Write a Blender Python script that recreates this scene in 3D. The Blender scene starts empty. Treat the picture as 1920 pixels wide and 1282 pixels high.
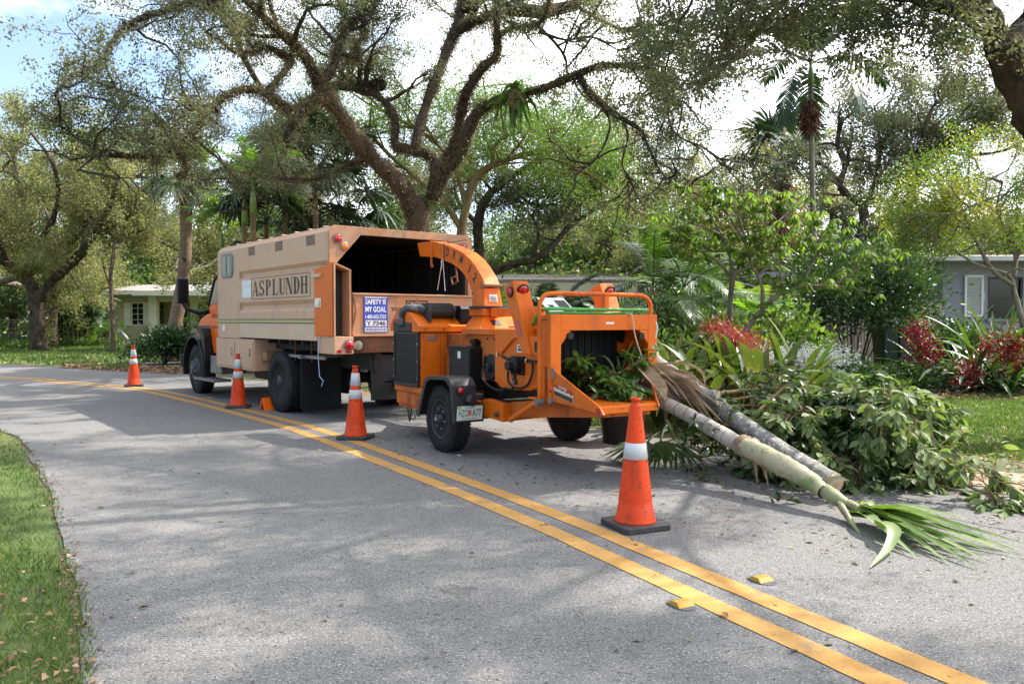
import bpy, bmesh, math, random
import numpy as np
from mathutils import Vector, Matrix, Quaternion
R = math.radians
random.seed(7)
RNG = np.random.default_rng(11)
SC = bpy.context.scene
COL = SC.collection

# ---------------------------------------------------------------- camera
CAM_H = 1.46
FOC = 1500.0                       # focal length in photo pixels (1920 wide)
TILT = math.atan(41 / 1500)        # slight downward pitch
cam_data = bpy.data.cameras.new('camera')
cam = bpy.data.objects.new('camera', cam_data)
COL.objects.link(cam)
cam.location = (0, 0, CAM_H)
cam.rotation_euler = (R(90) - TILT, 0, 0)
cam_data.sensor_width = 36
cam_data.lens = 36 * FOC / 1920
cam_data.clip_start = 0.05
cam_data.clip_end = 900
SC.camera = cam

# ---------------------------------------------------------------- sky, sun, exposure
SUN_AZ, SUN_EL = 64.0, 47.0        # degrees clockwise from +Y, degrees above the horizon
SUN_DIR = Vector((math.sin(R(SUN_AZ)) * math.cos(R(SUN_EL)), math.cos(R(SUN_AZ)) * math.cos(R(SUN_EL)), math.sin(R(SUN_EL))))
world = bpy.data.worlds.new('World')
SC.world = world
world.use_nodes = True
wn, wl = world.node_tree.nodes, world.node_tree.links
wn.clear()
w_out = wn.new('ShaderNodeOutputWorld')
w_bg = wn.new('ShaderNodeBackground')
w_sky = wn.new('ShaderNodeTexSky')
w_sky.sky_type = 'NISHITA'
w_sky.sun_disc = False
w_sky.sun_elevation = R(SUN_EL)
w_sky.sun_rotation = R(SUN_AZ)
w_sky.air_density = 1.0
w_sky.dust_density = 1.5
w_sky.ozone_density = 1.0
w_tc = wn.new('ShaderNodeTexCoord')
w_map = wn.new('ShaderNodeMapping')
w_map.inputs['Scale'].default_value = (1.0, 1.0, 2.2)
w_no = wn.new('ShaderNodeTexNoise')
w_no.inputs['Scale'].default_value = 2.6
w_no.inputs['Detail'].default_value = 9
w_no.inputs['Roughness'].default_value = 0.55
w_no.inputs['Distortion'].default_value = 0.3
w_dot = wn.new('ShaderNodeVectorMath'); w_dot.operation = 'DOT_PRODUCT'
w_dot.inputs[1].default_value = SUN_DIR
w_ma = wn.new('ShaderNodeMath'); w_ma.operation = 'MULTIPLY_ADD'
w_ma.inputs[1].default_value = 0.42
w_ramp = wn.new('ShaderNodeValToRGB')
w_ramp.color_ramp.elements[0].position = 0.56
w_ramp.color_ramp.elements[0].color = (0, 0, 0, 1)
w_ramp.color_ramp.elements[1].position = 0.84
w_ramp.color_ramp.elements[1].color = (1, 1, 1, 1)
w_mix = wn.new('ShaderNodeMixRGB')
w_mix.inputs['Color2'].default_value = (11.5, 11.7, 12.0, 1)      # sunlit hazy cloud
wl.new(w_tc.outputs['Generated'], w_map.inputs['Vector'])
wl.new(w_map.outputs['Vector'], w_no.inputs['Vector'])
wl.new(w_tc.outputs['Generated'], w_dot.inputs[0])
wl.new(w_dot.outputs['Value'], w_ma.inputs[0])
wl.new(w_no.outputs['Fac'], w_ma.inputs[2])
wl.new(w_ma.outputs[0], w_ramp.inputs['Fac'])
wl.new(w_ramp.outputs['Color'], w_mix.inputs['Fac'])
wl.new(w_sky.outputs['Color'], w_mix.inputs['Color1'])
wl.new(w_mix.outputs['Color'], w_bg.inputs['Color'])
w_bg.inputs['Strength'].default_value = 0.15
wl.new(w_bg.outputs['Background'], w_out.inputs['Surface'])

sun_data = bpy.data.lights.new('sun', 'SUN')
sun_data.energy = 4.9
sun_data.angle = R(0.53)
sun_data.color = (1.0, 0.955, 0.88)
sun = bpy.data.objects.new('sun', sun_data)
COL.objects.link(sun)
sun.rotation_euler = SUN_DIR.to_track_quat('Z', 'Y').to_euler()

SC.view_settings.view_transform = 'Standard'
SC.view_settings.look = 'None'
SC.view_settings.gamma = 1
SC.view_settings.use_curve_mapping = False
SC.view_settings.exposure = 1.12
SC.render.engine = 'CYCLES'
SC.cycles.use_denoising = True
SC.cycles.max_bounces = 8
SC.cycles.diffuse_bounces = 3
SC.cycles.glossy_bounces = 3
SC.cycles.transmission_bounces = 4
SC.cycles.transparent_max_bounces = 8
SC.cycles.sample_clamp_indirect = 8

# ---------------------------------------------------------------- surveying: where a line of sight meets the ground or a given depth
_c, _s = math.cos(TILT), math.sin(TILT)
def sight(px, py):
    v = (py - 641) / FOC
    return ((px - 960) / FOC, _c - v * _s, -_s - v * _c)
def G(px, py, z=0.0):
    d = sight(px, py); t = (z - CAM_H) / d[2]
    return Vector((d[0] * t, d[1] * t, z))
def P(px, py, Y):
    d = sight(px, py); t = Y / d[1]
    return Vector((d[0] * t, Y, CAM_H + d[2] * t))

# ---------------------------------------------------------------- materials
def hexc(r, g, b):
    f = lambda c: (c / 255 / 12.92) if c <= 10 else ((c / 255 + 0.055) / 1.055) ** 2.4
    return (f(r), f(g), f(b))
def mat(name, col, rough=0.6, metal=0.0, layers=(), bump=None, spec=0.5, coat=0.0, attr=None, transl=0.0, scale_obj=True, tcol=None):
    """layers: (colour, noise scale, low, high, detail, stretch xyz, strength) mixed over the base colour one after another"""
    m = bpy.data.materials.new(name); m.use_nodes = True
    n, l = m.node_tree.nodes, m.node_tree.links
    b = n['Principled BSDF']
    b.inputs['Roughness'].default_value = rough
    b.inputs['Metallic'].default_value = metal
    b.inputs['Specular IOR Level'].default_value = spec
    b.inputs['Coat Weight'].default_value = coat
    tc = n.new('ShaderNodeTexCoord')
    src = n.new('ShaderNodeRGB'); src.outputs[0].default_value = (*col, 1)
    cur = src.outputs[0]
    if attr:                                     # per-leaf random number -> colour between the given ones
        a = n.new('ShaderNodeAttribute'); a.attribute_name = 'rnd'
        rp = n.new('ShaderNodeValToRGB')
        el = rp.color_ramp.elements
        while len(el) < len(attr): el.new(0.5)
        for i, c in enumerate(attr):
            el[i].position = i / (len(attr) - 1) if len(c) == 3 else c[3]
            el[i].color = (*c[:3], 1)
        l.new(a.outputs['Fac'], rp.inputs['Fac']); cur = rp.outputs['Color']
    for L in layers:
        c2, sc, lo, hi = L[:4]
        det = L[4] if len(L) > 4 else 5
        st = L[5] if len(L) > 5 else (1, 1, 1)
        k = L[6] if len(L) > 6 else 1.0
        mp = n.new('ShaderNodeMapping'); mp.inputs['Scale'].default_value = st
        mp.inputs['Location'].default_value = (random.uniform(-9, 9), random.uniform(-9, 9), random.uniform(-9, 9))
        no = n.new('ShaderNodeTexNoise'); no.inputs['Scale'].default_value = sc; no.inputs['Detail'].default_value = det
        no.inputs['Roughness'].default_value = 0.6
        mr = n.new('ShaderNodeMapRange'); mr.inputs['From Min'].default_value = lo; mr.inputs['From Max'].default_value = hi
        mr.inputs['To Max'].default_value = k
        mx = n.new('ShaderNodeMixRGB'); mx.inputs['Color2'].default_value = (*c2, 1)
        l.new(tc.outputs['Object'], mp.inputs['Vector']); l.new(mp.outputs[0], no.inputs['Vector'])
        l.new(no.outputs['Fac'], mr.inputs['Value']); l.new(mr.outputs[0], mx.inputs['Fac'])
        l.new(cur, mx.inputs['Color1']); cur = mx.outputs['Color']
    l.new(cur, b.inputs['Base Color'])
    if bump:
        sc, st = bump[:2]
        mp = n.new('ShaderNodeMapping'); mp.inputs['Scale'].default_value = bump[2] if len(bump) > 2 else (1, 1, 1)
        no = n.new('ShaderNodeTexNoise'); no.inputs['Scale'].default_value = sc; no.inputs['Detail'].default_value = 6
        no.inputs['Roughness'].default_value = 0.7
        bp = n.new('ShaderNodeBump'); bp.inputs['Strength'].default_value = st; bp.inputs['Distance'].default_value = bump[3] if len(bump) > 3 else 0.02
        l.new(tc.outputs['Object'], mp.inputs['Vector']); l.new(mp.outputs[0], no.inputs['Vector'])
        l.new(no.outputs['Fac'], bp.inputs['Height']); l.new(bp.outputs[0], b.inputs['Normal'])
    if transl > 0:
        tr = n.new('ShaderNodeBsdfTranslucent'); ms = n.new('ShaderNodeMixShader'); ms.inputs[0].default_value = transl
        hs = n.new('ShaderNodeMixRGB'); hs.blend_type = 'MULTIPLY'; hs.inputs['Fac'].default_value = 1
        hs.inputs['Color2'].default_value = (*(tcol or (1.5, 1.7, 0.6)), 1)
        l.new(cur, hs.inputs['Color1']); l.new(hs.outputs[0], tr.inputs['Color'])
        l.new(b.outputs[0], ms.inputs[1]); l.new(tr.outputs[0], ms.inputs[2])
        l.new(ms.outputs[0], n['Material Output'].inputs['Surface'])
    return m

# ---------------------------------------------------------------- objects
def tag(o, label=None, cat=None, group=None, kind=None):
    if label: o['label'] = label
    if cat: o['category'] = cat
    if group: o['group'] = group
    if kind: o['kind'] = kind
    return o
def empty(name, loc=(0, 0, 0), rz=0.0, label=None, cat=None, group=None):
    o = bpy.data.objects.new(name, None); COL.objects.link(o)
    o.location = loc; o.rotation_euler = (0, 0, rz); o.empty_display_size = 0.2
    return tag(o, label, cat, group)
def copy_tree(o, parent=None):
    c = o.copy(); COL.objects.link(c)
    if parent is not None: c.parent = parent
    for ch in list(o.children): copy_tree(ch, c)
    return c
def link_mesh(name, me, m, parent=None, smooth=False):
    if m is not None:
        me.materials.append(m)
    if smooth: me.polygons.foreach_set('use_smooth', [True] * len(me.polygons))
    o = bpy.data.objects.new(name, me); COL.objects.link(o)
    if parent is not None: o.parent = parent
    return o

class MB:
    """collects shapes and links them as ONE mesh object"""
    def __init__(s): s.v = []; s.f = []
    def add(s, vs, fs):
        k = len(s.v); s.v += [tuple(v) for v in vs]; s.f += [tuple(i + k for i in f) for f in fs]; return s
    def box(s, x0, x1, y0, y1, z0, z1, M=None):
        vs = [Vector((x, y, z)) for z in (z0, z1) for y in (y0, y1) for x in (x0, x1)]
        if M is not None: vs = [M @ v for v in vs]
        return s.add(vs, [(0, 2, 3, 1), (4, 5, 7, 6), (0, 1, 5, 4), (2, 6, 7, 3), (0, 4, 6, 2), (1, 3, 7, 5)])
    def prism(s, poly, a, b, axis='y', M=None):
        """poly: 2-D outline; extruded from a to b along axis. axis y: (x,z); x: (y,z); z: (x,y)"""
        def pt(p, t):
            if axis == 'y': return Vector((p[0], t, p[1]))
            if axis == 'x': return Vector((t, p[0], p[1]))
            return Vector((p[0], p[1], t))
        n = len(poly)
        vs = [pt(p, a) for p in poly] + [pt(p, b) for p in poly]
        if M is not None: vs = [M @ v for v in vs]
        fs = [tuple(range(n))[::-1], tuple(range(n, 2 * n))] + [(i, (i + 1) % n, (i + 1) % n + n, i + n) for i in range(n)]
        return s.add(vs, fs)
    def sheet(s, pts): return s.add(pts, [tuple(range(len(pts)))])
    def strip(s, prof, a, b, axis='y'):
        """open profile extruded without thickness ends (used with solidify)"""
        n = len(prof)
        if axis == 'y': vs = [(p[0], t, p[1]) for t in (a, b) for p in prof]
        elif axis == 'x': vs = [(t, p[0], p[1]) for t in (a, b) for p in prof]
        else: vs = [(p[0], p[1], t) for t in (a, b) for p in prof]
        return s.add(vs, [(i, i + 1, n + i + 1, n + i) for i in range(n - 1)])
    def tube(s, path, rad, n=8, caps=True):
        path = [Vector(p) for p in path]; m = len(path)
        if not hasattr(rad, '__len__'): rad = [rad] * m
        up = Vector((0.13, 0.21, 1)); rings = []
        t0 = (path[1] - path[0]).normalized()
        x = t0.cross(up)
        if x.length < 1e-3: x = t0.cross(Vector((1, 0, 0)))
        x.normalize()
        for i in range(m):
            t = (path[min(i + 1, m - 1)] - path[max(i - 1, 0)]).normalized()
            x = (x - t * x.dot(t)).normalized(); y = t.cross(x)
            rings.append([path[i] + (x * math.cos(2 * math.pi * k / n) + y * math.sin(2 * math.pi * k / n)) * rad[i] for k in range(n)])
        vs = [v for r in rings for v in r]
        fs = [(i * n + k, i * n + (k + 1) % n, (i + 1) * n + (k + 1) % n, (i + 1) * n + k) for i in range(m - 1) for k in range(n)]
        if caps: fs += [tuple(range(n))[::-1], tuple(range((m - 1) * n, m * n))]
        return s.add(vs, fs)
    def lathe(s, prof, n=32, axis='z', c=(0, 0, 0), closed=False, a0=0.0, start=True):
        """prof: (radius, height) pairs turned round an axis through c"""
        c = Vector(c); vs = []
        for r, h in prof:
            for k in range(n):
                a = 2 * math.pi * k / n + a0; p, q = r * math.cos(a), r * math.sin(a)
                vs.append(c + (Vector((p, q, h)) if axis == 'z' else Vector((p, h, q)) if axis == 'y' else Vector((h, p, q))))
        m = len(prof); fs = []
        for i in range(m - 1 + (1 if closed else 0)):
            j = (i + 1) % m
            for k in range(n): fs.append((i * n + k, i * n + (k + 1) % n, j * n + (k + 1) % n, j * n + k))
        if not closed:
            if start and prof[0][0] > 1e-4: fs.append(tuple(range(n))[::-1])
            if prof[-1][0] > 1e-4: fs.append(tuple(range((m - 1) * n, m * n)))
        return s.add(vs, fs)
    def ball(s, c, r, n=10, sq=(1, 1, 1)):
        k = len(s.v); s.lathe([(max(r * math.sin(math.pi * i / n), 1e-5), -r * math.cos(math.pi * i / n)) for i in range(n + 1)], n * 2)
        for i in range(k, len(s.v)):
            v = s.v[i]; s.v[i] = (v[0] * sq[0] + c[0], v[1] * sq[1] + c[1], v[2] * sq[2] + c[2])
        return s
    def build(s, name, m, parent=None, bevel=0.0, smooth=False, seg=2, solid=0.0, weld=False):
        me = bpy.data.meshes.new(name); me.from_pydata(s.v, [], s.f); me.update()
        bm = bmesh.new(); bm.from_mesh(me)
        if weld: bmesh.ops.remove_doubles(bm, verts=bm.verts, dist=1e-4)
        bmesh.ops.recalc_face_normals(bm, faces=bm.faces); bm.to_mesh(me); bm.free()
        o = link_mesh(name, me, m, parent, smooth)
        if solid:
            md = o.modifiers.new('solid', 'SOLIDIFY'); md.thickness = solid; md.offset = 0
        if bevel:
            md = o.modifiers.new('bevel', 'BEVEL'); md.width = bevel; md.segments = seg; md.limit_method = 'ANGLE'; md.angle_limit = R(35)
            md.harden_normals = False
        if smooth and (bevel or True):
            try: me.shade_auto = None
            except Exception: pass
        return o

_text_cache = {}
def text_verts(body, bold=0.0):
    key = (body, bold)
    if key not in _text_cache:
        cu = bpy.data.curves.new('lettering', 'FONT'); cu.body = body; cu.size = 1; cu.offset = bold; cu.resolution_u = 3; cu.fill_mode = 'FRONT'
        ob = bpy.data.objects.new('lettering', cu); COL.objects.link(ob)
        dg = bpy.context.evaluated_depsgraph_get(); dg.update()
        me = bpy.data.meshes.new_from_object(ob.evaluated_get(dg))
        vs = [tuple(v.co) for v in me.vertices]; fs = [tuple(p.vertices) for p in me.polygons]
        bpy.data.objects.remove(ob); bpy.data.meshes.remove(me); bpy.data.curves.remove(cu)
        _text_cache[key] = (vs, fs)
    return _text_cache[key]
def put_text(mb, body, o, xa, ya, w, h, bold=0.0):
    """fit flat lettering into a w x h box whose lower-left corner is o; xa, ya unit vectors"""
    vs, fs = text_verts(body, bold)
    x0, x1 = min(v[0] for v in vs), max(v[0] for v in vs); y0, y1 = min(v[1] for v in vs), max(v[1] for v in vs)
    o, xa, ya = Vector(o), Vector(xa), Vector(ya)
    sy = h / max(y1 - y0, 1e-4); sx = (w / (x1 - x0)) if w else sy
    mb.add([o + xa * ((v[0] - x0) * sx) + ya * ((v[1] - y0) * sy) for v in vs], fs)

def leaf_field(name, pos, dirs, L, W, m, parent=None, fold=0.25, rnd=None, nrm=None):
    """a great many leaf-sized four-cornered blades as one mesh. pos, dirs: (N,3); L, W: (N,)"""
    N = len(pos); pos = np.asarray(pos, float); d = np.asarray(dirs, float)
    d = d / (np.linalg.norm(d, axis=1, keepdims=True) + 1e-9)
    q = RNG.normal(size=(N, 3)) if nrm is None else nrm
    s = np.cross(d, q); s /= (np.linalg.norm(s, axis=1, keepdims=True) + 1e-9)
    up = np.cross(s, d)
    L = np.broadcast_to(L, (N,))[:, None]; W = np.broadcast_to(W, (N,))[:, None]
    v = np.empty((N, 4, 3))
    v[:, 0] = pos
    v[:, 1] = pos + d * L * 0.45 + s * W * 0.5 + up * W * fold
    v[:, 2] = pos + d * L
    v[:, 3] = pos + d * L * 0.45 - s * W * 0.5 + up * W * fold
    me = bpy.data.meshes.new(name)
    me.vertices.add(N * 4); me.vertices.foreach_set('co', v.astype(np.float32).ravel())
    me.loops.add(N * 4); me.loops.foreach_set('vertex_index', np.arange(N * 4, dtype=np.int32))
    me.polygons.add(N); me.polygons.foreach_set('loop_start', np.arange(0, N * 4, 4, dtype=np.int32))
    a = me.attributes.new('rnd', 'FLOAT', 'FACE')
    a.data.foreach_set('value', (RNG.random(N) if rnd is None else rnd).astype(np.float32))
    me.update()
    return link_mesh(name, me, m, parent)
# ================================================================ materials shared by the place
M = {}
M['asphalt'] = mat('asphalt', (0.142, 0.137, 0.132), 0.92, layers=[
    ((0.185, 0.177, 0.168), 0.35, 0.45, 0.7, 4, (1, 1, 1), 0.6), ((0.11, 0.107, 0.104), 0.9, 0.5, 0.75, 7, (1, 1, 1), 0.6),
    ((0.38, 0.36, 0.34), 95, 0.55, 0.70, 2), ((0.035, 0.035, 0.035), 75, 0.56, 0.70, 2, (1, 1, 1), 0.95), ((0.05, 0.046, 0.042), 9, 0.665, 0.70, 4, (.6, 1.3, 1), 0.6), ((0.045, 0.043, 0.042), 1.6, 0.67, 0.73, 6, (1, 1, 1), 0.55), ((0.05, 0.045, 0.04), 2.8, 0.64, 0.72, 7, (1, 1, 1), 0.35)],
    bump=(95, 0.7, (1, 1, 1), 0.008), spec=0.25)
M['yellow_paint'] = mat('yellow_paint', (0.43, 0.23, 0.055), 0.85, layers=[
    ((0.40, 0.19, 0.032), 2.2, 0.42, 0.66, 5, (1, 1, 1), 0.7), ((0.48, 0.28, 0.09), 5, 0.55, 0.75, 5, (1, 1, 1), 0.6), ((0.16, 0.13, 0.09), 55, 0.52, 0.66, 4, (1, 1, 1), 0.6), ((0.13, 0.12, 0.11), 3.5, 0.59, 0.70, 8, (1, 1, 1), 0.6)], bump=(110, 0.35, (1, 1, 1), 0.004))
M['soil'] = mat('soil', (0.16, 0.115, 0.07), 0.95, layers=[
    ((0.07, 0.10, 0.03), 0.5, 0.42, 0.55, 6), ((0.26, 0.19, 0.115), 1.3, 0.52, 0.7, 6, (1, 1, 1), 0.8), ((0.04, 0.03, 0.02), 18, 0.55, 0.7, 6, (1, 1, 1), 0.6)], bump=(25, 0.8, (1, 1, 1), 0.03))
M['lawn'] = mat('lawn', (0.10, 0.14, 0.03), 0.95, layers=[
    ((0.19, 0.20, 0.05), 0.25, 0.45, 0.6, 6), ((0.19, 0.14, 0.08), 0.6, 0.56, 0.72, 6, (1, 1, 1), 0.6), ((0.03, 0.05, 0.012), 14, 0.5, 0.7, 6, (1, 1, 1), 0.6)], bump=(30, 0.8, (1, 1, 1), 0.04))
M['dirt'] = mat('dirt', (0.33, 0.25, 0.17), 0.95, layers=[((0.20, 0.13, 0.08), 3, 0.45, 0.65, 6), ((0.42, 0.36, 0.28), 14, 0.55, 0.7, 6, (1, 1, 1), 0.7), ((0.10, 0.06, 0.03), 40, 0.6, 0.7, 4, (1, 1, 1), 0.6)], bump=(40, 0.6, (1, 1, 1), 0.02))
M['grass'] = mat('grass', (0.05, 0.1, 0.02), 0.6, attr=[(0.045, 0.085, 0.016), (0.08, 0.13, 0.024), (0.13, 0.18, 0.045), (0.30, 0.25, 0.13)], transl=0.35, tcol=(1.4, 1.6, 0.6))
M['litter'] = mat('litter', (0.2, 0.12, 0.06), 0.85, attr=[(0.07, 0.04, 0.025), (0.16, 0.09, 0.05), (0.27, 0.17, 0.10), (0.34, 0.18, 0.08), (0.40, 0.33, 0.25)], transl=0.15, tcol=(1.2, 0.9, 0.5))

# ================================================================ ground
g = MB()
N = 60
bm_pts = {}
vs = []; fs = []
for i in range(N + 1):
    for j in range(N + 1):
        x = -240 + 480 * i / N; y = -60 + 360 * j / N
        vs.append((x, y, -0.012))
for i in range(N):
    for j in range(N):
        a = i * (N + 1) + j; fs.append((a, a + N + 1, a + N + 2, a + 1))
g.add(vs, fs)
tag(g.build('ground', M['soil']), kind='structure')

def smooth_line(pts, n=8):
    pts = [Vector(p) for p in pts]; out = []
    P_ = [pts[0] * 2 - pts[1]] + pts + [pts[-1] * 2 - pts[-2]]
    for i in range(1, len(P_) - 2):
        for k in range(n):
            t = k / n; a, b, c, d = P_[i - 1:i + 3]
            out.append(0.5 * ((2 * b) + (c - a) * t + (2 * a - 5 * b + 4 * c - d) * t * t + (3 * b - a - 3 * c + d) * t ** 3))
    out.append(pts[-1]); return out

# road edges and centre gap read off the photograph and laid on the ground
LEFT = smooth_line([(1.0, -6, 0), (-0.6, 0.5, 0)] + [G(*p) for p in ((155, 1280), (128, 1060), (98, 935), (60, 866), (0, 806))] + [(-11.5, 14.3, 0), (-22, 19.5, 0), (-40, 25, 0)])
CENTRE = smooth_line([(4.6, -2.4, 0), (3.06, 0.55, 0)] + [G(*p) for p in ((1194, 1046), (1069, 992), (912, 929), (756, 871), (600, 814), (510, 787), (343, 745), (250, 728), (100, 715), (0, 707))] + [(-26, 26.6, 0), (-45, 33.5, 0)])
RIGHT = smooth_line([(11.5, -2.0, 0), (7.8, 2.6, 0), (4.9, 6.05, 0), (3.9, 7.35, 0), (2.6, 8.95, 0), (0.35, 11.6, 0), (-3.6, 16.2, 0), (-6.2, 19.4, 0), (-9.4, 22.0, 0), (-12.0, 23.6, 0), (-17, 26.2, 0), (-45, 40, 0)])
r = MB()
def resample(line, n):
    d = [0]
    for a, b in zip(line, line[1:]): d.append(d[-1] + (b - a).length)
    out = []; j = 0
    for i in range(n):
        t = d[-1] * i / (n - 1)
        while j < len(d) - 2 and d[j + 1] < t: j += 1
        k = (t - d[j]) / max(d[j + 1] - d[j], 1e-6); out.append(line[j].lerp(line[j + 1], min(max(k, 0), 1)))
    return out
nl = 160
LL, RR = resample(LEFT, nl), resample(RIGHT, nl)
rr = random.Random(3)
for i in range(nl):          # ragged asphalt edge
    LL[i] = LL[i] + Vector((rr.uniform(-.025, .025), rr.uniform(-.02, .02), 0)); RR[i] = RR[i] + Vector((rr.uniform(-.05, .05), rr.uniform(-.04, .04), 0))
vs = [(p.x, p.y, 0) for pr in zip(LL, RR) for p in pr]
r.add(vs, [(2 * i, 2 * i + 1, 2 * i + 3, 2 * i + 2) for i in range(nl - 1)])
tag(r.build('road', M['asphalt']), kind='structure')
def stripe(off, w, name):
    s = MB(); L2 = resample(CENTRE, 420); vs = []; jr = random.Random(int(off * 100))
    for i, p in enumerate(L2):
        t = (L2[min(i + 1, 419)] - L2[max(i - 1, 0)]).normalized(); n = Vector((t.y, -t.x, 0))
        vs += [p + n * (off - w / 2 + jr.uniform(-.004, .004)) + Vector((0, 0, 0.004)), p + n * (off + w / 2 + jr.uniform(-.004, .004)) + Vector((0, 0, 0.004))]
    s.add(vs, [(2 * i, 2 * i + 1, 2 * i + 3, 2 * i + 2) for i in range(419)])
    return tag(s.build(name, M['yellow_paint']), kind='structure')
stripe(-0.145, 0.15, 'road_marking'); stripe(0.145, 0.15, 'road_marking')
# driveway branching off to the house on the far side
dw = MB(); dw.sheet([(p.x, p.y, 0.002) for p in (G(118, 690), G(215, 697), G(255, 686), G(345, 681), G(600, 668), G(600, 660), G(345, 673), G(240, 679))])
tag(dw.build('driveway', M['asphalt']), kind='structure')
db = MB(); db.sheet([(p.x, p.y, -0.004) for p in (Vector((3.75, 7.0, 0)), Vector((4.2, 6.2, 0)), Vector((6.8, 3.4, 0)), Vector((7.6, 4.6, 0)), Vector((5.2, 7.4, 0)), Vector((4.4, 7.9, 0)))])
tag(db.build('path', M['dirt']), kind='structure')
fl = MB(); fl.sheet([(-60, 26, -0.008), (-20, 28.3, -0.008), (-13.5, 25.6, -0.008), (-10.5, 30, -0.008), (0, 34, -0.008), (0, 60, -0.008), (-60, 60, -0.008)])
tag(fl.build('lawn', M['lawn']), kind='structure')
rl = MB(); rl.sheet([(4.9, 8.6, -0.008), (6.2, 7.2, -0.008), (9.5, 4.5, -0.008), (24, 4, -0.008), (26, 17, -0.008), (9.0, 17.0, -0.008), (5.5, 11.8, -0.008)])
tag(rl.build('lawn', M['lawn']), kind='structure')
ll = MB(); ll.sheet([(p.x - 0.05, p.y, -0.008) for p in LEFT] + [(-60, 20, -0.008), (-60, -10, -0.008), (0, -10, -0.008)])
tag(ll.build('lawn', M['lawn']), kind='structure')

def inside(poly, x, y):
    c = np.zeros(len(x), bool); n = len(poly)
    for i in range(n):
        x0, y0 = poly[i][:2]; x1, y1 = poly[(i + 1) % n][:2]
        if y0 == y1: continue
        k = ((y0 > y) != (y1 > y)) & (x < (x1 - x0) * (y - y0) / (y1 - y0) + x0); c ^= k
    return c
def scatter(poly, n, dens=None):
    xs = [p[0] for p in poly]; ys = [p[1] for p in poly]
    x = RNG.uniform(min(xs), max(xs), n); y = RNG.uniform(min(ys), max(ys), n)
    k = inside(poly, x, y)
    if dens is not None: k &= RNG.random(n) < dens(x, y)
    return np.stack([x[k], y[k], np.zeros(k.sum())], 1)
def patchy(x, y, s=1.0, seed=0):
    return 0.5 + 0.25 * (np.sin(x * 2.1 * s + seed) * np.cos(y * 1.7 * s - seed) + np.sin((x + y) * 3.7 * s + 1.3 * seed) + 0.6 * np.sin(x * 9.1 * s - y * 7.3 * s))
def grass(name, poly, n, h, w, dens=None, dry=0.15):
    p = scatter(poly, n, dens); k = len(p); p[:, 2] = -0.012
    d = np.stack([RNG.normal(0, .55, k), RNG.normal(0, .55, k), np.ones(k) * 0.9], 1)
    rnd = np.clip(RNG.random(k) * 0.62 + 0.3 * (RNG.random(k) < dry) + 0.25 * (patchy(p[:, 0], p[:, 1], 1.3, 2) - .5), 0, 1)
    return tag(leaf_field(name, p, d, h * RNG.uniform(.5, 1.3, k), w, M['grass'], rnd=rnd, fold=0.1), kind='stuff')
def litter(name, poly, n, size, dens=None, z=0.006):
    p = scatter(poly, n, dens); k = len(p); p[:, 2] = z + RNG.random(k) * 0.012
    a = RNG.random(k) * 6.283
    d = np.stack([np.cos(a), np.sin(a), RNG.normal(0, .18, k)], 1)
    nr = np.stack([RNG.normal(0, .3, k), RNG.normal(0, .3, k), np.ones(k)], 1)
    L = size * RNG.uniform(.5, 1.4, k)
    return tag(leaf_field(name, p, d, L, L * RNG.uniform(.3, .6, k), M['litter'], nrm=nr, fold=RNG.choice([-.25, .25, .4], k)[:, None]), kind='stuff')
verge = [(p.x + 0.04, p.y) for p in LEFT if 1.5 < p.y < 12.5] + [(-9.5, 12.5), (-9.5, 8), (-2.9, 1.5)]
def near(x, y): return np.clip(3.2 / np.maximum(y, 1), 0, 1) * np.clip(1.15 - 0.0 * x, 0, 1)
grass('grass', verge, 360000, 0.055, 0.007, lambda x, y: near(x, y) * np.clip(patchy(x, y, 1.4, 4) * 1.9 - .15, .12, 1), 0.25)
litter('leaf_litter', verge, 150000, 0.046, lambda x, y: np.clip((5.0 - y) / 3, 0.02, 1) * np.clip(patchy(x, y, 1.5, 1) * 1.6 - .3, .05, 1) * 0.36, 0.02)
edge = [(p.x - 0.05, p.y) for p in LEFT if 2 < p.y < 9] + [(p.x + 0.12, p.y) for p in reversed(LEFT) if 2 < p.y < 9]
litter('leaf_litter', edge, 5000, 0.04, None, 0.006)
rightlawn = [(4.9, 8.6), (6.2, 7.4), (9.5, 4.5), (20, 4.5), (20, 15.6), (9.0, 16.0), (5.5, 11.8)]
grass('grass', rightlawn, 300000, 0.07, 0.012, lambda x, y: np.clip(9 / np.maximum(y, 1), 0, 1) * (0.3 + 0.7 * np.clip(patchy(x, y, .8, 3) * 1.6, 0, 1)), 0.15)
litter('leaf_litter', [(3.9, 6.6), (9.5, 4.0), (11, 9), (6.5, 11), (4.6, 9.3)], 7000, 0.07, lambda x, y: np.clip(1.2 - (y - 5) / 8, .15, 1) * .8)
farlawn = [(-40, 27.5), (-20, 28.0), (-13.5, 25.4), (-10.5, 30), (-6, 36), (-10, 46), (-60, 46)]
grass('grass', farlawn, 90000, 0.13, 0.05, lambda x, y: (0.25 + 0.75 * np.clip(patchy(x, y, .3, 5) * 1.5, 0, 1)), 0.25)
bank = [(0.5, 11.8), (2.6, 9.3), (4.3, 8.9), (5.6, 11.5), (4.5, 14), (-0.5, 15), (-3.4, 17)]
grass('grass', bank, 70000, 0.09, 0.012, None, 0.2)
litter('leaf_litter', [(RR[i].x, RR[i].y - .0) for i in range(nl) if 4 < RR[i].y < 26] + [(RR[i].x + .5, RR[i].y + .45) for i in reversed(range(nl)) if 4 < RR[i].y < 26], 14000, 0.06)
litter('leaf_litter', [(1.2, 7.6), (1.7, 5.6), (3.4, 4.2), (4.6, 5.2), (3.6, 7.4), (2.2, 9)], 1500, 0.035, lambda x, y: np.clip((x + y - 7) / 3, .05, 1) * .5)
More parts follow.
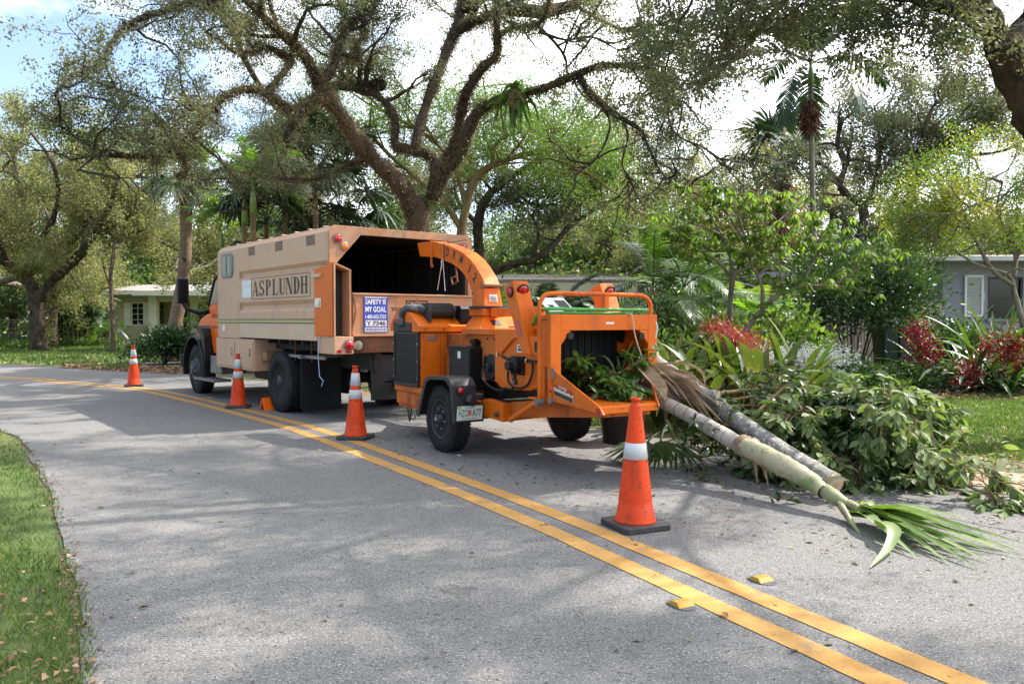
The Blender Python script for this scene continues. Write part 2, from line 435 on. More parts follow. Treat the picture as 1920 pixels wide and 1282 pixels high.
litter('leaf_litter', [(-7, 3), (4, 3), (4, 9), (-8, 22)], 330, 0.045)
# mulch strips beyond the road, left of the truck
litter('leaf_litter', [(p.x, p.y) for p in (G(110, 690), G(330, 702), G(345, 690), G(230, 684), G(140, 680))], 9000, 0.12, None, 0.012)
grass('grass', [(p.x, p.y) for p in (G(150, 690), G(250, 693), G(262, 683), G(200, 684))], 6000, 0.1, 0.03, None, .4)

# pour seams and hairline cracks in the asphalt: thin recessed-looking tar lines
M['tar'] = mat('tar_seam', (0.035, 0.034, 0.033), 0.8)
for cs, pts in enumerate(([(-1.6, 12.2), (0.6, 9.6), (2.1, 7.6), (3.4, 5.6), (5.2, 3.2)], [(0.7, 8.3), (1.5, 7.2), (2.0, 6.6)])):
    ln = resample(smooth_line([(x, y, 0.0025) for x, y in pts]), 60); q = MB(); vs = []; jr = random.Random(cs)
    for i, p in enumerate(ln):
        t = (ln[min(i + 1, 59)] - ln[max(i - 1, 0)]).normalized(); n_ = Vector((t.y, -t.x, 0)); w_ = jr.uniform(.0015, .005); o_ = n_ * jr.gauss(0, .008); vs += [p + o_ - n_ * w_, p + o_ + n_ * w_]
    q.add(vs, [(2 * i, 2 * i + 1, 2 * i + 3, 2 * i + 2) for i in range(59)]); tag(q.build('road_seam', M['tar']), kind='structure')
# chips, leaf crumbs and twigs dropped round the chipper and the brush
M['crumbs'] = mat('wood_crumbs', (0.2, 0.14, 0.08), 0.9, attr=[(0.05, 0.04, 0.03), (0.12, 0.08, 0.05), (0.06, 0.09, 0.03), (0.34, 0.25, 0.15)])
p = scatter([(-2.2, 11.5), (-1.2, 8.2), (1.0, 5.6), (2.6, 4.3), (4.4, 4.9), (3.6, 7.4), (1.2, 10.5)], 9000, lambda x, y: np.clip(.30 + .8 * patchy(x, y, 1.1, 2) ** 3, 0, 1)); k = len(p); p[:, 2] = .004
a = RNG.random(k) * 6.283; L = RNG.gamma(2.0, .011, k) + .008
tag(leaf_field('wood_chips', p, np.stack([np.cos(a), np.sin(a), RNG.normal(0, .1, k)], 1), L, L * RNG.uniform(.15, .5, k), M['crumbs'], nrm=np.stack([RNG.normal(0, .2, k), RNG.normal(0, .2, k), np.ones(k)], 1)), kind='stuff')
p = scatter([(-6, 11), (-2, 2.6), (3.2, 2.6), (1.5, 6), (-3, 13)], 5000, lambda x, y: np.clip(.25 + .6 * patchy(x, y, .9, 5) ** 3, 0, 1)); k = len(p); p[:, 2] = .004; a = RNG.random(k) * 6.283; L = RNG.gamma(2.0, .008, k) + .006
tag(leaf_field('leaf_crumbs', p, np.stack([np.cos(a), np.sin(a), RNG.normal(0, .1, k)], 1), L, L * RNG.uniform(.2, .5, k), M['crumbs'], nrm=np.stack([RNG.normal(0, .2, k), RNG.normal(0, .2, k), np.ones(k)], 1)), kind='stuff')
# ================================================================ vehicle materials
PEACH = (0.56, 0.335, 0.21)
M['peach'] = mat('faded_orange_paint', PEACH, 0.5, layers=[
    ((0.58, 0.37, 0.25), 0.9, 0.4, 0.65, 4, (1, 1, 1), 0.8), ((0.55, 0.28, 0.16), 1.6, 0.52, 0.75, 7, (1, 1, 2.0), 0.55),
    ((0.36, 0.25, 0.17), 4, 0.55, 0.74, 8, (1, 1, 0.2), 0.55), ((0.23, 0.11, 0.06), 14, 0.68, 0.74, 5, (1, 1, 1), 0.7)], bump=(6, 0.12, (1, 1, 1), 0.01), spec=0.4)
M['cream'] = mat('cream_paint', (0.58, 0.41, 0.29), 0.5, layers=[((0.50, 0.33, 0.22), 2, 0.45, 0.7, 6, (1, 1, 1), 0.6)], bump=(6, 0.1, (1, 1, 1), 0.01))
M['peach_dirty'] = mat('scuffed_orange_paint', (0.50, 0.235, 0.115), 0.6, layers=[
    ((0.38, 0.25, 0.17), 2.2, 0.42, 0.65, 7), ((0.50, 0.25, 0.13), 1.2, 0.5, 0.7, 5, (1, 1, 1), 0.7), ((0.12, 0.07, 0.045), 3, 0.56, 0.76, 8, (1, 1, .5), 0.8), ((0.08, 0.05, 0.03), 22, 0.62, 0.72, 5, (1, 1, 1), 0.7)], bump=(10, 0.2, (1, 1, 1), 0.01), spec=0.3)
M['rust'] = mat('rusty_steel', (0.20, 0.085, 0.045), 0.85, layers=[((0.10, 0.05, 0.03), 3, 0.42, 0.62, 7), ((0.38, 0.15, 0.07), 5, 0.55, 0.75, 6, (1, 1, .4), 0.6)], bump=(14, 0.4, (1, 1, 1), 0.01))
M['orange'] = mat('orange_paint', (0.71, 0.138, 0.004), 0.45, layers=[
    ((0.64, 0.12, 0.004), 1.4, 0.45, 0.7, 4, (1, 1, 1), 0.7), ((0.26, 0.07, 0.02), 3.5, 0.50, 0.72, 9, (1, 1, .35), 0.6), ((0.16, 0.07, 0.03), 24, 0.62, 0.70, 5, (1, 1, 1), 0.7)], bump=(5, 0.06, (1, 1, 1), 0.01), spec=0.25)
M['orange_cab'] = mat('cab_orange_paint', (0.78, 0.12, 0.004), 0.35, layers=[((0.55, 0.09, 0.01), 2, 0.5, 0.75, 5, (1, 1, 1), 0.6)], spec=0.3)
M['orange_dirty'] = mat('dirty_orange_paint', (0.56, 0.13, 0.02), 0.65, spec=0.2, layers=[((0.64, 0.18, 0.04), 2, 0.45, 0.7, 6), ((0.10, 0.04, 0.025), 4, 0.48, 0.68, 8, (1, 1, .6), 0.85)], bump=(14, 0.25, (1, 1, 1), 0.01))
M['dark_inside'] = mat('near_black_steel', (0.020, 0.019, 0.018), 0.8, layers=[((0.05, 0.045, 0.04), 3, 0.5, 0.75, 6, (1, 1, 1), 0.7)])
M['black'] = mat('black_plastic', (0.008, 0.0085, 0.009), 0.5, spec=0.3, layers=[((0.06, 0.06, 0.058), 5, 0.52, 0.8, 7, (1, 1, 1), 0.5)], bump=(40, 0.06, (1, 1, 1), 0.004))
M['black_steel'] = mat('black_steel', (0.014, 0.0145, 0.016), 0.55, layers=[((0.05, 0.048, 0.045), 6, 0.56, 0.78, 7, (1, 1, 1), 0.5), ((0.12, 0.06, 0.03), 18, 0.66, 0.74, 5, (1, 1, 1), 0.6)], bump=(30, 0.1, (1, 1, 1), 0.004))
M['chassis'] = mat('chassis_black', (0.018, 0.017, 0.016), 0.8, layers=[((0.05, 0.042, 0.035), 7, 0.5, 0.7, 6)], bump=(20, 0.3, (1, 1, 1), 0.01))
M['rubber'] = mat('tyre_rubber', (0.017, 0.017, 0.018), 0.8, layers=[((0.045, 0.042, 0.038), 6, 0.5, 0.72, 7, (1, 1, 1), 0.7), ((0.10, 0.09, 0.075), 30, 0.62, 0.75, 4, (1, 1, 1), 0.5)], bump=(60, 0.15, (1, 1, 1), 0.004), spec=0.2)
M['flap'] = mat('mudflap_rubber', (0.012, 0.013, 0.015), 0.75, spec=0.2, layers=[((0.035, 0.035, 0.033), 3, 0.48, 0.75, 7, (1, 1, .3), 0.6)])
M['rim_dark'] = mat('dark_wheel_steel', (0.028, 0.029, 0.031), 0.55, metal=0.0, layers=[((0.07, 0.06, 0.05), 8, 0.52, 0.75, 6, (1, 1, 1), 0.6)], bump=(30, 0.15, (1, 1, 1), 0.004))
M['chrome'] = mat('bare_steel', (0.55, 0.55, 0.56), 0.28, metal=1.0, layers=[((0.25, 0.22, 0.2), 14, 0.5, 0.7, 5, (1, 1, 1), 0.6)])
M['galv'] = mat('grey_steel', (0.22, 0.21, 0.20), 0.55, metal=0.5, layers=[((0.10, 0.07, 0.05), 8, 0.5, 0.7, 6, (1, 1, 1), 0.7)])
M['red_lens'] = mat('red_lens', (0.50, 0.008, 0.012), 0.22, coat=0.6, layers=[((0.22, 0.004, 0.006), 60, 0.48, 0.6, 2, (1, 1, 1), 0.7)])
M['amber_lens'] = mat('amber_lens', (0.72, 0.20, 0.03), 0.25, coat=0.6, layers=[((0.45, 0.12, 0.02), 60, 0.5, 0.6, 2, (1, 1, 1), 0.6)])
M['clear_lens'] = mat('clear_lens', (0.34, 0.30, 0.21), 0.2, coat=0.6)
M['white_print'] = mat('white_print', (0.72, 0.73, 0.74), 0.5, layers=[((0.5, 0.48, 0.45), 14, 0.5, 0.75, 5, (1, 1, 1), 0.6)])
M['black_print'] = mat('black_print', (0.022, 0.016, 0.014), 0.55, layers=[((0.12, 0.07, 0.05), 24, 0.56, 0.7, 5, (1, 1, 1), 0.5)])
M['red_print'] = mat('red_print', (0.42, 0.02, 0.02), 0.5)
M['blue_print'] = mat('blue_print', (0.02, 0.045, 0.36), 0.45, layers=[((0.04, 0.08, 0.5), 6, 0.45, 0.7)])
M['green_print'] = mat('green_print', (0.015, 0.10, 0.055), 0.5)
M['cream_print'] = mat('cream_print', (0.62, 0.52, 0.36), 0.5)
M['plate_print'] = mat('plate_print', (0.60, 0.68, 0.62), 0.4, layers=[((0.66, 0.60, 0.48), 8, 0.45, 0.65)])
M['stripe_print'] = mat('stripe_print', (0.42, 0.35, 0.15), 0.5)
M['sky_print'] = mat('pale_blue_print', (0.58, 0.66, 0.74), 0.5, layers=[((0.45, 0.55, 0.66), 20, 0.5, 0.65)])
M['green_hose'] = mat('green_plastic', (0.05, 0.30, 0.045), 0.35, layers=[((0.10, 0.42, 0.09), 7, 0.5, 0.7, 4, (1, 1, 1), 0.6)])
M['rope'] = mat('rope', (0.52, 0.44, 0.32), 0.85, bump=(90, 0.5, (1, 1, 1), 0.01))
M['blue_rope'] = mat('blue_rope', (0.32, 0.45, 0.70), 0.8)
m = bpy.data.materials.new('dark_glass'); m.use_nodes = True
b = m.node_tree.nodes['Principled BSDF']; b.inputs['Base Color'].default_value = (0.01, 0.013, 0.012, 1); b.inputs['Roughness'].default_value = 0.05; b.inputs['Specular IOR Level'].default_value = 0.4
M['glass'] = m
M['grille_mesh'] = mat('grille_mesh', (0.022, 0.023, 0.025), 0.45, metal=0.3)

# ================================================================ wheel builders (axis along local y, outer face at +y)
def wheel(parent, c, rad, w, rim, outer=1, kind='trailer', treads=4):
    x, y, z = c
    W2 = w / 2
    pr = [(rim, -W2 * .80), (rim + .012, -W2 * .92), (rim + (rad - rim) * .35, -W2 * 1.0), (rim + (rad - rim) * .72, -W2 * .97), (rad - .022, -W2 * .84), (rad - .004, -W2 * .70)]
    n = treads; xs = np.linspace(-W2 * .62, W2 * .62, n * 2 + 1)
    band = []
    for i in range(n):
        a = xs[2 * i]; b2 = xs[2 * i + 1]
        band += [(rad, a - W2 * .03), (rad, b2 - W2 * .05), (rad - .012, b2), (rad - .012, b2 + W2 * .04)]
    band += [(rad, xs[-1] + W2 * .03)]
    pr2 = pr + band + [(r_, -h) for r_, h in reversed(pr)]
    t = MB(); t.lathe(pr2, 56, 'y', (x, y, z))
    wh = t.build('wheel', M['rubber'], parent, smooth=False)
    wh.data.polygons.foreach_set('use_smooth', [True] * len(wh.data.polygons))
    # lugs: blocks across the shoulders, so that the tread does not read as smooth rings
    lg = MB()
    for k in range(64):
        a = 2 * math.pi * k / 64
        Mx = Matrix.Translation((x, y, z)) @ Matrix.Rotation(a, 4, 'Y')
        for sgn in (-1, 1): lg.box(-.009, .009, sgn * W2 * .56, sgn * W2 * .86, rad - .02, rad + .001, Mx)
    lg.build('tread', M['rubber'], wh)['kind'] = 'stuff'
    o = outer; rm = MB(); f = y + o * W2
    if kind == 'truck':
        prof = [(rim + .004, f - o * .01), (rim + .004, f - o * .03), (rim - .03, f - o * .035), (rim - .045, f - o * .15), (rim * .62, f - o * .17), (rim * .50, f - o * .13), (rim * .45, f - o * .13), (.10, f - o * .13), (.10, f - o * .02), (.0, f - o * .015)]
    elif kind == 'front':
        prof = [(rim + .004, f - o * .01), (rim - .01, f - o * .02), (rim - .03, f - o * .05), (rim * .72, f - o * .01), (rim * .60, f + o * .02), (.13, f + o * .025), (.12, f + o * .06), (.0, f + o * .065)]
    else:
        prof = [(rim + .004, f - o * .008), (rim - .008, f - o * .006), (rim - .018, f - o * .05), (rim * .80, f - o * .06), (rim * .66, f - o * .02), (rim * .44, f - o * .03), (.045, f - o * .03), (.043, f + o * .035), (.0, f + o * .04)]
    rm.lathe([(r_, h - y) for r_, h in prof], 40, 'y', (x, y, z), start=False)
    rimo = rm.build('rim', M['rim_dark'], wh, smooth=True)
    nuts = MB(); nn = 8 if kind != 'trailer' else 6
    rn = rim * (.52 if kind == 'trailer' else .56); hy = {'truck': f - o * .12, 'front': f + o * .035, 'trailer': f - o * .022}[kind]
    for k in range(nn):
        a = 2 * math.pi * k / nn + .2
        nuts.lathe([(.013 if kind == 'trailer' else .02, -.012), (.013 if kind == 'trailer' else .02, .018), (0, .02)], 6, 'y', (x + rn * math.cos(a), hy, z + rn * math.sin(a)))
    nuts.build('lug_nuts', M['galv'], wh)
    if kind == 'trailer':
        hb = MB(); hb.lathe([(.022, f + o * .034 - y), (.022, f + o * .046 - y), (0, f + o * .046 - y)], 16, 'y', (x, y, z)); hb.build('hub_cap', M['chrome'], wh, smooth=False)
    return wh
def lamp(parent, c, axis, r, mlens, name='tail_light', ring=True):
    """round lamp: a rim with a domed lens; axis = outward unit direction"""
    c = Vector(c); q = Vector(axis).to_track_quat('Z', 'Y').to_matrix().to_4x4(); Mx = Matrix.Translation(c) @ q
    k = MB(); k.lathe([(r * 1.22, 0), (r * 1.22, .012), (r * 1.02, .014), (r, .004)], 24)
    k.v = [tuple(Mx @ Vector(v)) for v in k.v]
    base = k.build(name, M['galv'] if ring is True else ring, parent, smooth=False)
    k = MB(); k.lathe([(r, .004), (r * .95, .014), (r * .6, .024), (0, .028)], 24); k.v = [tuple(Mx @ Vector(v)) for v in k.v]
    k.build('lens', mlens, base, smooth=True)
    return base
def part(mb, name, m, parent, **k): return mb.build(name, m, parent, **k)

# ================================================================ the chip truck
TX = empty('chip_truck', (-2.7728, 13.4088, 0), R(128.6), 'faded orange forestry chip truck parked with its cargo box open at the rear', 'truck')
# --- box: pressed side panels
def side_profile(s):
    y = 1.22 * s
    return [(y, 1.16), (y, 1.60), (y - .045 * s, 1.665), (y - .045 * s, 1.70), (y, 1.765), (y, 2.14), (y - .045 * s, 2.205), (y - .045 * s, 2.245), (y, 2.30), (y, 2.70), (1.15 * s, 2.775),
            (1.12 * s, 2.745), (y - .06 * s, 2.68), (y - .06 * s, 1.16)]
for s in (1, -1):
    k = MB(); k.prism(side_profile(s), -1.845, 1.615, 'x'); part(k, 'side_panel', M['peach'], TX)
    k = MB(); k.prism([(1.22 * s, 1.14), (1.22 * s, 2.70), (1.15 * s, 2.775), (1.12 * s, 2.745), (1.16 * s, 2.68), (1.16 * s, 1.14)], 1.622, 2.72, 'x'); part(k, 'front_side_panel', M['peach'], TX, bevel=.006)
k = MB(); k.box(-1.5, 1.60, 1.221, 1.226, 1.165, 1.405); part(k, 'lower_side_panel', M['cream'], TX)
k = MB(); k.box(-1.845, 2.72, -1.15, 1.15, 2.745, 2.785)
for i in range(9): k.box(-1.6 + i * .5, -1.54 + i * .5, -1.15, 1.15, 2.785, 2.805)
part(k, 'roof', M['peach'], TX, bevel=.004)
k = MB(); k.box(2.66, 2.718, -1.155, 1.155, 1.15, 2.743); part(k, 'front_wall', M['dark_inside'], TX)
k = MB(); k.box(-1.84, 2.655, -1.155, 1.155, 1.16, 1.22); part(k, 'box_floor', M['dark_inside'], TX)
k = MB()                                             # near-black lining of the hollow box
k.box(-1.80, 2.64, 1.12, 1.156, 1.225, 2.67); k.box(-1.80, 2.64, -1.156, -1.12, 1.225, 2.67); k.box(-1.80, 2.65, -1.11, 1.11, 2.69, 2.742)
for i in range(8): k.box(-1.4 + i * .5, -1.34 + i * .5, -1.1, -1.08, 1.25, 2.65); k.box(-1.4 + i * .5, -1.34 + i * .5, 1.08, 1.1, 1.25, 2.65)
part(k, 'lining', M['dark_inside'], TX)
k = MB()
for (y0, z0) in ((.55, 2.37), (-.35, 2.37)):        # louvred vents in the front bulkhead
    for i in range(5): k.box(2.62, 2.655, y0 - .12, y0 + .12, z0 + i * .035, z0 + i * .035 + .018)
part(k, 'bulkhead_vent', M['galv'], TX)
# rear frame with the chamfered opening
k = MB(); k.prism([(1.222, 2.25), (1.222, 2.70), (1.152, 2.788), (-1.152, 2.788), (-1.222, 2.70), (-1.222, 1.0), (-1.14, 1.0), (-1.14, 2.27), (-.77, 2.675), (.73, 2.675), (1.10, 2.27), (1.10, 2.25)], -1.90, -1.846, 'x')
part(k, 'rear_frame', M['peach_dirty'], TX, bevel=.004)
for s, y1, y2 in ((1, 1.10, .99), (-1, -1.05, -.94)):
    lamp(TX, (-1.902, y1, 2.605), (-1, 0, 0), .062, M['red_lens']); lamp(TX, (-1.902, y2, 2.505), (-1, 0, 0), .062, M['amber_lens'], 'marker_light')
# louvre patches high on the side
for i, x0 in enumerate((1.03, -.12, -1.28)):
    k = MB(); n = 9
    for a in range(3):
        for b_ in range(9): k.box(x0 - .15 + a * .10, x0 - .065 + a * .10, 1.2205, 1.2255, 2.545 + b_ * .0165, 2.553 + b_ * .0165)
    part(k, 'side_vent', M['black_print'], TX)
# small rounded window
def rounded(w, h, r, n=5):
    out = []
    for cx, cz, a0 in ((w / 2 - r, h / 2 - r, 0), (-w / 2 + r, h / 2 - r, 90), (-w / 2 + r, -h / 2 + r, 180), (w / 2 - r, -h / 2 + r, 270)):
        for i in range(n + 1):
            a = R(a0 + 90 * i / n); out.append((cx + r * math.cos(a), cz + r * math.sin(a)))
    return out
k = MB(); k.prism([(2.20 + a, 2.43 + b_) for a, b_ in rounded(.60, .44, .13)], 1.218, 1.24); wf = part(k, 'side_window', M['galv'], TX, bevel=.01)
k = MB(); k.prism([(2.20 + a, 2.43 + b_) for a, b_ in rounded(.48, .34, .10)], 1.236, 1.243); part(k, 'pane', M['glass'], wf)
k = MB(); k.box(2.19, 2.215, 1.243, 1.249, 2.27, 2.59); part(k, 'pane_divider', M['galv'], wf)
# coach line
for x0, x1, dy in ((-1.49, 1.60, .0075), (1.63, 2.715, .0015)):
    k = MB(); k.box(x0, x1, 1.2203, 1.2205 + dy, 1.42, 1.463); part(k, 'coach_line', M['stripe_print'], TX)
    k = MB()
    for z in (1.412, 1.470): k.box(x0, x1, 1.2203, 1.2212 + dy, z - .006, z + .006)
    part(k, 'coach_line_edge', M['black_print'], TX)
# serif company lettering cut stroke by stroke
def serif_text(mb, word, x0, z0, w, h, y):
    """unit glyph cells 1 wide 1 high; strokes are polygons"""
    T, Sr = .30, .05
    def stem(x, z0=0, z1=1, t=T): return [[(x, z0), (x + t, z0), (x + t, z1), (x, z1)]]
    def foot(x, z, t=T): return [[(x - .10, z), (x + t + .10, z), (x + t + .10, z + Sr), (x - .10, z + Sr)]]
    def ring(cx, cz, rx, rz, tx, tz, a0, a1, n=14):
        out = []
        for i in range(n):
            a, b_ = R(a0 + (a1 - a0) * i / n), R(a0 + (a1 - a0) * (i + 1) / n)
            out.append([(cx + rx * math.cos(a), cz + rz * math.sin(a)), (cx + rx * math.cos(b_), cz + rz * math.sin(b_)),
                        (cx + (rx - tx) * math.cos(b_), cz + (rz - tz) * math.sin(b_)), (cx + (rx - tx) * math.cos(a), cz + (rz - tz) * math.sin(a))])
        return out
    Gl = {
        'A': [[(.04, 0), (.14, 0), (.50, .93), (.44, 1)], [(.44, 1), (.58, 1), (1.0, 0), (.68, 0), (.46, .80)], [(.22, .28), (.70, .28), (.70, .34), (.22, .34)]] + foot(.06, 0, .06) + foot(.68, 0, .30),
        'S': ring(.50, .735, .42, .265, .24, .07, 20, 250) + ring(.50, .265, .45, .265, .27, .07, -160, 75) + [[(.83, .70), (.90, .70), (.90, 1), (.86, 1)], [(.06, 0), (.12, 0), (.14, .30), (.06, .30)], [(.36, .42), (.20, .60), (.50, .62), (.76, .44)]],
        'P': stem(.14) + foot(.14, 0) + foot(.14, .95, .2) + ring(.44, .735, .50, .265, .28, .05, -90, 90),
        'L': stem(.16) + foot(.16, .95) + [[(.06, 0), (.98, 0), (.98, .06), (.06, .06)], [(.92, .06), (.98, .06), (.98, .34), (.95, .34)]],
        'U': stem(.14, .28, 1) + foot(.14, .95) + stem(.84, .28, 1, .08) + foot(.84, .95, .08) + ring(.53, .28, .39, .28, .30, .07, 180, 270) + ring(.53, .28, .39, .28, .08, .07, 270, 360),
        'N': stem(.10, 0, 1, .07) + stem(.90, 0, 1, .07) + [[(.10, 1), (.42, 1), (.97, 0), (.72, 0)]] + foot(.10, 0, .07) + foot(.86, .95, .09) + [[(0, .95), (.3, .95), (.3, 1), (0, 1)]],
        'D': stem(.14) + foot(.14, 0, .2) + foot(.14, .95, .2) + ring(.44, .5, .54, .5, .30, .05, -90, 90),
        'H': stem(.06, 0, 1, .26) + stem(.68, 0, 1, .26) + foot(.06, 0, .26) + foot(.06, .95, .26) + foot(.68, 0, .26) + foot(.68, .95, .26) + [[(.30, .47), (.70, .47), (.70, .54), (.30, .54)]],
    }
    cw = w / len(word); e = 0
    for i, ch in enumerate(word):
        for poly in Gl[ch]:
            e += 1
            mb.sheet([(x0 - (i + .04 + p[0] * .90) * cw, y + .00004 * (e % 9), z0 + p[1] * h) for p in poly])
k = MB(); serif_text(k, 'ASPLUNDH', 1.0, 1.855, 2.2, .255, 1.2225); part(k, 'lettering', M['black_print'], TX)
k = MB()
for a in ((-1.27, 1.045, 2.15, 2.158), (-1.27, 1.045, 1.805, 1.813)): k.box(a[0], a[1], 1.2203, 1.2235, a[2], a[3])
for x in (1.04, -1.27): k.box(x, x + .010, 1.2203, 1.2235, 1.813, 2.15)
part(k, 'lettering_border', M['black_print'], TX)
k = MB(); k.box(1.06, 1.46, 1.2203, 1.2245, 1.84, 2.13); pl = part(k, 'notice_sheet', M['white_print'], TX)
k = MB(); k.box(1.09, 1.43, 1.2246, 1.225, 2.02, 2.05); k.box(1.12, 1.40, 1.2246, 1.225, 2.085, 2.10); k.box(1.2, 1.30, 1.2246, 1.225, 1.89, 1.92); part(k, 'notice_print', M['sky_print'], pl)
k = MB(); k.box(2.36, 2.49, 1.2203, 1.223, 1.27, 1.37); part(k, 'sticker', M['white_print'], TX)
# underslung tool boxes
k = MB(); k.box(.96, 2.84, .70, 1.215, .60, 1.135); part(k, 'tool_box', M['peach'], TX, bevel=.008)
for x0, x1, ch in ((1.0, 1.80, '3'), (1.88, 2.80, '2')):
    k = MB(); k.box(x0, x1, 1.215, 1.232, .64, 1.10); d = part(k, 'tool_box_door', M['peach'], TX, bevel=.006)
    k = MB(); put_text(k, ch, (x0 + .17 if ch == '3' else x0 + .15, 1.2335, .84), (-1, 0, 0), (0, 0, 1), .09, .13, .02); part(k, 'number', M['black_print'], d)
k = MB(); k.box(.72, .955, .80, 1.10, .78, .93); part(k, 'wood_block', mat('old_wood', (0.36, 0.20, 0.10), 0.8, layers=[((0.2, 0.1, 0.05), 6, 0.45, 0.7, 5, (1, 8, 8))]), TX, bevel=.01)
# rear corner cabinet: open door swung back against the side, dark inside
k = MB(); k.prism([(-2.02, 1.235), (-1.46, 1.235), (-1.46, 2.185), (-2.02, 2.245)], 1.232, 1.25); cd = part(k, 'cabinet_door', M['orange'], TX, bevel=.005)
k = MB(); k.box(-1.66, -1.52, 1.250, 1.268, 1.66, 1.75); k.box(-1.69, -1.49, 1.250, 1.257, 1.64, 1.77); part(k, 'latch', M['chrome'], cd, bevel=.004)
k = MB(); k.box(-1.70, -1.42, 1.251, 1.285, 2.065, 2.115); part(k, 'door_stay', M['cream'], TX, bevel=.006)
k = MB(); k.prism([(1.19, 1.24), (.985, 1.24), (.985, 2.15), (1.19, 2.25)], -1.80, -1.70, 'x'); part(k, 'cabinet_back', M['dark_inside'], TX)
k = MB(); k.box(-2.03, -1.80, .955, .985, 1.235, 2.14); part(k, 'cabinet_wall', M['peach_dirty'], TX, bevel=.003)
k = MB(); k.box(-2.03, -1.80, 1.195, 1.22, 1.235, 2.24); part(k, 'cabinet_wall', M['peach'], TX, bevel=.003)
k = MB(); k.prism([(1.22, 2.24), (1.22, 2.265), (.955, 2.165), (.955, 2.14)], -2.03, -1.80, 'x'); part(k, 'cabinet_roof', M['peach_dirty'], TX)
k = MB(); k.box(-2.04, -1.50, .93, 1.222, .985, 1.228); k.prism([(-1.50, 1.16), (-1.50, 1.228), (-1.62, 1.0)], .93, 1.22, 'y'); part(k, 'rear_sill', M['peach'], TX, bevel=.006)
lamp(TX, (-2.042, 1.00, 1.105), (-1, 0, 0), .07, M['red_lens'])
k = MB(); k.lathe([(.012, 0), (.012, .004)], 12, 'y', (0, 0, 0)); k.v = []; k.f = []
for y0, y1, z0, z1 in ((1.18, 1.12, 1.005, 1.045), (1.05, .96, 1.0, 1.03)): k.box(-2.046, -2.04, min(y0, y1), max(y0, y1), z0, z1)
part(k, 'reflector', M['red_lens'], TX)
# tailgate
k = MB(); k.box(-1.96, -1.905, -1.19, .905, 1.255, 1.815); k.box(-1.985, -1.90, -1.19, .905, 1.815, 1.845); k.box(-1.985, -1.90, -1.19, .905, 1.225, 1.255)
tg = part(k, 'tailgate', M['peach_dirty'], TX, bevel=.006)
k = MB(); k.box(-1.972, -1.962, .34, .73, 1.285, 1.80); sg = part(k, 'safety_sign', M['blue_print'], TX, bevel=.002)
XA, ZA = (0, -1, 0), (0, 0, 1)
k = MB(); X = -1.9735
put_text(k, 'SAFETY IS', (X, .705, 1.685), XA, ZA, .335, .075, .03); put_text(k, 'MY GOAL', (X, .705, 1.575), XA, ZA, .335, .08, .03)
put_text(k, '1-883-652-7233', (X, .705, 1.48), XA, ZA, .335, .06, .03)
k.box(X + .0005, X - .0003, .36, .70, 1.372, 1.458); k.box(X + .0005, X - .0003, .355, .715, 1.292, 1.355); k.box(X + .0005, X - .0003, .355, .715, 1.775, 1.795)
part(k, 'sign_lettering', M['white_print'], sg)
k = MB(); put_text(k, 'Y 7346', (X - .0012, .69, 1.383), XA, ZA, .31, .065, .03); part(k, 'sign_number', M['black_print'], sg)
k = MB()
for i in range(14): k.box(X - .0012, X - .0008, .700 - i * .0245, .688 - i * .0245, 1.302 + (i % 3) * .004, 1.346 - (i % 2) * .006)
part(k, 'sign_small_print', M['blue_print'], sg)
k = MB(); k.box(-1.9625, -1.961, -.36, .03, 1.665, 1.755); cb = part(k, 'caution_block', M['black_print'], TX)
k = MB(); put_text(k, 'CAUTION', (-1.9632, .01, 1.68), XA, ZA, .35, .058, .03); part(k, 'caution_lettering', mat('faded_print', (0.45, 0.24, 0.14), 0.6), cb)
k = MB(); put_text(k, 'THIS TRUCK', (-1.9625, .285, 1.59), XA, ZA, .62, .055, .03); put_text(k, 'KEEP BACK', (-1.9625, .19, 1.50), XA, ZA, .55, .05, .03); put_text(k, 'IF YOU', (-1.9625, .25, 1.42), XA, ZA, .20, .035, .02)
part(k, 'tailgate_lettering', M['black_print'], TX)
k = MB(); pts = [(-1.99, .93 - .06 * math.sin(t * 3.1), 1.86 - t * .52) for t in np.linspace(0, 1, 12)]; k.tube(pts, .009, 6); k.tube([(p[0] - .01, p[1] + .05 * (1 - 2 * abs(i / 11 - .5)), p[2]) for i, p in enumerate(pts)], .007, 6); part(k, 'tailgate_chain', M['rust'], TX)
k = MB(); k.box(-1.93, -1.87, -1.20, .925, .99, 1.222); part(k, 'rear_bumper', M['rust'], TX, bevel=.006)
lamp(TX, (-1.932, .80, 1.10), (-1, 0, 0), .075, M['clear_lens'], 'reversing_light', M['black_steel']); lamp(TX, (-1.932, -.28, 1.10), (-1, 0, 0), .06, M['clear_lens'], 'reversing_light')
lamp(TX, (-1.932, -1.05, 1.10), (-1, 0, 0), .07, M['red_lens'])
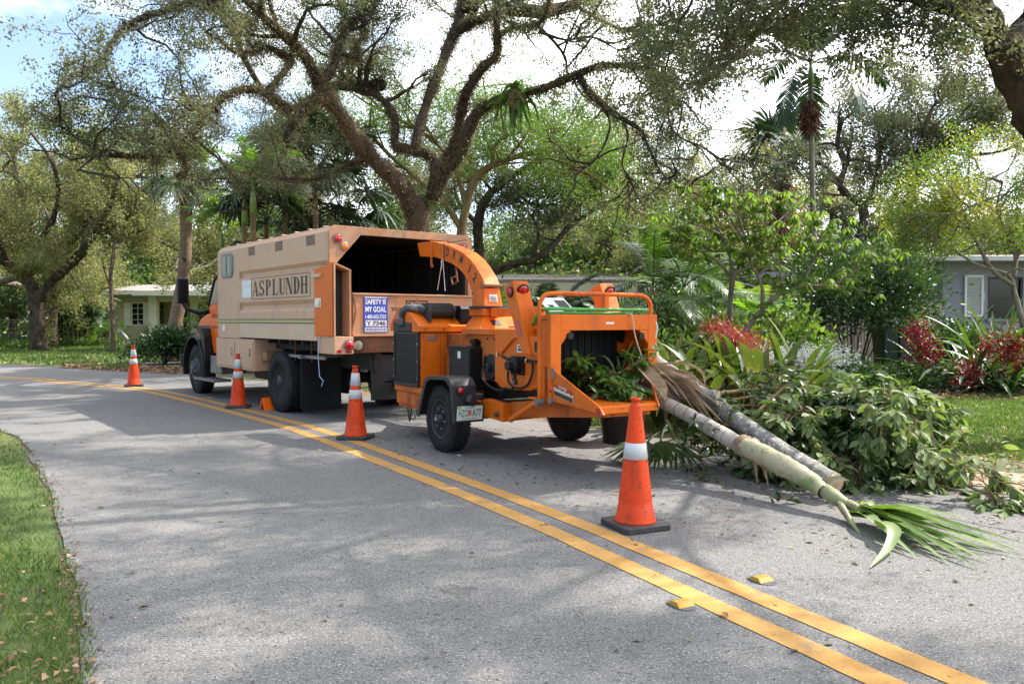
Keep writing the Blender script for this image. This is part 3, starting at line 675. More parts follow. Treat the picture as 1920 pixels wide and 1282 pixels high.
# chassis
k = MB()
for y in (-.43, .43): k.box(-1.85, 5.2, y - .05, y + .05, .72, .98)
for x in (-1.2, 0.0, 1.3, 2.6, 4.1): k.box(x - .05, x + .05, -.43, .43, .75, .92)
for y in (-.8, 0, .8):
    k.box(-1.8, 2.6, y - .04, y + .04, .98, 1.16)
for x in np.arange(-1.6, 2.7, .45): k.box(x - .03, x + .03, -1.1, 1.1, 1.08, 1.16)
part(k, 'chassis', M['chassis'], TX)
k = MB(); k.lathe([(.09, -1.0), (.09, 1.0)], 14, 'y', (0, 0, .485)); k.ball((0, 0, .485), .26, 8); k.lathe([(.07, -.9), (.07, .9)], 12, 'y', (4.24, 0, .485)); k.tube([(0, 0, .5), (3.0, 0, .75)], .05, 10); part(k, 'axle', M['chassis'], TX)
for y, x0, x1 in ((.55, 1.1, 1.9), (-.55, .9, 2.3)): k = MB(); k.box(x0, x1, min(y, y * 1.6), max(y, y * 1.6), .42, .95); part(k, 'air_tank', M['chassis'], TX, bevel=.05)
for s in (1, -1):
    wheel(TX, (0, 1.06 * s, .485), .485, .27, .285, s, 'truck', 4); wheel(TX, (0, .75 * s, .485), .485, .27, .285, s, 'truck', 4)
    wheel(TX, (4.24, 1.04 * s, .485), .485, .27, .285, s, 'front', 4)
    k = MB(); k.prism([(.50 * s, .10), (.52 * s, .08), (1.14 * s, .08), (1.17 * s, .12), (1.17 * s, .90), (.50 * s, .90)], -.80, -.785, 'x'); part(k, 'mudflap', M['flap'], TX, bevel=.003)
    k = MB(); k.box(-.83, -.76, .46 * s, 1.19 * s, .88, .93) if s > 0 else k.box(-.83, -.76, 1.19 * s, .46 * s, .88, .93); part(k, 'mudflap_bracket', M['galv'], TX)
k = MB(); k.box(-1.52, -.20, 1.09, 1.12, .885, .93); part(k, 'fender_bar', M['galv'], TX)
for x in (-.35, -.95):
    k = MB()
    for i in range(9):
        Mx = Matrix.Translation((x, 1.06, 1.13 - i * .035)) @ Matrix.Rotation(R(90 * (i % 2)), 4, 'Z'); k.box(-.012, .012, -.004, .004, -.022, .022, Mx)
    part(k, 'hanging_chain', M['rust'], TX)
k = MB(); k.tube([(-1.62, 1.235, 1.24), (-1.60, 1.24, 1.12), (-1.55, 1.235, .98), (-1.57, 1.235, .80), (-1.60, 1.24, .66), (-1.72, 1.24, .60), (-1.66, 1.24, .52)], .006, 6); part(k, 'hanging_cord', M['blue_rope'], TX)
# hitch plate, hooks and chains
k = MB(); k.prism([(.50, .28), (.50, .95), (-.50, .95), (-.50, .28), (-.28, .28), (-.28, .55), (.28, .55), (.28, .28)], -1.78, -1.74, 'x'); k.box(-1.78, -1.74, -.28, .28, .28, .53); k.box(-1.85, -1.74, -.12, .12, .42, .62); hp = part(k, 'hitch_plate', M['black_steel'], TX, bevel=.005)
k = MB(); k.tube([(-1.86, 0, .55), (-1.97, 0, .56), (-2.03, 0, .52), (-2.0, 0, .47), (-1.93, 0, .47)], .022, 8); part(k, 'pintle_hook', M['galv'], TX)
# cab
k = MB(); k.prism([(2.86, .80), (3.62, .80), (3.80, 1.16), (3.86, 1.72), (3.46, 2.26), (3.30, 2.33), (2.86, 2.33)], -1.02, 1.02, 'y'); part(k, 'cab_body', M['orange_cab'], TX, bevel=.03, seg=3)
k = MB(); k.prism([(2.92, .84), (3.52, .84), (3.68, 1.16), (3.74, 1.70), (2.92, 1.76)], 1.021, 1.045, 'y'); dr = part(k, 'cab_door', M['orange_cab'], TX, bevel=.01)
k = MB(); put_text(k, 'ASPLUNDH', (3.60, 1.047, 1.50), (-1, 0, 0), ZA, .60, .075, .02); put_text(k, 'TREE EXPERT', (3.60, 1.047, 1.30), (-1, 0, 0), ZA, .60, .05, .02); part(k, 'door_lettering', M['black_print'], dr)
k = MB(); k.prism([(2.95, 1.80), (3.74, 1.76), (3.42, 2.20), (2.95, 2.24)], 1.021, 1.034, 'y'); part(k, 'door_window', M['glass'], TX)
k = MB(); k.tube([(3.83, 1.035, 1.74), (3.45, 1.035, 2.25), (3.3, 1.035, 2.31), (2.9, 1.035, 2.31)], .022, 6); part(k, 'window_trim', M['black'], TX)
k = MB(); k.prism([(3.865, 1.78), (3.48, 2.28), (3.462, 2.262), (3.845, 1.76)], -.93, .93, 'y'); part(k, 'windscreen', M['glass'], TX)
k = MB(); k.prism([(3.80, 1.02), (3.85, 1.70), (4.40, 1.66), (5.10, 1.50), (5.34, 1.32), (5.36, .80), (3.80, .80)], -.80, .80, 'y'); part(k, 'bonnet', M['orange_cab'], TX, bevel=.06, seg=4)
k = MB(); k.box(5.34, 5.46, -1.12, 1.12, .46, .74); part(k, 'front_bumper', M['black'], TX, bevel=.03, seg=3)
for s in (1, -1):
    prof = []
    for i in range(15):
        a = R(-14 + 186 * i / 14); prof.append((4.24 + .66 * math.cos(a), .50 + .66 * math.sin(a)))
    inner = [(4.24 + (p[0] - 4.24) * .93, .50 + (p[1] - .50) * .93) for p in reversed(prof)]
    k = MB(); a_, b_ = (.80 * s, 1.23 * s); k.prism(prof + inner, min(a_, b_), max(a_, b_), 'y'); part(k, 'wheel_arch', M['black'], TX, bevel=.015, seg=3)
    k = MB(); k.prism([(3.64, .62), (3.56, .64), (3.62, 1.14), (3.80, 1.30), (3.98, 1.36), (4.02, 1.24), (3.78, 1.08)], min(.86 * s, 1.20 * s), max(.86 * s, 1.20 * s), 'y'); part(k, 'mudguard', M['black'], TX, bevel=.02, seg=3)
    k = MB(); k.box(2.90, 3.50, min(.62 * s, 1.12 * s), max(.62 * s, 1.12 * s), .44, .78); part(k, 'battery_box', M['galv'], TX, bevel=.02)
    k = MB(); k.box(2.82, 4.02 if s > 0 else 3.6, min(.95 * s, 1.28 * s), max(.95 * s, 1.28 * s), .30, .345); part(k, 'step', M['galv'], TX, bevel=.005)
    k = MB(); k.tube([(3.90, .98 * s, 1.64), (4.02, 1.15 * s, 1.60), (4.10, 1.38 * s, 1.68), (4.10, 1.45 * s, 1.80)], [.05, .05, .035, .03], 10); part(k, 'mirror_arm', M['black'], TX, smooth=True)
    k = MB(); k.box(4.06, 4.16, min(1.33 * s, 1.55 * s), max(1.33 * s, 1.55 * s), 1.78, 2.28); mr = part(k, 'mirror', M['black'], TX, bevel=.03, seg=3)
    k = MB(); k.box(4.052, 4.06, min(1.36 * s, 1.52 * s), max(1.36 * s, 1.52 * s), 1.98, 2.25); k.box(4.052, 4.06, min(1.36 * s, 1.52 * s), max(1.36 * s, 1.52 * s), 1.81, 1.95); mm = part(k, 'mirror_glass', mat('mirror_glass', (0.5, 0.55, 0.62), 0.03, metal=1.0), mr)

# ================================================================ the wood chipper
CX = empty('wood_chipper', (-0.01, 9.326, 0), R(122), 'orange towed wood chipper with raised chute, feed hopper and safety bar', 'wood chipper')
for s in (1, -1):
    wheel(CX, (0, .83 * s, .37), .37, .215, .215, s, 'trailer', 4)
    prof = [(.45, .38), (.30, .72), (.25, .80), (.17, .835), (-.25, .85), (-.34, .83), (-.40, .76), (-.47, .40)]
    def sh(p, d):
        return [(x - d * (1 if x > 0 else -1) * .9, z - d * .8) for x, z in p]
    k = MB(); k.prism(prof + sh(prof, .014)[::-1], min(.70 * s, .985 * s), max(.70 * s, .985 * s), 'y'); fd = part(k, 'fender', M['black_steel'], CX, bevel=.004)
    k = MB(); k.prism(prof + sh(prof, .045)[::-1], min(.985 * s, .993 * s), max(.985 * s, .993 * s), 'y'); part(k, 'fender_lip', M['black_steel'], fd)
    k = MB(); k.box(-.05, .05, min(.55 * s, .72 * s), max(.55 * s, .72 * s), .33, .41); k.box(-.4, .4, min(.60 * s, .70 * s), max(.60 * s, .70 * s), .60, .66); part(k, 'fender_bracket', M['black_steel'], CX)
lamp(CX, (-.425, .90, .71), (-.97, 0, .2), .035, M['red_lens'], 'reflector', M['black'])
# licence plate on a bracket under the fender
Mp = Matrix.Translation((-.485, .825, .475)) @ Matrix.Rotation(R(-6), 4, 'Y')
k = MB(); k.box(-.006, .006, -.175, .175, -.10, .09, Mp); pk = part(k, 'plate_bracket', M['black_steel'], CX)
k = MB(); k.box(-.0095, -.006, -.155, .155, -.076, .078, Mp); lp = part(k, 'licence_plate', M['plate_print'], CX, bevel=.002)
xa, za = Mp.to_3x3() @ Vector((0, -1, 0)), Mp.to_3x3() @ Vector((0, 0, 1))
def pp(y, z, e=.0102): return Mp @ Vector((-e, y, z))
k = MB(); put_text(k, 'HZO', pp(.132, -.038), xa, za, .112, .078, .01); put_text(k, 'A77', pp(-.028, -.038), xa, za, .108, .078, .01); put_text(k, 'SUNSHINE STATE', pp(.085, -.066), xa, za, .17, .016)
put_text(k, 'FLORIDA', pp(.06, .053), xa, za, .12, .016); part(k, 'plate_lettering', M['green_print'], lp)
k = MB(); c = pp(-.0, 0.002); k.add([c + xa * (.024 * math.cos(t)) + za * (.036 * math.sin(t)) for t in np.linspace(0, 6.1, 14)], [tuple(range(14))]); part(k, 'plate_emblem', mat('plate_orange', (0.62, 0.16, 0.10), 0.5), lp)
k = MB(); k.box(-.012, -.0065, .11, .15, .045, .075, Mp); part(k, 'plate_sticker', M['stripe_print'], lp)
k = MB(); k.box(-.06, .0, -.05, .05, -.03, .05, Matrix.Translation((-.49, .84, .60)) @ Matrix.Rotation(R(25), 4, 'Z') @ Matrix.Rotation(R(35), 4, 'X')); part(k, 'plate_lamp', M['black_steel'], CX, bevel=.005)
# running gear and frame
k = MB(); k.tube([(0, -.75, .37), (0, .75, .37)], .04, 10)
for y in (-.52, .52): k.box(-.75, 1.6, y - .05, y + .05, .42, .56)
part(k, 'axle_frame', M['orange_dirty'], CX, bevel=.005)
k = MB(); k.box(.70, 1.62, -.74, .735, .40, .56); k.box(.80, 1.60, -.72, .715, .36, .40); part(k, 'engine_base', M['orange_dirty'], CX, bevel=.008)
k = MB(); k.box(.74, 1.64, -.75, .755, .565, .635); part(k, 'engine_base_rail', M['orange_dirty'], CX, bevel=.008)
k = MB(); k.prism([(-.34, .415), (-.34, .585), (-.42, .605), (-.74, .585), (-.74, .40)], .50, .60, 'y'); part(k, 'side_frame', M['orange'], CX, bevel=.006)
k = MB(); k.prism([(.60, .395), (.60, .585), (-.62, .60), (-.62, .44)], -.80, -.741, 'x'); part(k, 'cross_frame', M['orange'], CX, bevel=.006)
k = MB(); k.box(-.70, .68, -.48, .30, .50, .58); k.box(-.2, .3, -.3, .2, .58, .76); part(k, 'gap_shade_box', M['chassis'], CX)  # added dark box standing for the shade in the open gap underneath
k = MB(); k.tube([(-.70, .60, .47), (-.70, .64, .47)], .028, 14); k.tube([(-.70, .638, .47), (-.70, .642, .47)], .018, 12); part(k, 'jack_socket', M['rust'], CX)
k = MB(); k.box(1.6, 2.9, -.06, .06, .44, .56); k.prism([(1.55, -.5), (1.55, .5), (2.3, .06), (2.3, -.06)], .46, .54, 'z'); part(k, 'drawbar', M['orange_dirty'], CX, bevel=.006)
k = MB(); k.lathe([(.06, -.02), (.06, .02), (.035, .02), (.035, -.02)], 20, 'z', (2.96, 0, .50), closed=True); k.box(2.85, 2.92, -.05, .05, .45, .55); part(k, 'tow_eye', M['galv'], CX)
k = MB()
cp = [(1.9, .12, .46), (2.1, .14, .36), (2.35, .13, .30), (2.6, .12, .36), (2.85, .10, .52), (2.98, .10, .62)]
cps = smooth_line(cp, 6)
for i in range(len(cps) - 1):
    d = (cps[i + 1] - cps[i]); Mx = Matrix.Translation(cps[i]) @ d.to_track_quat('X', 'Z').to_matrix().to_4x4() @ Matrix.Rotation(R(90 * (i % 2)), 4, 'X'); k.box(-.01, d.length + .01, -.016, .016, -.004, .004, Mx)
part(k, 'safety_chain', M['galv'], CX)
k = MB(); k.tube(smooth_line([(1.75, .45, .45), (1.80, .45, .20), (1.95, .4, .10), (2.2, .3, .14), (2.5, .22, .4), (2.95, .2, .72)], 6), .009, 6); k.tube(smooth_line([(1.5, .5, .38), (1.52, .5, .24), (1.62, .5, .16), (1.75, .5, .22), (1.8, .45, .4)], 6), .007, 6); part(k, 'electric_cable', M['black'], CX)
# engine enclosure
k = MB(); k.box(.90, 1.62, -.74, .735, .64, 1.315); part(k, 'engine_housing', M['orange'], CX, bevel=.006)
k = MB(); k.box(.915, 1.60, .736, .745, .66, 1.30); part(k, 'radiator_core', M['dark_inside'], CX)
k = MB()
for x in np.linspace(.925, 1.59, 23): k.box(x - .0045, x + .0045, .756, .762, .675, 1.29)
for z in np.linspace(.68, 1.285, 24): k.box(.92, 1.595, .762, .768, z - .0045, z + .0045)
part(k, 'radiator_grille', M['grille_mesh'], CX)
k = MB()
for a in ((.90, .925, .665, 1.30), (1.59, 1.615, .665, 1.30)): k.box(a[0], a[1], .745, .775, a[2], a[3])
for a in ((.90, 1.615, .645, .675), (.90, 1.615, 1.29, 1.315)): k.box(a[0], a[1], .745, .774, a[2], a[3])
part(k, 'grille_frame', M['black_steel'], CX)
k = MB()
for z in (.74, .95, 1.16): k.box(.90, .912, .776, .782, z, z + .02); k.box(1.60, 1.612, .776, .782, z, z + .02)
part(k, 'grille_clips', M['chrome'], CX)
k = MB(); k.box(1.05, 1.58, .70, .80, 1.318, 1.43); part(k, 'exhaust_shroud', M['black_steel'], CX, bevel=.01)
for y0, y1 in ((.735, .475), (.462, .12), (.11, -.72)):
    k = MB(); k.box(.888, .90, min(y0, y1), max(y0, y1), .665, 1.305); pn = part(k, 'rear_panel', M['orange'], CX, bevel=.003)
    k = MB()
    for z in (.70, .98, 1.265):
        for y in (max(y0, y1) - .035, min(y0, y1) + .035): k.lathe([(.010, .884), (.010, .889)], 8, 'x', (0, y, z)); 
    part(k, 'panel_bolts', M['rust'], pn)
k = MB(); k.prism([(y, z) for y, z in ((.65, 1.22), (.65, 1.26), (.62, 1.28), (.55, 1.28), (.52, 1.26), (.52, 1.22), (.55, 1.20), (.62, 1.20))], .882, .888, 'x'); part(k, 'name_plate', M['chrome'], CX)
roof = [(.835, 1.318), (.835, 1.385), (1.12, 1.555), (1.46, 1.60), (1.70, 1.40), (1.70, 1.325), (1.685, 1.325), (1.685, 1.395), (1.455, 1.585), (1.125, 1.54), (.85, 1.375), (.85, 1.318)]
k = MB(); k.prism(roof, -.77, .785, 'y'); rf = part(k, 'hood', M['orange'], CX, bevel=.004)
k = MB(); k.prism([(.85, 1.318), (.85, 1.375), (1.125, 1.54), (1.455, 1.585), (1.685, 1.395), (1.685, 1.318)], .765, .783, 'y'); part(k, 'hood_end', M['orange'], CX); k = MB(); k.prism([(.85, 1.318), (.85, 1.375), (1.125, 1.54), (1.455, 1.585), (1.685, 1.395), (1.685, 1.318)], -.765, -.75, 'y'); part(k, 'hood_end', M['orange'], CX)
k = MB()
for y in (.7, .45, .15, -.2): k.lathe([(.012, .826), (.012, .836)], 8, 'x', (0, y, 1.35))
part(k, 'hood_bolts', M['rust'], CX)
k = MB(); k.box(1.50, 1.60, .786, .789, 1.40, 1.47); part(k, 'warning_sticker', M['red_print'], CX)
k = MB(); k.tube(smooth_line([(1.30, .80, 1.38), (1.31, .80, 1.50), (1.26, .78, 1.575), (1.18, .74, 1.605), (1.08, .66, 1.60), (1.02, .60, 1.58)], 5), .052, 14); part(k, 'exhaust_elbow', mat('scorched_steel', (0.07, 0.075, 0.09), 0.4, metal=0.6, layers=[((0.3, 0.27, 0.24), 9, 0.5, 0.65, 6)]), CX, smooth=True)
k = MB(); k.lathe([(0, -.30), (.08, -.30), (.09, -.285), (.09, .06), (.08, .075), (0, .075)], 28, 'y', (1.0, .54, 1.572)); mf = part(k, 'muffler', M['black_steel'], CX, smooth=False)
k = MB()
for i in range(9):
    y = .585 - i * .037
    for a0 in range(20, 150, 14):
        Mx = Matrix.Translation((1.0, y, 1.572)) @ Matrix.Rotation(R(a0 - 90), 4, 'Y') @ Matrix.Rotation(R(25), 4, 'Z'); k.box(-.012, .012, -.007, .007, .088, .099, Mx)
part(k, 'heat_shield_slots', M['black_steel'], mf)
k = MB(); k.prism([(.87, 1.43), (.87, 1.59), (.90, 1.665), (1.10, 1.665), (1.13, 1.59), (1.13, 1.50)], .60, .625, 'y'); k.prism([(.90, 1.48), (.90, 1.56), (1.10, 1.56), (1.10, 1.50)], .26, .28, 'y'); part(k, 'muffler_bracket', M['black_steel'], CX)
k = MB(); k.prism([(.86, 1.42), (.86, 1.60), (.90, 1.64), (1.08, 1.64), (1.12, 1.60), (1.12, 1.50)], -.07, .20, 'y'); k.lathe([(.05, .20), (.05, .26)], 14, 'y', (1.0, 0, 1.57)); ab = part(k, 'air_filter_cover', M['black'], CX, bevel=.008)
k = MB(); k.box(.852, .86, -.02, .08, 1.575, 1.625)
# fuel tank with cap and hose
k = MB(); k.box(.0, .50, .29, .56, .66, 1.145); ft = part(k, 'fuel_tank', M['black'], CX, bevel=.014, seg=3)
k = MB(); k.box(.03, .53, .27, .575, 1.145, 1.158); part(k, 'tank_lid', M['black_steel'], ft)
k = MB(); k.box(.20, .27, .5605, .563, 1.02, 1.10); part(k, 'tank_label', M['white_print'], ft)
k = MB(); k.lathe([(.03, 1.158), (.03, 1.19), (.05, 1.19), (.05, 1.235), (.03, 1.25), (0, 1.25)], 18, 'z', (.10, .44, 0)); k.box(.04, .16, .36, .40, 1.158, 1.22); part(k, 'tank_cap', M['black'], ft, smooth=False)
k = MB(); k.lathe([(.012, .56), (.012, .60)], 8, 'y', (.46, 0, 1.09)); k.lathe([(.012, .56), (.012, .60)], 8, 'y', (.46, 0, .90)); part(k, 'tank_hinge', M['rust'], ft)
k = MB(); k.tube(smooth_line([(.02, .35, 1.16), (-.02, .34, 1.13), (-.10, .42, 1.0), (-.30, .56, .84), (-.50, .60, .76), (-.66, .59, .72), (-.78, .57, .73)], 6), .011, 8); part(k, 'fuel_hose', M['black'], CX, smooth=True)
# drum and feed housings
k = MB(); k.box(-.34, .88, -.44, .385, .78, 1.295); dh = part(k, 'drum_housing', M['orange_dirty'], CX, bevel=.005)
k = MB(); k.box(-.36, .36, -.47, .46, 1.298, 1.362); fb = part(k, 'top_plate', M['orange'], CX, bevel=.004)
k = MB(); put_text(k, '481-4605', (-.364, .40, 1.312), XA, ZA, .22, .034); part(k, 'serial_lettering', M['black_print'], fb)
k = MB(); k.lathe([(.15, .386), (.15, .40), (.13, .41), (.05, .41), (.05, .45), (0, .45)], 24, 'y', (-.20, 0, .93)); part(k, 'drum_bearing', M['black_steel'], CX)
k = MB()
for x in (-.28, -.12): k.lathe([(.012, .386), (.012, .40)], 8, 'y', (x, 0, 1.25))
part(k, 'housing_bolts', M['rust'], CX)
k = MB(); k.prism([(-.47, .80), (-.47, 1.36), (-1.27, 1.36), (-1.27, .76), (-.60, .74)], -.50, .50, 'y'); k.prism([(-1.271, .76), (-1.271, 1.40), (-1.519, 1.455), (-1.519, .74)], .475, .50, 'y'); fh = part(k, 'feed_housing', M['orange'], CX, bevel=.005)
k = MB(); k.prism([(-.61, 1.10), (-.60, .76), (-.71, .73), (-1.20, .75), (-1.36, .80), (-1.34, 1.13), (-1.17, 1.22), (-1.05, 1.26), (-.92, 1.27)], .503, .53, 'y'); part(k, 'roller_plate', M['orange'], CX, bevel=.004)
k = MB(); k.tube(smooth_line([(-.66, .545, 1.10), (-.93, .55, 1.275), (-1.05, .55, 1.27), (-1.17, .55, 1.22)], 4), .013, 8); part(k, 'grease_line', M['orange'], CX)
k = MB(); k.lathe([(.085, .53), (.085, .62), (.05, .64), (.05, .69), (0, .69)], 18, 'y', (-1.02, 0, 1.0)); k.box(-1.12, -.90, .53, .565, .90, 1.09, ); k.tube([(-1.0, .64, 1.05), (-.9, .66, 1.09), (-.80, .60, 1.08)], .018, 8); part(k, 'feed_motor', M['black'], CX, bevel=.006)
k = MB(); k.prism([(-.80, 1.07), (-.86, 1.07), (-.98, .80), (-.92, .79)], .53, .548, 'y'); part(k, 'guide_slot', M['black_steel'], CX)
for i in range(5):
    k = MB(); 
k = MB()
for i in range(5): t = (i + .5) / 5; k.lathe([(.013, .548), (.013, .556)], 8, 'y', (-.83 - .12 * t, 0, 1.06 - .26 * t))
part(k, 'slot_bolts', M['galv'], CX)
k = MB(); k.tube(smooth_line([(-1.27, .55, 1.06), (-1.30, .56, .95), (-1.22, .56, .82), (-1.10, .57, .77), (-.98, .57, .77)], 5), .012, 8); k.tube(smooth_line([(-1.0, .66, .94), (-1.04, .68, .84), (-1.10, .66, .78), (-.95, .60, .75), (-.78, .57, .75)], 5), .013, 8); part(k, 'hydraulic_hose', M['black'], CX, smooth=True)
k = MB(); k.box(-1.36, -1.22, .53, .56, 1.035, 1.062); part(k, 'valve_handle', M['black'], CX)
k = MB(); k.box(-1.20, -1.17, .53, .57, 1.03, 1.07); k.box(-.62, -.60, .53, .56, 1.07, 1.12); part(k, 'valve_body', M['chrome'], CX)
k = MB(); k.box(-1.07, -.97, .531, .533, 1.13, 1.21); k.box(-1.43, -1.40, .501, .504, .86, 1.0); s_ = part(k, 'instruction_sticker', M['white_print'], CX)
k = MB(); k.box(-1.06, -.99, .5335, .5345, 1.145, 1.17); k.box(-1.05, -.99, .5335, .5345, 1.18, 1.195); part(k, 'sticker_print', M['black_print'], s_)
# discharge chute
def quad_duct(mb, secs):
    """secs: list of 4-corner rings"""
    vs = [p for s_ in secs for p in s_]; fs = [(4 * i + a, 4 * i + (a + 1) % 4, 4 * i + 4 + (a + 1) % 4, 4 * i + 4 + a) for i in range(len(secs) - 1) for a in range(4)]
    fs += [(3, 2, 1, 0), tuple(4 * (len(secs) - 1) + a for a in range(4))]; mb.add(vs, fs)
def rect(x0, x1, y0, y1, z): return [(x0, y0, z), (x1, y0, z), (x1, y1, z), (x0, y1, z)]
k = MB(); quad_duct(k, [rect(.20, .60, -.10, .30, 1.362), rect(.40, .68, -.13, .13, 1.515)]); part(k, 'chute_base', M['orange'], CX, bevel=.003)
k = MB(); k.box(.199, .2, -.02, .10, 1.40, 1.46, Matrix.Translation((.045, 0, .0)) ); k.v = [(v[0] + (v[2] - 1.362) * 1.3 - .052, v[1], v[2]) for v in k.v]; part(k, 'warning_label', M['black_steel'], CX)
k = MB(); k.box(.37, .72, -.16, .16, 1.515, 1.60); part(k, 'swivel_ring', M['orange_dirty'], CX, bevel=.004)
k = MB(); k.lathe([(.21, 1.60), (.235, 1.605), (.235, 1.625), (.19, 1.63)], 28, 'z', (.54, 0, 0)); part(k, 'swivel_flange', M['black_steel'], CX)
k = MB(); k.prism([(.34, .08), (.34, -.02), (-.62, -.06), (-.62, .02)], 1.50, 1.60, 'z'); part(k, 'chute_brace', M['orange'], CX, bevel=.006)
k = MB(); quad_duct(k, [rect(.40, .68, -.13, .13, 1.63), rect(.44, .73, -.105, .105, 1.845)]); part(k, 'chute_neck', M['orange'], CX, bevel=.003)
k = MB(); k.prism([(.05, 1.68), (-.06, 1.68), (-.06, 1.77), (.05, 1.77)], .40, .404, 'x'); k.v = [(v[0] + (v[2] - 1.63) * .19 - .006, v[1], v[2]) for v in k.v]; nl_ = part(k, 'chute_label', M['white_print'], CX)
k = MB()
for z in (1.69, 1.71, 1.73): k.box(.398, .3995, -.05, .04, z, z + .01)
k.v = [(v[0] + (v[2] - 1.63) * .19 - .0065, v[1], v[2]) for v in k.v]; part(k, 'label_print', M['black_print'], nl_)
k = MB(); k.tube([(.42, -.13, 1.875), (.42, .13, 1.875)], .022, 10); k.tube([(.42, .135, 1.84), (.44, .14, 1.90)], .02, 8); part(k, 'chute_hinge', M['rust'], CX)
outer = [(.425, 1.88), (.50, 1.985), (.64, 2.105), (.80, 2.22), (1.0, 2.315), (1.22, 2.385), (1.50, 2.455), (1.82, 2.52)]
inner = [(.745, 1.80), (.79, 1.875), (.88, 1.975), (.99, 2.06), (1.13, 2.135), (1.32, 2.20), (1.55, 2.255), (1.80, 2.315)]
k = MB(); quad_duct(k, [[(o_[0], -.105, o_[1]), (i_[0], -.105, i_[1]), (i_[0], .105, i_[1]), (o_[0], .105, o_[1])] for o_, i_ in zip(outer, inner)]); ch = part(k, 'discharge_chute', M['orange'], CX, bevel=.003)
k = MB(); quad_duct(k, [[(1.83, -.11, 2.525), (1.82, -.11, 2.315), (1.82, .11, 2.315), (1.83, .11, 2.525)], [(2.30, -.11, 2.535), (2.22, -.11, 2.345), (2.22, .11, 2.345), (2.30, .11, 2.535)]]); part(k, 'chute_deflector', M['orange'], CX, bevel=.003)
k = MB(); k.box(1.83, 1.865, .111, .125, 2.20, 2.55); k.box(1.80, 1.86, .111, .12, 2.17, 2.21); part(k, 'deflector_lever', M['orange_dirty'], CX)
k = MB(); k.box(1.48, 1.50, .106, .110, 2.24, 2.47); k.box(1.0, 1.5, .04, .06, 2.47, 2.476); part(k, 'chute_strap', M['black_steel'], CX)
k = MB()                                             # letters follow the bend of the chute
mid = [((o_[0] + i_[0]) / 2, (o_[1] + i_[1]) / 2) for o_, i_ in zip(outer, inner)]
for chh, t in (('D', .30), ('R', .44), ('M', .58), ('1', .76), ('2', .88)):
    pts = mid[::-1]; L = [0]
    for a, b_ in zip(pts, pts[1:]): L.append(L[-1] + math.dist(a, b_))
    s_ = L[-1] * t; j = max(i for i in range(len(L) - 1) if L[i] <= s_); f_ = (s_ - L[j]) / (L[j + 1] - L[j])
    px_, pz_ = pts[j][0] + (pts[j + 1][0] - pts[j][0]) * f_, pts[j][1] + (pts[j + 1][1] - pts[j][1]) * f_
    j0, j1 = max(j - 1, 0), min(j + 2, len(pts) - 1)
    d = Vector((pts[j1][0] - pts[j0][0], 0, pts[j1][1] - pts[j0][1])).normalized(); u_ = Vector((0, 1, 0)).cross(d); u_ = u_ if u_.z > 0 else -u_
    h_ = .115; w_ = .03 if chh == '1' else .078
    put_text(k, chh, Vector((px_, .1068, pz_)) - d * (w_ / 2) - u_ * (h_ / 2) + u_ * .02, d, u_, w_, h_, .035)
part(k, 'chute_lettering', M['black_print'], CX)
k = MB(); k.tube([(1.52, .12, 2.26), (1.66, .12, 1.86)], .004, 5); k.tube([(1.50, .12, 2.26), (1.44, .12, 1.84)], .004, 5); k.tube(smooth_line([(1.53, .13, 2.24), (1.50, .14, 2.17), (1.54, .13, 2.12), (1.51, .13, 2.18)], 4), .006, 5); part(k, 'pull_rope', M['white_print'], CX)
k = MB(); k.tube([(1.40, .0, 2.26), (1.32, .0, 1.96), (1.46, .0, 1.93), (1.50, .0, 2.02), (1.38, .0, 2.03)], .012, 8); part(k, 'crank_handle', M['rust'], CX)
# light posts
for s in (1, -1):
    y0, y1 = (.62, .44) if s > 0 else (-.50, -.68)
    ya, yb = max(y0, y1), min(y0, y1)
    k = MB()
    quad_duct(k, [[(-.84, ya, 1.80), (-1.02, ya, 1.86), (-1.02, yb, 1.86), (-.84, yb, 1.80)], [(-1.20, ya, 1.12), (-1.36, ya, 1.12), (-1.36, yb, 1.12), (-1.20, yb, 1.12)]])
    k.v = [(v[0], v[1], v[2]) for v in k.v]; po = part(k, 'light_post', M['orange'], CX, bevel=.005)
    nx = Vector((-.9, 0, .42)).normalized()
    lamp(CX, Vector((-1.072, (ya + yb) / 2, 1.765)), (-.92, 0, -.38), .055, M['red_lens'], 'tail_light', M['black'])
    if s > 0:
        lamp(CX, (-.985, ya + .001, 1.745), (0, 1, 0), .045, M['red_lens'], 'side_light', M['black'])
        k = MB(); k.prism([(-1.045, 1.45), (-1.135, 1.47), (-1.21, 1.30), (-1.12, 1.285)], ya + .001, ya + .004, 'y'); part(k, 'reflector', M['red_lens'], CX)
k = MB(); k.box(-1.52, -1.30, .50, .60, 1.12, 1.30); sb = part(k, 'socket_box', M['orange'], CX, bevel=.004)
k = MB(); k.box(-1.523, -1.519, .52, .585, 1.15, 1.25); k.box(-1.50, -1.40, .6005, .604, 1.15, 1.25); part(k, 'socket_opening', M['dark_inside'], sb)
k = MB(); k.box(-1.56, -.98, -.52, .52, 1.362, 1.40); part(k, 'feed_top_plate', M['orange'], CX, bevel=.004)
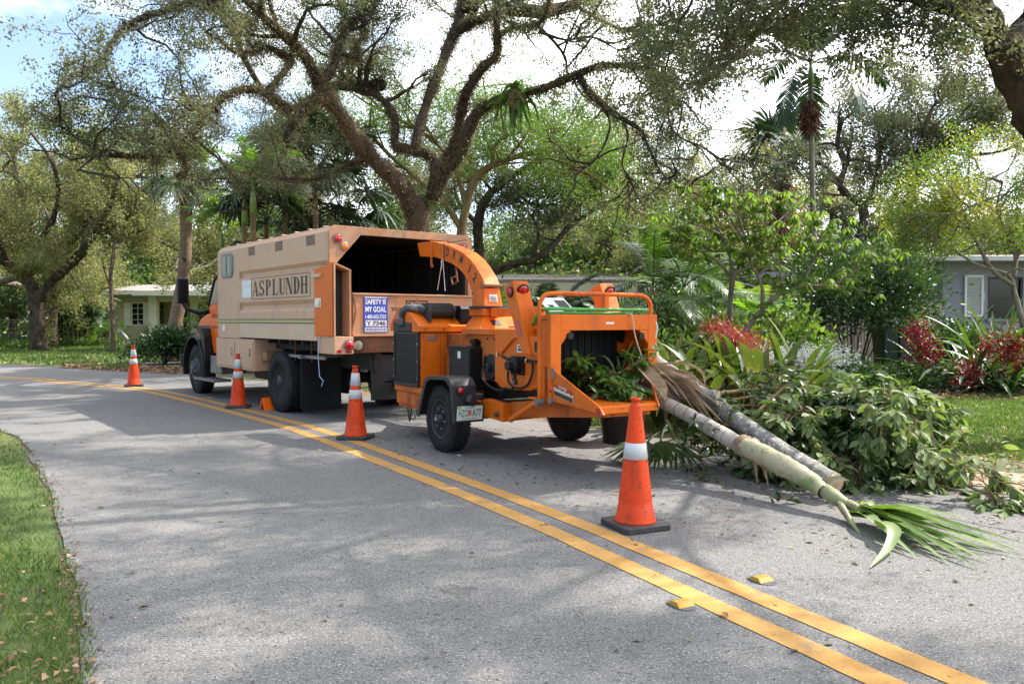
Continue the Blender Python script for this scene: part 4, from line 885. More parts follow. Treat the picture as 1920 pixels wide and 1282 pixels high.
# feed hopper
k = MB(); k.box(-1.68, -1.52, .502, .62, .68, 1.455); k.box(-1.68, -1.18, -.67, -.625, .68, 1.50); k.box(-1.68, -1.18, -.62, .47, 1.46, 1.505); k.box(-1.68, -1.52, .471, .62, 1.46, 1.505); hw = part(k, 'feed_hopper', M['orange'], CX, bevel=.006)
k = MB(); k.box(-1.73, -1.68, .52, .64, .70, 1.515); k.box(-1.73, -1.68, -.69, -.57, .70, 1.515); k.box(-1.73, -1.68, -.57, .52, 1.36, 1.513)
k.prism([(.519, 1.36), (.40, 1.36), (.519, 1.22)], -1.728, -1.682, 'x'); k.prism([(-.569, 1.36), (-.45, 1.36), (-.569, 1.22)], -1.728, -1.682, 'x'); part(k, 'hopper_rim', M['orange'], CX, bevel=.005)
k = MB(); k.box(-1.30, -1.28, -.62, .474, .70, 1.455)
for i in range(12): k.box(-1.315, -1.30, -.60 + i * .089, -.595 + i * .089 + .07, .74, 1.44)
part(k, 'rubber_curtain', M['flap'], CX)
k = MB(); k.lathe([(.035, 0), (.035, .02), (0, .02)], 14, 'x', (-1.75, .42, 1.31)); part(k, 'hopper_bolt', M['black'], CX); k = MB(); k.lathe([(.035, 0), (.035, .02), (0, .02)], 14, 'x', (-1.75, -.47, 1.30)); part(k, 'hopper_bolt', M['black'], CX)
k = MB(); k.box(-1.732, -1.7305, -.12, -.02, 1.42, 1.44); part(k, 'hopper_mark', M['white_print'], CX)
k = MB(); k.prism([(-1.60, 1.02), (-1.68, 1.02), (-2.44, .705), (-2.50, .64), (-1.66, .70), (-1.60, .72)], .60, .62, 'y'); w1 = part(k, 'hopper_wing', M['orange'], CX, bevel=.003)
k = MB(); k.prism([(-1.60, .92), (-1.68, .92), (-2.46, .705), (-2.50, .68), (-1.66, .70), (-1.60, .72)], -.66, -.645, 'y'); k.v = [(v[0], v[1] + max(0, -1.62 - v[0]) * .72, v[2]) for v in k.v]; part(k, 'hopper_wing', M['orange'], CX, bevel=.003)
k = MB(); k.prism([(-1.28, .599), (-2.45, .599), (-2.45, -.04), (-1.62, -.639), (-1.28, -.639)], .68, .70, 'z'); k.prism([(-2.45, .599), (-2.45, -.04), (-2.42, -.05), (-2.42, .599)], .64, .68, 'z'); part(k, 'feed_tray', M['orange'], CX, bevel=.003)
k = MB(); k.prism([(-.80, .60), (-.80, .44), (-2.38, .60), (-2.38, .675), (-1.4, .675)], -.02, .50, 'y'); k.prism([(-.80, .60), (-.80, .44), (-1.60, .54), (-1.60, .675), (-1.4, .675)], -.50, -.021, 'y'); part(k, 'tray_support', M['orange_dirty'], CX, bevel=.003)
k = MB(); k.box(-2.455, -2.40, .600, .626, .635, .69); part(k, 'reflector', M['red_lens'], CX)
k = MB(); k.prism([(-1.76, .86), (-1.76, .755), (-2.06, .705), (-2.06, .80)], .6205, .6225, 'y'); dg_ = part(k, 'danger_sticker', M['cream_print'], CX)
k = MB(); k.prism([(-1.76, .865), (-1.76, .835), (-2.06, .775), (-2.06, .805)], .6225, .6235, 'y'); dr_ = part(k, 'sticker_header', M['red_print'], dg_)
k = MB(); put_text(k, 'DANGER', (-1.83, .6242, .833), (-1, 0, -.2), ZA, .14, .022, .01); part(k, 'danger_lettering', M['white_print'], dg_)
k = MB(); k.prism([(-1.765, .800), (-1.765, .758), (-2.055, .708), (-2.055, .748)], .6225, .6235, 'y')
for x in (-1.80, -1.88, -1.95, -2.02): k.box(x - .018, x, .6225, .6235, .825 + (x + 1.76) * .21, .84 + (x + 1.76) * .21)
part(k, 'sticker_text_block', M['black_print'], dg_)
k = MB(); k.box(-1.77, -1.66, .6205, .632, .90, 1.01); part(k, 'hopper_hinge', M['galv'], CX, bevel=.003)
lamp(CX, (-1.72, .6205, .80), (0, 1, 0), .028, M['red_lens'], 'reflector', M['orange'])
bar = smooth_line([(-1.60, .675, .68), (-1.60, .68, 1.1), (-1.60, .68, 1.56), (-1.605, .655, 1.66), (-1.61, .58, 1.71), (-1.62, .3, 1.715), (-1.62, -.4, 1.715), (-1.61, -.61, 1.705), (-1.605, -.70, 1.64), (-1.60, -.715, 1.54), (-1.60, -.715, 1.1), (-1.60, -.71, .80)], 5)
k = MB(); k.tube(bar, .022, 12); sbar = part(k, 'safety_bar', M['orange'], CX, smooth=True)
k = MB(); put_text(k, 'PUSH TO STOP FEED', (-1.6435, .42, 1.703), XA, ZA, .52, .022, .02); part(k, 'bar_lettering', M['red_print'], sbar)
k = MB(); k.lathe([(.035, .64), (.035, .72), (0, .72)], 14, 'y', (-1.60, 0, .68)); k.lathe([(.028, .62), (.028, .66), (0, .66)], 14, 'y', (-1.74, 0, .70)); part(k, 'bar_pivot', M['galv'], CX)
k = MB(); k.tube([(-1.58, .64, .70), (-.98, .62, .44)], .03, 8); part(k, 'bar_strut', M['orange'], CX)
k = MB(); k.box(-1.64, -1.59, -.13, -.08, 1.56, 1.70); k.box(-1.63, -1.40, -.12, -.09, 1.52, 1.56); part(k, 'bar_bracket', M['orange'], CX)
k = MB(); k.box(0, .30, -.17, .15, 0, .006, Matrix.Translation((-1.55, .36, 1.52)) @ Matrix.Rotation(R(-32), 4, 'Y')); wsn = part(k, 'warning_board', M['white_print'], CX)
k = MB(); k.box(.03, .25, -.15, -.02, .006, .0075, Matrix.Translation((-1.55, .36, 1.52)) @ Matrix.Rotation(R(-32), 4, 'Y')); k.box(.12, .16, .04, .10, .006, .0075, Matrix.Translation((-1.55, .36, 1.52)) @ Matrix.Rotation(R(-32), 4, 'Y')); part(k, 'board_print', M['black_print'], wsn)
# poles and rope laid on the hopper, bin, cord
def frame_pt(o, p): return o.matrix_basis @ Vector(p) if False else Matrix.Translation(o.location) @ Matrix.Rotation(o.rotation_euler.z, 4, 'Z') @ Vector(p)
hs = empty('garden_hose', frame_pt(CX, (-1.66, 0, 1.515)), R(122), 'bright green plastic hose doubled along the top of the feed hopper', 'hose')
k = MB(); k.tube(smooth_line([(.30, .60, -.10), (.12, .64, .02), (0, .60, .052), (0, .3, .05), (-.01, -.2, .048), (0, -.62, .05)], 6), .018, 10); k.build('hose_pipe', M['green_hose'], hs, smooth=True)
k = MB(); k.tube(smooth_line([(.05, .60, .012), (.02, .3, .014), (.03, 0, .012), (.03, -.45, .012)], 6), .015, 10); k.build('hose_pipe', M['green_hose'], hs, smooth=True)
rp = empty('tie_rope', frame_pt(CX, (-1.74, -.33, 1.5)), R(122), 'thin frayed rope hanging from the hopper edge onto the cut branches', 'rope')
k = MB(); k.tube(smooth_line([(.06, 0, .02), (-.02, 0, 0), (-.02, -.04, -.2), (-.05, -.12, -.45), (-.10, -.15, -.62)], 6), .008, 6); k.build('cord', M['rope'], rp)
k = MB(); k.tube(smooth_line([(.03, -.33, .0), (.01, -.36, -.12), (.02, -.34, -.25), (.01, -.36, -.36)], 6), .010, 6); k.build('strap', M['white_print'], rp)
rv = random.Random(5)
bk = empty('waste_bin', (1.32, 9.55, 0), 0.3, 'round black plastic tub standing on the road under the feed tray', 'bin')
k = MB(); k.lathe([(.0, 0), (.225, 0), (.23, .01), (.285, .50), (.30, .505), (.30, .53), (.275, .53), (.225, .04), (0, .03)], 40); k.build('tub', M['black'], bk, smooth=False)
# ================================================================ traffic cones
M['cone'] = mat('cone_orange', (0.78, 0.066, 0.006), 0.5, spec=0.3, layers=[((0.55, 0.05, 0.01), 3, 0.45, 0.7, 5, (1, 1, 1), 0.6), ((0.14, 0.035, 0.02), 6, 0.53, 0.70, 9, (1.5, 1.5, .5), 0.7), ((0.10, 0.03, 0.02), 36, 0.60, 0.68, 4, (1, 1, 1), 0.8)], bump=(20, 0.08, (1, 1, 1), 0.004), transl=0.12, tcol=(1.3, 1.0, 0.6))
M['collar'] = mat('reflective_white', (0.52, 0.53, 0.54), 0.4, layers=[((0.45, 0.44, 0.43), 12, 0.5, 0.7, 8, (1, 1, .6), 0.8), ((0.2, 0.2, 0.2), 30, 0.64, 0.72, 5, (1, 1, 1), 0.8)])
M['cone_base'] = mat('cone_base_rubber', (0.028, 0.029, 0.032), 0.6, layers=[((0.08, 0.075, 0.07), 9, 0.5, 0.72, 7, (1, 1, 1), 0.6)], bump=(50, 0.2, (1, 1, 1), 0.004))
def cone(loc, rz, bands, label, H=.90, tilt=(0, 0), grime=None):
    t = empty('traffic_cone', loc, rz, label, 'traffic cone', 'orange traffic cones along the centre line')
    t.rotation_euler = (R(tilt[0]), R(tilt[1]), rz)
    k = MB(); k.prism([(x, y) for x, y in rounded(.375, .375, .04)], 0.0, .045, 'z'); k.build('base', M['cone_base'], t, bevel=.008, seg=2)
    def rad(z): return .135 - (.135 - .034) * ((z - .05) / (H - .05))
    pr = [(.150, .046), (.143, .058), (rad(.075) + .004, .075), (rad(.16), .16), (rad(.165) - .003, .165)]
    for z in np.linspace(.2, H - .06, 12): pr.append((rad(z), z))
    pr += [(rad(H - .05), H - .05), (.031, H - .045), (.031, H - .022), (.038, H - .018), (.038, H), (.030, H), (.028, H - .1)]
    k = MB(); k.lathe(pr, 40); bd = k.build('body', M['cone'], t, smooth=True)
    for z0, z1 in bands:
        k = MB(); k.lathe([(rad(z0) + .0006, z0), (rad(z0) + .0035, z0 + .001), (rad(z1) + .0035, z1 - .001), (rad(z1) + .0006, z1)], 40); k.build('reflective_collar', M['collar'], t, smooth=True)
    return t
two = ((.655, .810), (.495, .605))
cone(G(251, 724), 0.5, two, 'farthest traffic cone, alone on the far centre line left of the truck')
cone(G(447, 764), 0.15, two, 'two-banded traffic cone beside the toolbox of the truck')
cone(G(667, 822), -0.25, two, 'two-banded scuffed traffic cone between truck and chipper wheel')
cone(G(1191, 987), 0.42, ((.487, .600),), 'large nearest traffic cone with one white band, in front of the chipper', H=.915)
# wheel chock
ck = empty('wheel_chock', G(502, 768), R(128.6), 'small orange wheel chock against the rear truck tyre', 'wheel chock')
k = MB(); k.prism([(-.12, 0), (0, .20), (.03, .20), (.15, 0), (.10, 0), (.015, .14), (-.07, 0)], -.09, .09, 'y'); k.build('wedge', M['orange_cab'], ck, bevel=.004)
# raised pavement markers
M['marker'] = mat('yellow_marker', (0.33, 0.20, 0.03), 0.6, spec=0.2, layers=[((0.22, 0.13, 0.03), 30, 0.5, 0.7, 4, (1, 1, 1), 0.6)])
M['marker_pad'] = mat('marker_adhesive', (0.07, 0.07, 0.072), 0.85, bump=(60, 0.3, (1, 1, 1), 0.004))
for (px, py, lb) in ((1427, 1088, 'yellow reflective road stud on the truck side of the double line'), (1277, 1134, 'nearest yellow reflective road stud, on the camera side of the line'),
                     (393, 747, 'small distant road stud on the truck side, by the front wheel'), (330, 751, 'small distant road stud on the near side of the line')):
    t = empty('road_stud', G(px, py), R(118), lb, 'road stud', 'yellow road studs on the centre line')
    k = MB(); k.lathe([(0, .0045), (.085, .0045), (.09, .0015)], 22); k.v = [(v[0] * (1 + .12 * math.sin(3 * i)), v[1] * .75, v[2]) for i, v in enumerate(k.v)]; k.build('adhesive_pad', M['marker_pad'], t)
    k = MB(); k.add([(-.052, -.055, .005), (.052, -.055, .005), (.052, .055, .005), (-.052, .055, .005), (-.022, -.045, .026), (.022, -.045, .026), (.022, .045, .026), (-.022, .045, .026)],
                    [(0, 3, 2, 1), (4, 5, 6, 7), (0, 1, 5, 4), (1, 2, 6, 5), (2, 3, 7, 6), (3, 0, 4, 7)]); k.build('reflector_block', M['marker'], t, bevel=.003)
# ================================================================ vegetation materials
M['bark'] = mat('oak_bark', (0.105, 0.082, 0.064), 0.95, layers=[((0.05, 0.038, 0.028), 5, 0.42, 0.62, 8, (1, 1, .35)), ((0.19, 0.15, 0.115), 9, 0.54, 0.72, 7, (1, 1, .5), 0.7), ((0.07, 0.085, 0.04), 2.5, 0.56, 0.7, 6, (1, 1, 1), 0.5)], bump=(13, 1.0, (1, 1, .45), 0.12), spec=0.1)
M['bark_red'] = mat('reddish_bark', (0.125, 0.09, 0.07), 0.95, layers=[((0.075, 0.05, 0.038), 5, 0.45, 0.62, 8, (1, 1, .35)), ((0.26, 0.17, 0.13), 8, 0.54, 0.72, 7, (1, 1, .5), 0.7)], bump=(16, 1.0, (1, 1, .4), 0.05), spec=0.15)
M['bark_tan'] = mat('tan_bark', (0.24, 0.17, 0.085), 0.9, layers=[((0.14, 0.10, 0.055), 4, 0.45, 0.65, 7, (1, 1, .5))], bump=(12, 0.5, (1, 1, .5), 0.02), spec=0.15)
M['bark_grey'] = mat('grey_bark', (0.21, 0.185, 0.15), 0.9, layers=[((0.11, 0.095, 0.075), 6, 0.45, 0.65, 7, (1, 1, .5)), ((0.32, 0.30, 0.26), 9, 0.56, 0.7, 6, (1, 1, 1), 0.6)], bump=(20, 0.6, (1, 1, .5), 0.02), spec=0.15)
M['palm_trunk'] = mat('palm_trunk', (0.24, 0.165, 0.11), 0.9, layers=[((0.13, 0.09, 0.06), 5, 0.45, 0.65, 7, (.4, .4, 6))], bump=(9, 0.9, (.3, .3, 9), 0.03), spec=0.15)
def leafmat(name, cols, transl=0.45, rough=0.42, tcol=(1.5, 1.7, 0.55), spec=0.5):
    return mat(name, cols[0], rough, attr=cols, transl=transl, tcol=tcol, spec=spec)
M['leaf_oak'] = leafmat('oak_leaf', [(0.068, 0.080, 0.050), (0.095, 0.108, 0.066), (0.125, 0.138, 0.088), (0.165, 0.168, 0.115), (0.20, 0.175, 0.115)], 0.42, tcol=(1.4, 1.45, 0.7), rough=.55, spec=.3)
M['leaf_sunlit'] = leafmat('sunlit_oak_leaf', [(0.12, 0.13, 0.065), (0.165, 0.178, 0.088), (0.21, 0.22, 0.12), (0.26, 0.255, 0.155), (0.30, 0.26, 0.15)], 0.62, tcol=(1.3, 1.32, .65), rough=.6, spec=.25)  # paler copy of the oak leaf, sunlight put into its colour
M['leaf_bright'] = leafmat('bright_leaf', [(0.065, 0.11, 0.028), (0.095, 0.155, 0.038), (0.135, 0.20, 0.052), (0.19, 0.245, 0.075)], 0.5)
M['leaf_green'] = leafmat('green_leaf', [(0.03, 0.055, 0.018), (0.055, 0.09, 0.027), (0.09, 0.135, 0.042), (0.15, 0.19, 0.075)], 0.45)
M['leaf_dark'] = leafmat('dark_leaf', [(0.014, 0.034, 0.011), (0.024, 0.055, 0.017), (0.045, 0.085, 0.028), (0.07, 0.11, 0.04)], 0.3)
M['leaf_yellow'] = leafmat('yellow_green_leaf', [(0.045, 0.085, 0.015), (0.085, 0.13, 0.025), (0.14, 0.18, 0.035), (0.28, 0.26, 0.05), (0.36, 0.22, 0.06)], 0.45)
M['leaf_strap'] = mat('strap_leaf', (0.05, 0.10, 0.022), 0.38, transl=0.3, layers=[((0.09, 0.14, 0.035), 3, 0.45, 0.65, 5), ((0.22, 0.20, 0.08), 5, 0.62, 0.75, 5, (1, 1, 1), 0.6)])
M['leaf_olive'] = mat('olive_strap_leaf', (0.07, 0.095, 0.026), 0.42, transl=0.28, spec=.4, layers=[((0.14, 0.145, 0.05), 3, 0.48, 0.7, 5), ((0.30, 0.20, 0.14), 3, 0.60, 0.70, 5, (1, 1, 1), 0.8)])
M['leaf_dry'] = mat('dry_leaf', (0.34, 0.23, 0.135), 0.8, transl=0.2, tcol=(1.2, .9, .5), layers=[((0.22, 0.13, 0.08), 6, 0.45, 0.65, 6, (.4, .4, 4)), ((0.46, 0.36, 0.22), 9, 0.56, 0.7, 5, (1, 1, 1), 0.7)], bump=(20, 0.4, (1, 1, 1), 0.01))
M['red_bract'] = mat('red_bract', (0.2, 0.01, 0.012), 0.55, attr=[(0.09, 0.004, 0.006), (0.19, 0.008, 0.012), (0.32, 0.02, 0.02)], transl=0.2, tcol=(1.3, .6, .6))
M['red_flower'] = mat('red_flower', (0.42, 0.02, 0.02), 0.6, attr=[(0.22, 0.01, 0.015), (0.38, 0.03, 0.035), (0.45, 0.12, 0.07)], transl=0.3, tcol=(1.3, .6, .6))
M['white_flower'] = mat('white_flower', (0.75, 0.76, 0.74), 0.5, attr=[(0.6, 0.62, 0.55), (0.8, 0.8, 0.78)], transl=0.3, tcol=(1, 1, 1))
M['moss'] = leafmat('air_plant', [(0.05, 0.045, 0.025), (0.11, 0.085, 0.05), (0.20, 0.14, 0.085), (0.09, 0.11, 0.045), (0.26, 0.2, 0.13)], 0.25)
RT = random.Random(23)

class Leaves:
    def __init__(s): s.p = []; s.d = []
    def clump(s, pts, n, sig, droop=-0.15):
        """n leaves spread round the points of a twig"""
        pts = np.array([tuple(p) for p in pts]); i = RNG.integers(0, len(pts), n)
        s.p.append(pts[i] + RNG.normal(0, sig, (n, 3)))
        d = RNG.normal(0, 1, (n, 3)); d[:, 2] += droop; s.d.append(d)
    def build(s, name, L, ratio, m, parent, kind=None, fold=.2, keep=None):
        p = np.concatenate(s.p); d = np.concatenate(s.d)
        if keep is not None: q_ = keep(p); p, d = p[q_], d[q_]           # pruned clear of the roof below
        LL_ = L * RNG.uniform(.6, 1.35, len(p))
        # leaves of one clump share a tone, with a few odd ones among them
        tone = 0.5 + 0.5 * np.sin(p[:, 0] * 1.9 + 1.3 * np.sin(p[:, 2] * 1.7) + 2.0 * np.sin(p[:, 1] * 1.3))
        rnd = np.clip(0.55 * tone + 0.45 * RNG.random(len(p)) ** 1.5 - .05, 0, 1)
        o = leaf_field(name, p, d, LL_, LL_ * ratio, m, parent, fold=fold, rnd=rnd)
        if kind: o['kind'] = kind
        return o
def crooked(p, d, L, n, wob, grav=0.0, rnd=RT):
    """a crooked path from p along d"""
    p = Vector(p); d = Vector(d).normalized(); out = [p.copy()]; st = L / n
    for i in range(n):
        d = (d + Vector((rnd.gauss(0, wob), rnd.gauss(0, wob), rnd.gauss(0, wob) + grav))).normalized()
        p = p + d * st; out.append(p.copy())
    return out
def rdir(rnd=RT, up=0.2):
    a = rnd.uniform(0, 6.283); return Vector((math.cos(a), math.sin(a), rnd.gauss(up, .45))).normalized()
def foliate(mb, lv, path, r0, spacing, L2, L3, nl, sig, start=.25, up=.25, n3=5, out_bias=None, wob=.32, air=None):
    """side branches and leafy twigs along a limb path"""
    L = sum((b_ - a).length for a, b_ in zip(path, path[1:])); n = max(2, int(L / spacing)); m_ = len(path)
    for i in range(n + 1):
        t = start + (1 - start) * (i + RT.uniform(-.3, .3)) / n; t = min(max(t, 0), 1); j = min(int(t * (m_ - 1)), m_ - 2)
        p = path[j].lerp(path[j + 1], t * (m_ - 1) - j); ax = (path[j + 1] - path[j]).normalized()
        d = rdir(up=up); d = (d + ax * .6).normalized()
        if out_bias is not None: d = (d + out_bias).normalized()
        ln = L2 * RT.uniform(.55, 1.25); s2 = crooked(p, d, ln, 6, wob, .02); ra = r0 * RT.uniform(.6, 1)
        mb.tube(s2, [ra * (1 - .8 * q / 6) for q in range(7)], 5, caps=False)
        for q in range(n3):
            u = .25 + .75 * (q + RT.random()) / n3; jj = min(int(u * 6), 5); pp_ = s2[jj].lerp(s2[jj + 1], u * 6 - jj)
            s3 = crooked(pp_, (rdir(up=.15) + (s2[jj + 1] - s2[jj]).normalized() * .7), L3 * RT.uniform(.5, 1.2), 4, .35, -.03)
            mb.tube(s3, [ra * .32, ra * .26, ra * .2, ra * .14, ra * .06], 3, caps=False)
            lv.clump(s3[1:] + [s3[-1]], nl, sig)
def bark_tube(path, radii, m, parent, name='limb', n=12, seed=0, sub=4):
    """smooth knobbly limb: radius wanders, surface lumpy"""
    q = []; rs = []; m_ = len(path); pth = smooth_line(path, sub); tot = len(pth)
    for i, p in enumerate(pth):
        u = i / (tot - 1) * (m_ - 1); j = min(int(u), m_ - 2); rad = radii[j] + (radii[j + 1] - radii[j]) * (u - j)
        q.append(p); rs.append(rad * (1 + .10 * math.sin(i * 1.7 + seed) + .07 * math.sin(i * .9 + 2 * seed)))
    k = MB(); k.tube(q, rs, n)
    jr = random.Random(seed)
    for i in range(len(k.v)):
        ring = min(i // n, tot - 1); rr_ = rs[ring] * .10; v = k.v[i]; k.v[i] = (v[0] + jr.gauss(0, rr_), v[1] + jr.gauss(0, rr_), v[2] + jr.gauss(0, rr_))
    k.build(name, m, parent, smooth=True)
    return q, rs
def traced(root, Y0, spec, bark, lv, mb, moss=None, foli=None, n=12, name='limb', slim=1.0):
    """limbs given as photo points with a depth offset from Y0, w0->w1 in photo pixels; coordinates become relative to the tree's base"""
    o = root.location; res = []
    for i, (pts, w0, w1, fo) in enumerate(spec):
        path = [P(x, y, Y0 + dy) - o for x, y, dy in pts]; m_ = len(path)
        rad = [max(slim * (w0 + (w1 - w0) * (j / (m_ - 1))) / 2 / FOC * (Y0 + pts[j][2]), .008) for j in range(m_)]
        q, rs = bark_tube(path, rad, bark[i % len(bark)] if isinstance(bark, list) else bark, root, name, n if w0 > 14 else 8, seed=i * 3 + 1)
        if moss is not None and w0 > 9:
            for a in range(0, len(q), 1):
                nn = int(210 * rs[a] / .15) + 12; c = np.array(q[a]); d = RNG.normal(0, 1, (nn, 3)); d /= np.linalg.norm(d, axis=1)[:, None]
                moss.p.append(c + d * rs[a] * .98 + RNG.normal(0, .04, (nn, 3))); d2 = d * .6 + RNG.normal(0, .5, (nn, 3)); d2[:, 2] -= .5; moss.d.append(d2)
        if fo is not None: foliate(mb, lv, q, max(rs[-1], .02) + .01, **{**foli, **(fo if isinstance(fo, dict) else {})})
        res.append((q, rs))
    return res

# ================================================================ the big oak behind the truck
OY = 18.0
oak = empty('oak_tree', G(783, 722).lerp(Vector((-2.1, OY, 0)), 1.0), 0, 'massive spreading live oak whose crooked limbs arch over the truck', 'tree')
D = dict(spacing=.42, L2=1.7, L3=.8, nl=165, sig=.085, start=.30, up=.25, n3=6)
F1 = {}; F0 = None
S = [
 ([(785, 724, 0), (784, 560, 0), (785, 460, 0), (783, 405, 0), (776, 378, 0)], 70, 54, F0),
 ([(776, 392, 0), (764, 366, 0), (735, 330, -.2), (694, 292, -.5), (656, 240, -.9), (627, 200, -1.2), (600, 160, -1.5)], 46, 36, F0),
 ([(600, 160, -1.5), (575, 112, -1.9), (540, 72, -2.2), (505, 42, -2.5), (463, 0, -2.9), (420, -45, -3.2)], 31, 16, F1),
 ([(604, 178, -1.5), (588, 189, -1.8), (550, 208, -2.2), (523, 190, -2.4), (480, 168, -2.7), (436, 174, -3.0), (396, 203, -3.2), (369, 242, -3.4), (329, 275, -3.6), (285, 292, -3.8), (241, 292, -4.0)], 26, 11, {'start': .55, 'up': .1}),
 ([(241, 292, -4.0), (200, 281, -4.2), (170, 300, -4.4), (144, 322, -4.6)], 9, 4, F1),
 ([(335, 283, -3.5), (349, 312, -3.5), (345, 326, -3.5), (332, 329, -3.5)], 12, 7, F0),
 ([(503, 172, -2.5), (520, 150, -2.4), (540, 124, -2.2), (552, 92, -2.1)], 16, 14, F0),
 ([(541, 108, -2.1), (523, 97, -2.2), (503, 90, -2.3), (476, 97, -2.6), (436, 97, -2.9), (410, 72, -3.2), (386, 60, -3.4)], 15, 4, F1),
 ([(396, 3, -3.0), (335, 12, -3.3), (278, 30, -3.7), (235, 50, -4.1), (205, 88, -4.4), (181, 124, -4.6), (134, 144, -4.9), (104, 175, -5.2)], 18, 5, F1),
 ([(450, -30, -3.0), (396, 3, -3.0)], 20, 18, F0),
 ([(336, 268, -3.5), (302, 228, -3.5), (268, 205, -3.5), (232, 200, -3.6), (190, 205, -3.7)], 10, 3, F1),
 ([(808, 372, 0), (818, 302, .2), (768, 280, .4), (742, 272, .5), (740, 225, .6), (718, 188, .8), (671, 162, 1.0), (640, 140, 1.2)], 32, 11, {'start': .7}),
 ([(778, 283, .3), (784, 245, .5), (806, 178, .8), (825, 134, 1.1), (838, 94, 1.4), (852, 60, 1.6), (864, 20, 1.9), (866, -40, 2.2)], 26, 24, F0),
 ([(852, 66, 1.6), (882, 44, 1.5), (909, 34, 1.3), (936, 20, 1.1), (975, -4, .8), (1010, -40, .5)], 24, 15, F1),
 ([(835, 300, 0), (856, 265, -.3), (863, 218, -.6), (872, 181, -.8), (889, 148, -1.1), (910, 121, -1.3), (931, 104, -1.5), (932, 67, -1.7), (931, 27, -2.0), (934, -30, -2.3)], 29, 16, F0),
 ([(932, 72, -1.6), (956, 54, -1.8), (990, 50, -2.1), (1015, 40, -2.4), (1028, 12, -2.7), (1030, -20, -2.9)], 12, 8, F1),
 ([(812, 372, 0), (838, 318, -.2), (862, 290, -.4), (882, 236, -.7), (902, 205, -.9), (938, 188, -1.1), (979, 175, -1.4), (1020, 166, -1.7), (1063, 147, -1.9), (1104, 131, -2.1), (1137, 122, -2.3), (1198, 127, -2.6), (1230, 142, -2.8), (1249, 176, -2.9), (1279, 203, -3.0)], 34, 7, {'start': .75, 'up': .3}),
 ([(1083, 141, -2.0), (1110, 178, -2.1), (1137, 201, -2.2), (1164, 221, -2.3), (1198, 242, -2.4), (1211, 264, -2.4), (1237, 319, -2.5), (1279, 360, -2.6)], 20, 3, {'start': .8, 'nl': 30}),
 ([(1128, 196, -2.2), (1144, 235, -2.2), (1126, 285, -2.2), (1098, 314, -2.2)], 8, 3, {'start': .9, 'nl': 16}),
 ([(1166, 222, -2.3), (1177, 255, -2.3), (1167, 300, -2.3), (1172, 322, -2.3), (1198, 349, -2.3)], 7, 3, {'start': .8, 'nl': 20}),
 ([(1249, 180, -2.9), (1256, 232, -2.9), (1275, 258, -3), (1320, 277, -3.1), (1352, 307, -3.2)], 8, 3, {'start': .6, 'nl': 30}),
 ([(700, 300, -.4), (677, 300, -.2), (640, 314, .1), (597, 333, .4), (550, 336, .6), (503, 332, .9), (419, 315, 1.3)], 18, 5, {'start': .5}),
 ([(604, 160, -1.4), (627, 120, -1.2), (640, 70, -1.0), (667, 34, -.8), (700, 12, -.6), (730, -30, -.4)], 24, 10, F1),
 ([(636, 96, -1.1), (672, 112, -1), (668, 82, -1), (686, 66, -.9), (678, 30, -.9), (690, -10, -.9)], 12, 7, F1),
 ([(671, 160, 1.0), (676, 120, .8), (668, 84, .6)], 11, 10, F0),
 ([(1080, 10, -2.6), (1130, 40, -2.8), (1190, 60, -3), (1260, 40, -3.2), (1320, 60, -3.4)], 10, 4, F1),
 ([(1010, 60, -2.3), (1060, 75, -2.4), (1110, 70, -2.5), (1160, 95, -2.6)], 9, 4, F1),
 ([(1000, 40, -2.2), (1040, 80, -2.0), (1060, 110, -1.9), (1063, 138, -1.9)], 9, 6, {'nl': 12}),
]
lv, mb, moss = Leaves(), MB(), Leaves()
traced(oak, OY, S, [M['bark_red'], M['bark_red']] + [M['bark']] * 30, lv, mb, moss, D, slim=.72)
# upper limbs that leave the frame, seen from other sides and casting the shade beyond the truck
for (a, d, L) in (((-3.6, 0, 8), (-1, -.3, .6), 7), ((-6, -3, 8.5), (-1, -.2, .35), 6), ((1, 1.5, 9), (.2, .8, .5), 7), ((1.2, -2, 9), (.9, -.5, .5), 8), ((-1, 1, 7), (-.6, 1, .5), 8), ((2, -1, 8), (1, .4, .4), 8), ((-4, -1, 9), (-.5, .9, .4), 7), ((-1.5, -1, 9), (-.1, -.8, .6), 6)):
    pth = crooked(Vector(a), Vector(d), L, 8, .22, .0); mb.tube(pth, [.16 - .014 * i for i in range(9)], 8)
    foliate(mb, lv, pth, .03, .45, 2.0, .85, 160, .10, start=.15, up=.3, n3=6)
mb.build('branches', M['bark'], oak, smooth=True)['kind'] = 'stuff'
lv.build('crown', .054, .5, M['leaf_oak'], oak, kind='stuff', keep=lambda p: (p[:, 2] > np.where(p[:, 0] < -2, 4.1, 3.6)))
moss.build('air_plants', .085, .2, M['moss'], oak, kind='stuff')
# stems of hanging rootlets
k = MB()
for i in range(60):
    x, y = RT.choice([(1063, 147), (1104, 133), (1137, 124), (1020, 168), (940, 105), (909, 40), (935, 60), (285, 294), (369, 245), (480, 172), (1198, 130), (560, 205), (700, 300)]); q = P(x + RT.uniform(-22, 22), y + 4, OY - 1.8 - (1.5 if x < 600 else 0)) - oak.location
    k.tube([q, q + Vector((RT.gauss(0, .03), 0, -.2)), q + Vector((RT.gauss(0, .05), 0, -RT.uniform(.3, .7)))], .006, 3, caps=False)
k.build('hanging_rootlets', M['bark'], oak)['kind'] = 'stuff'
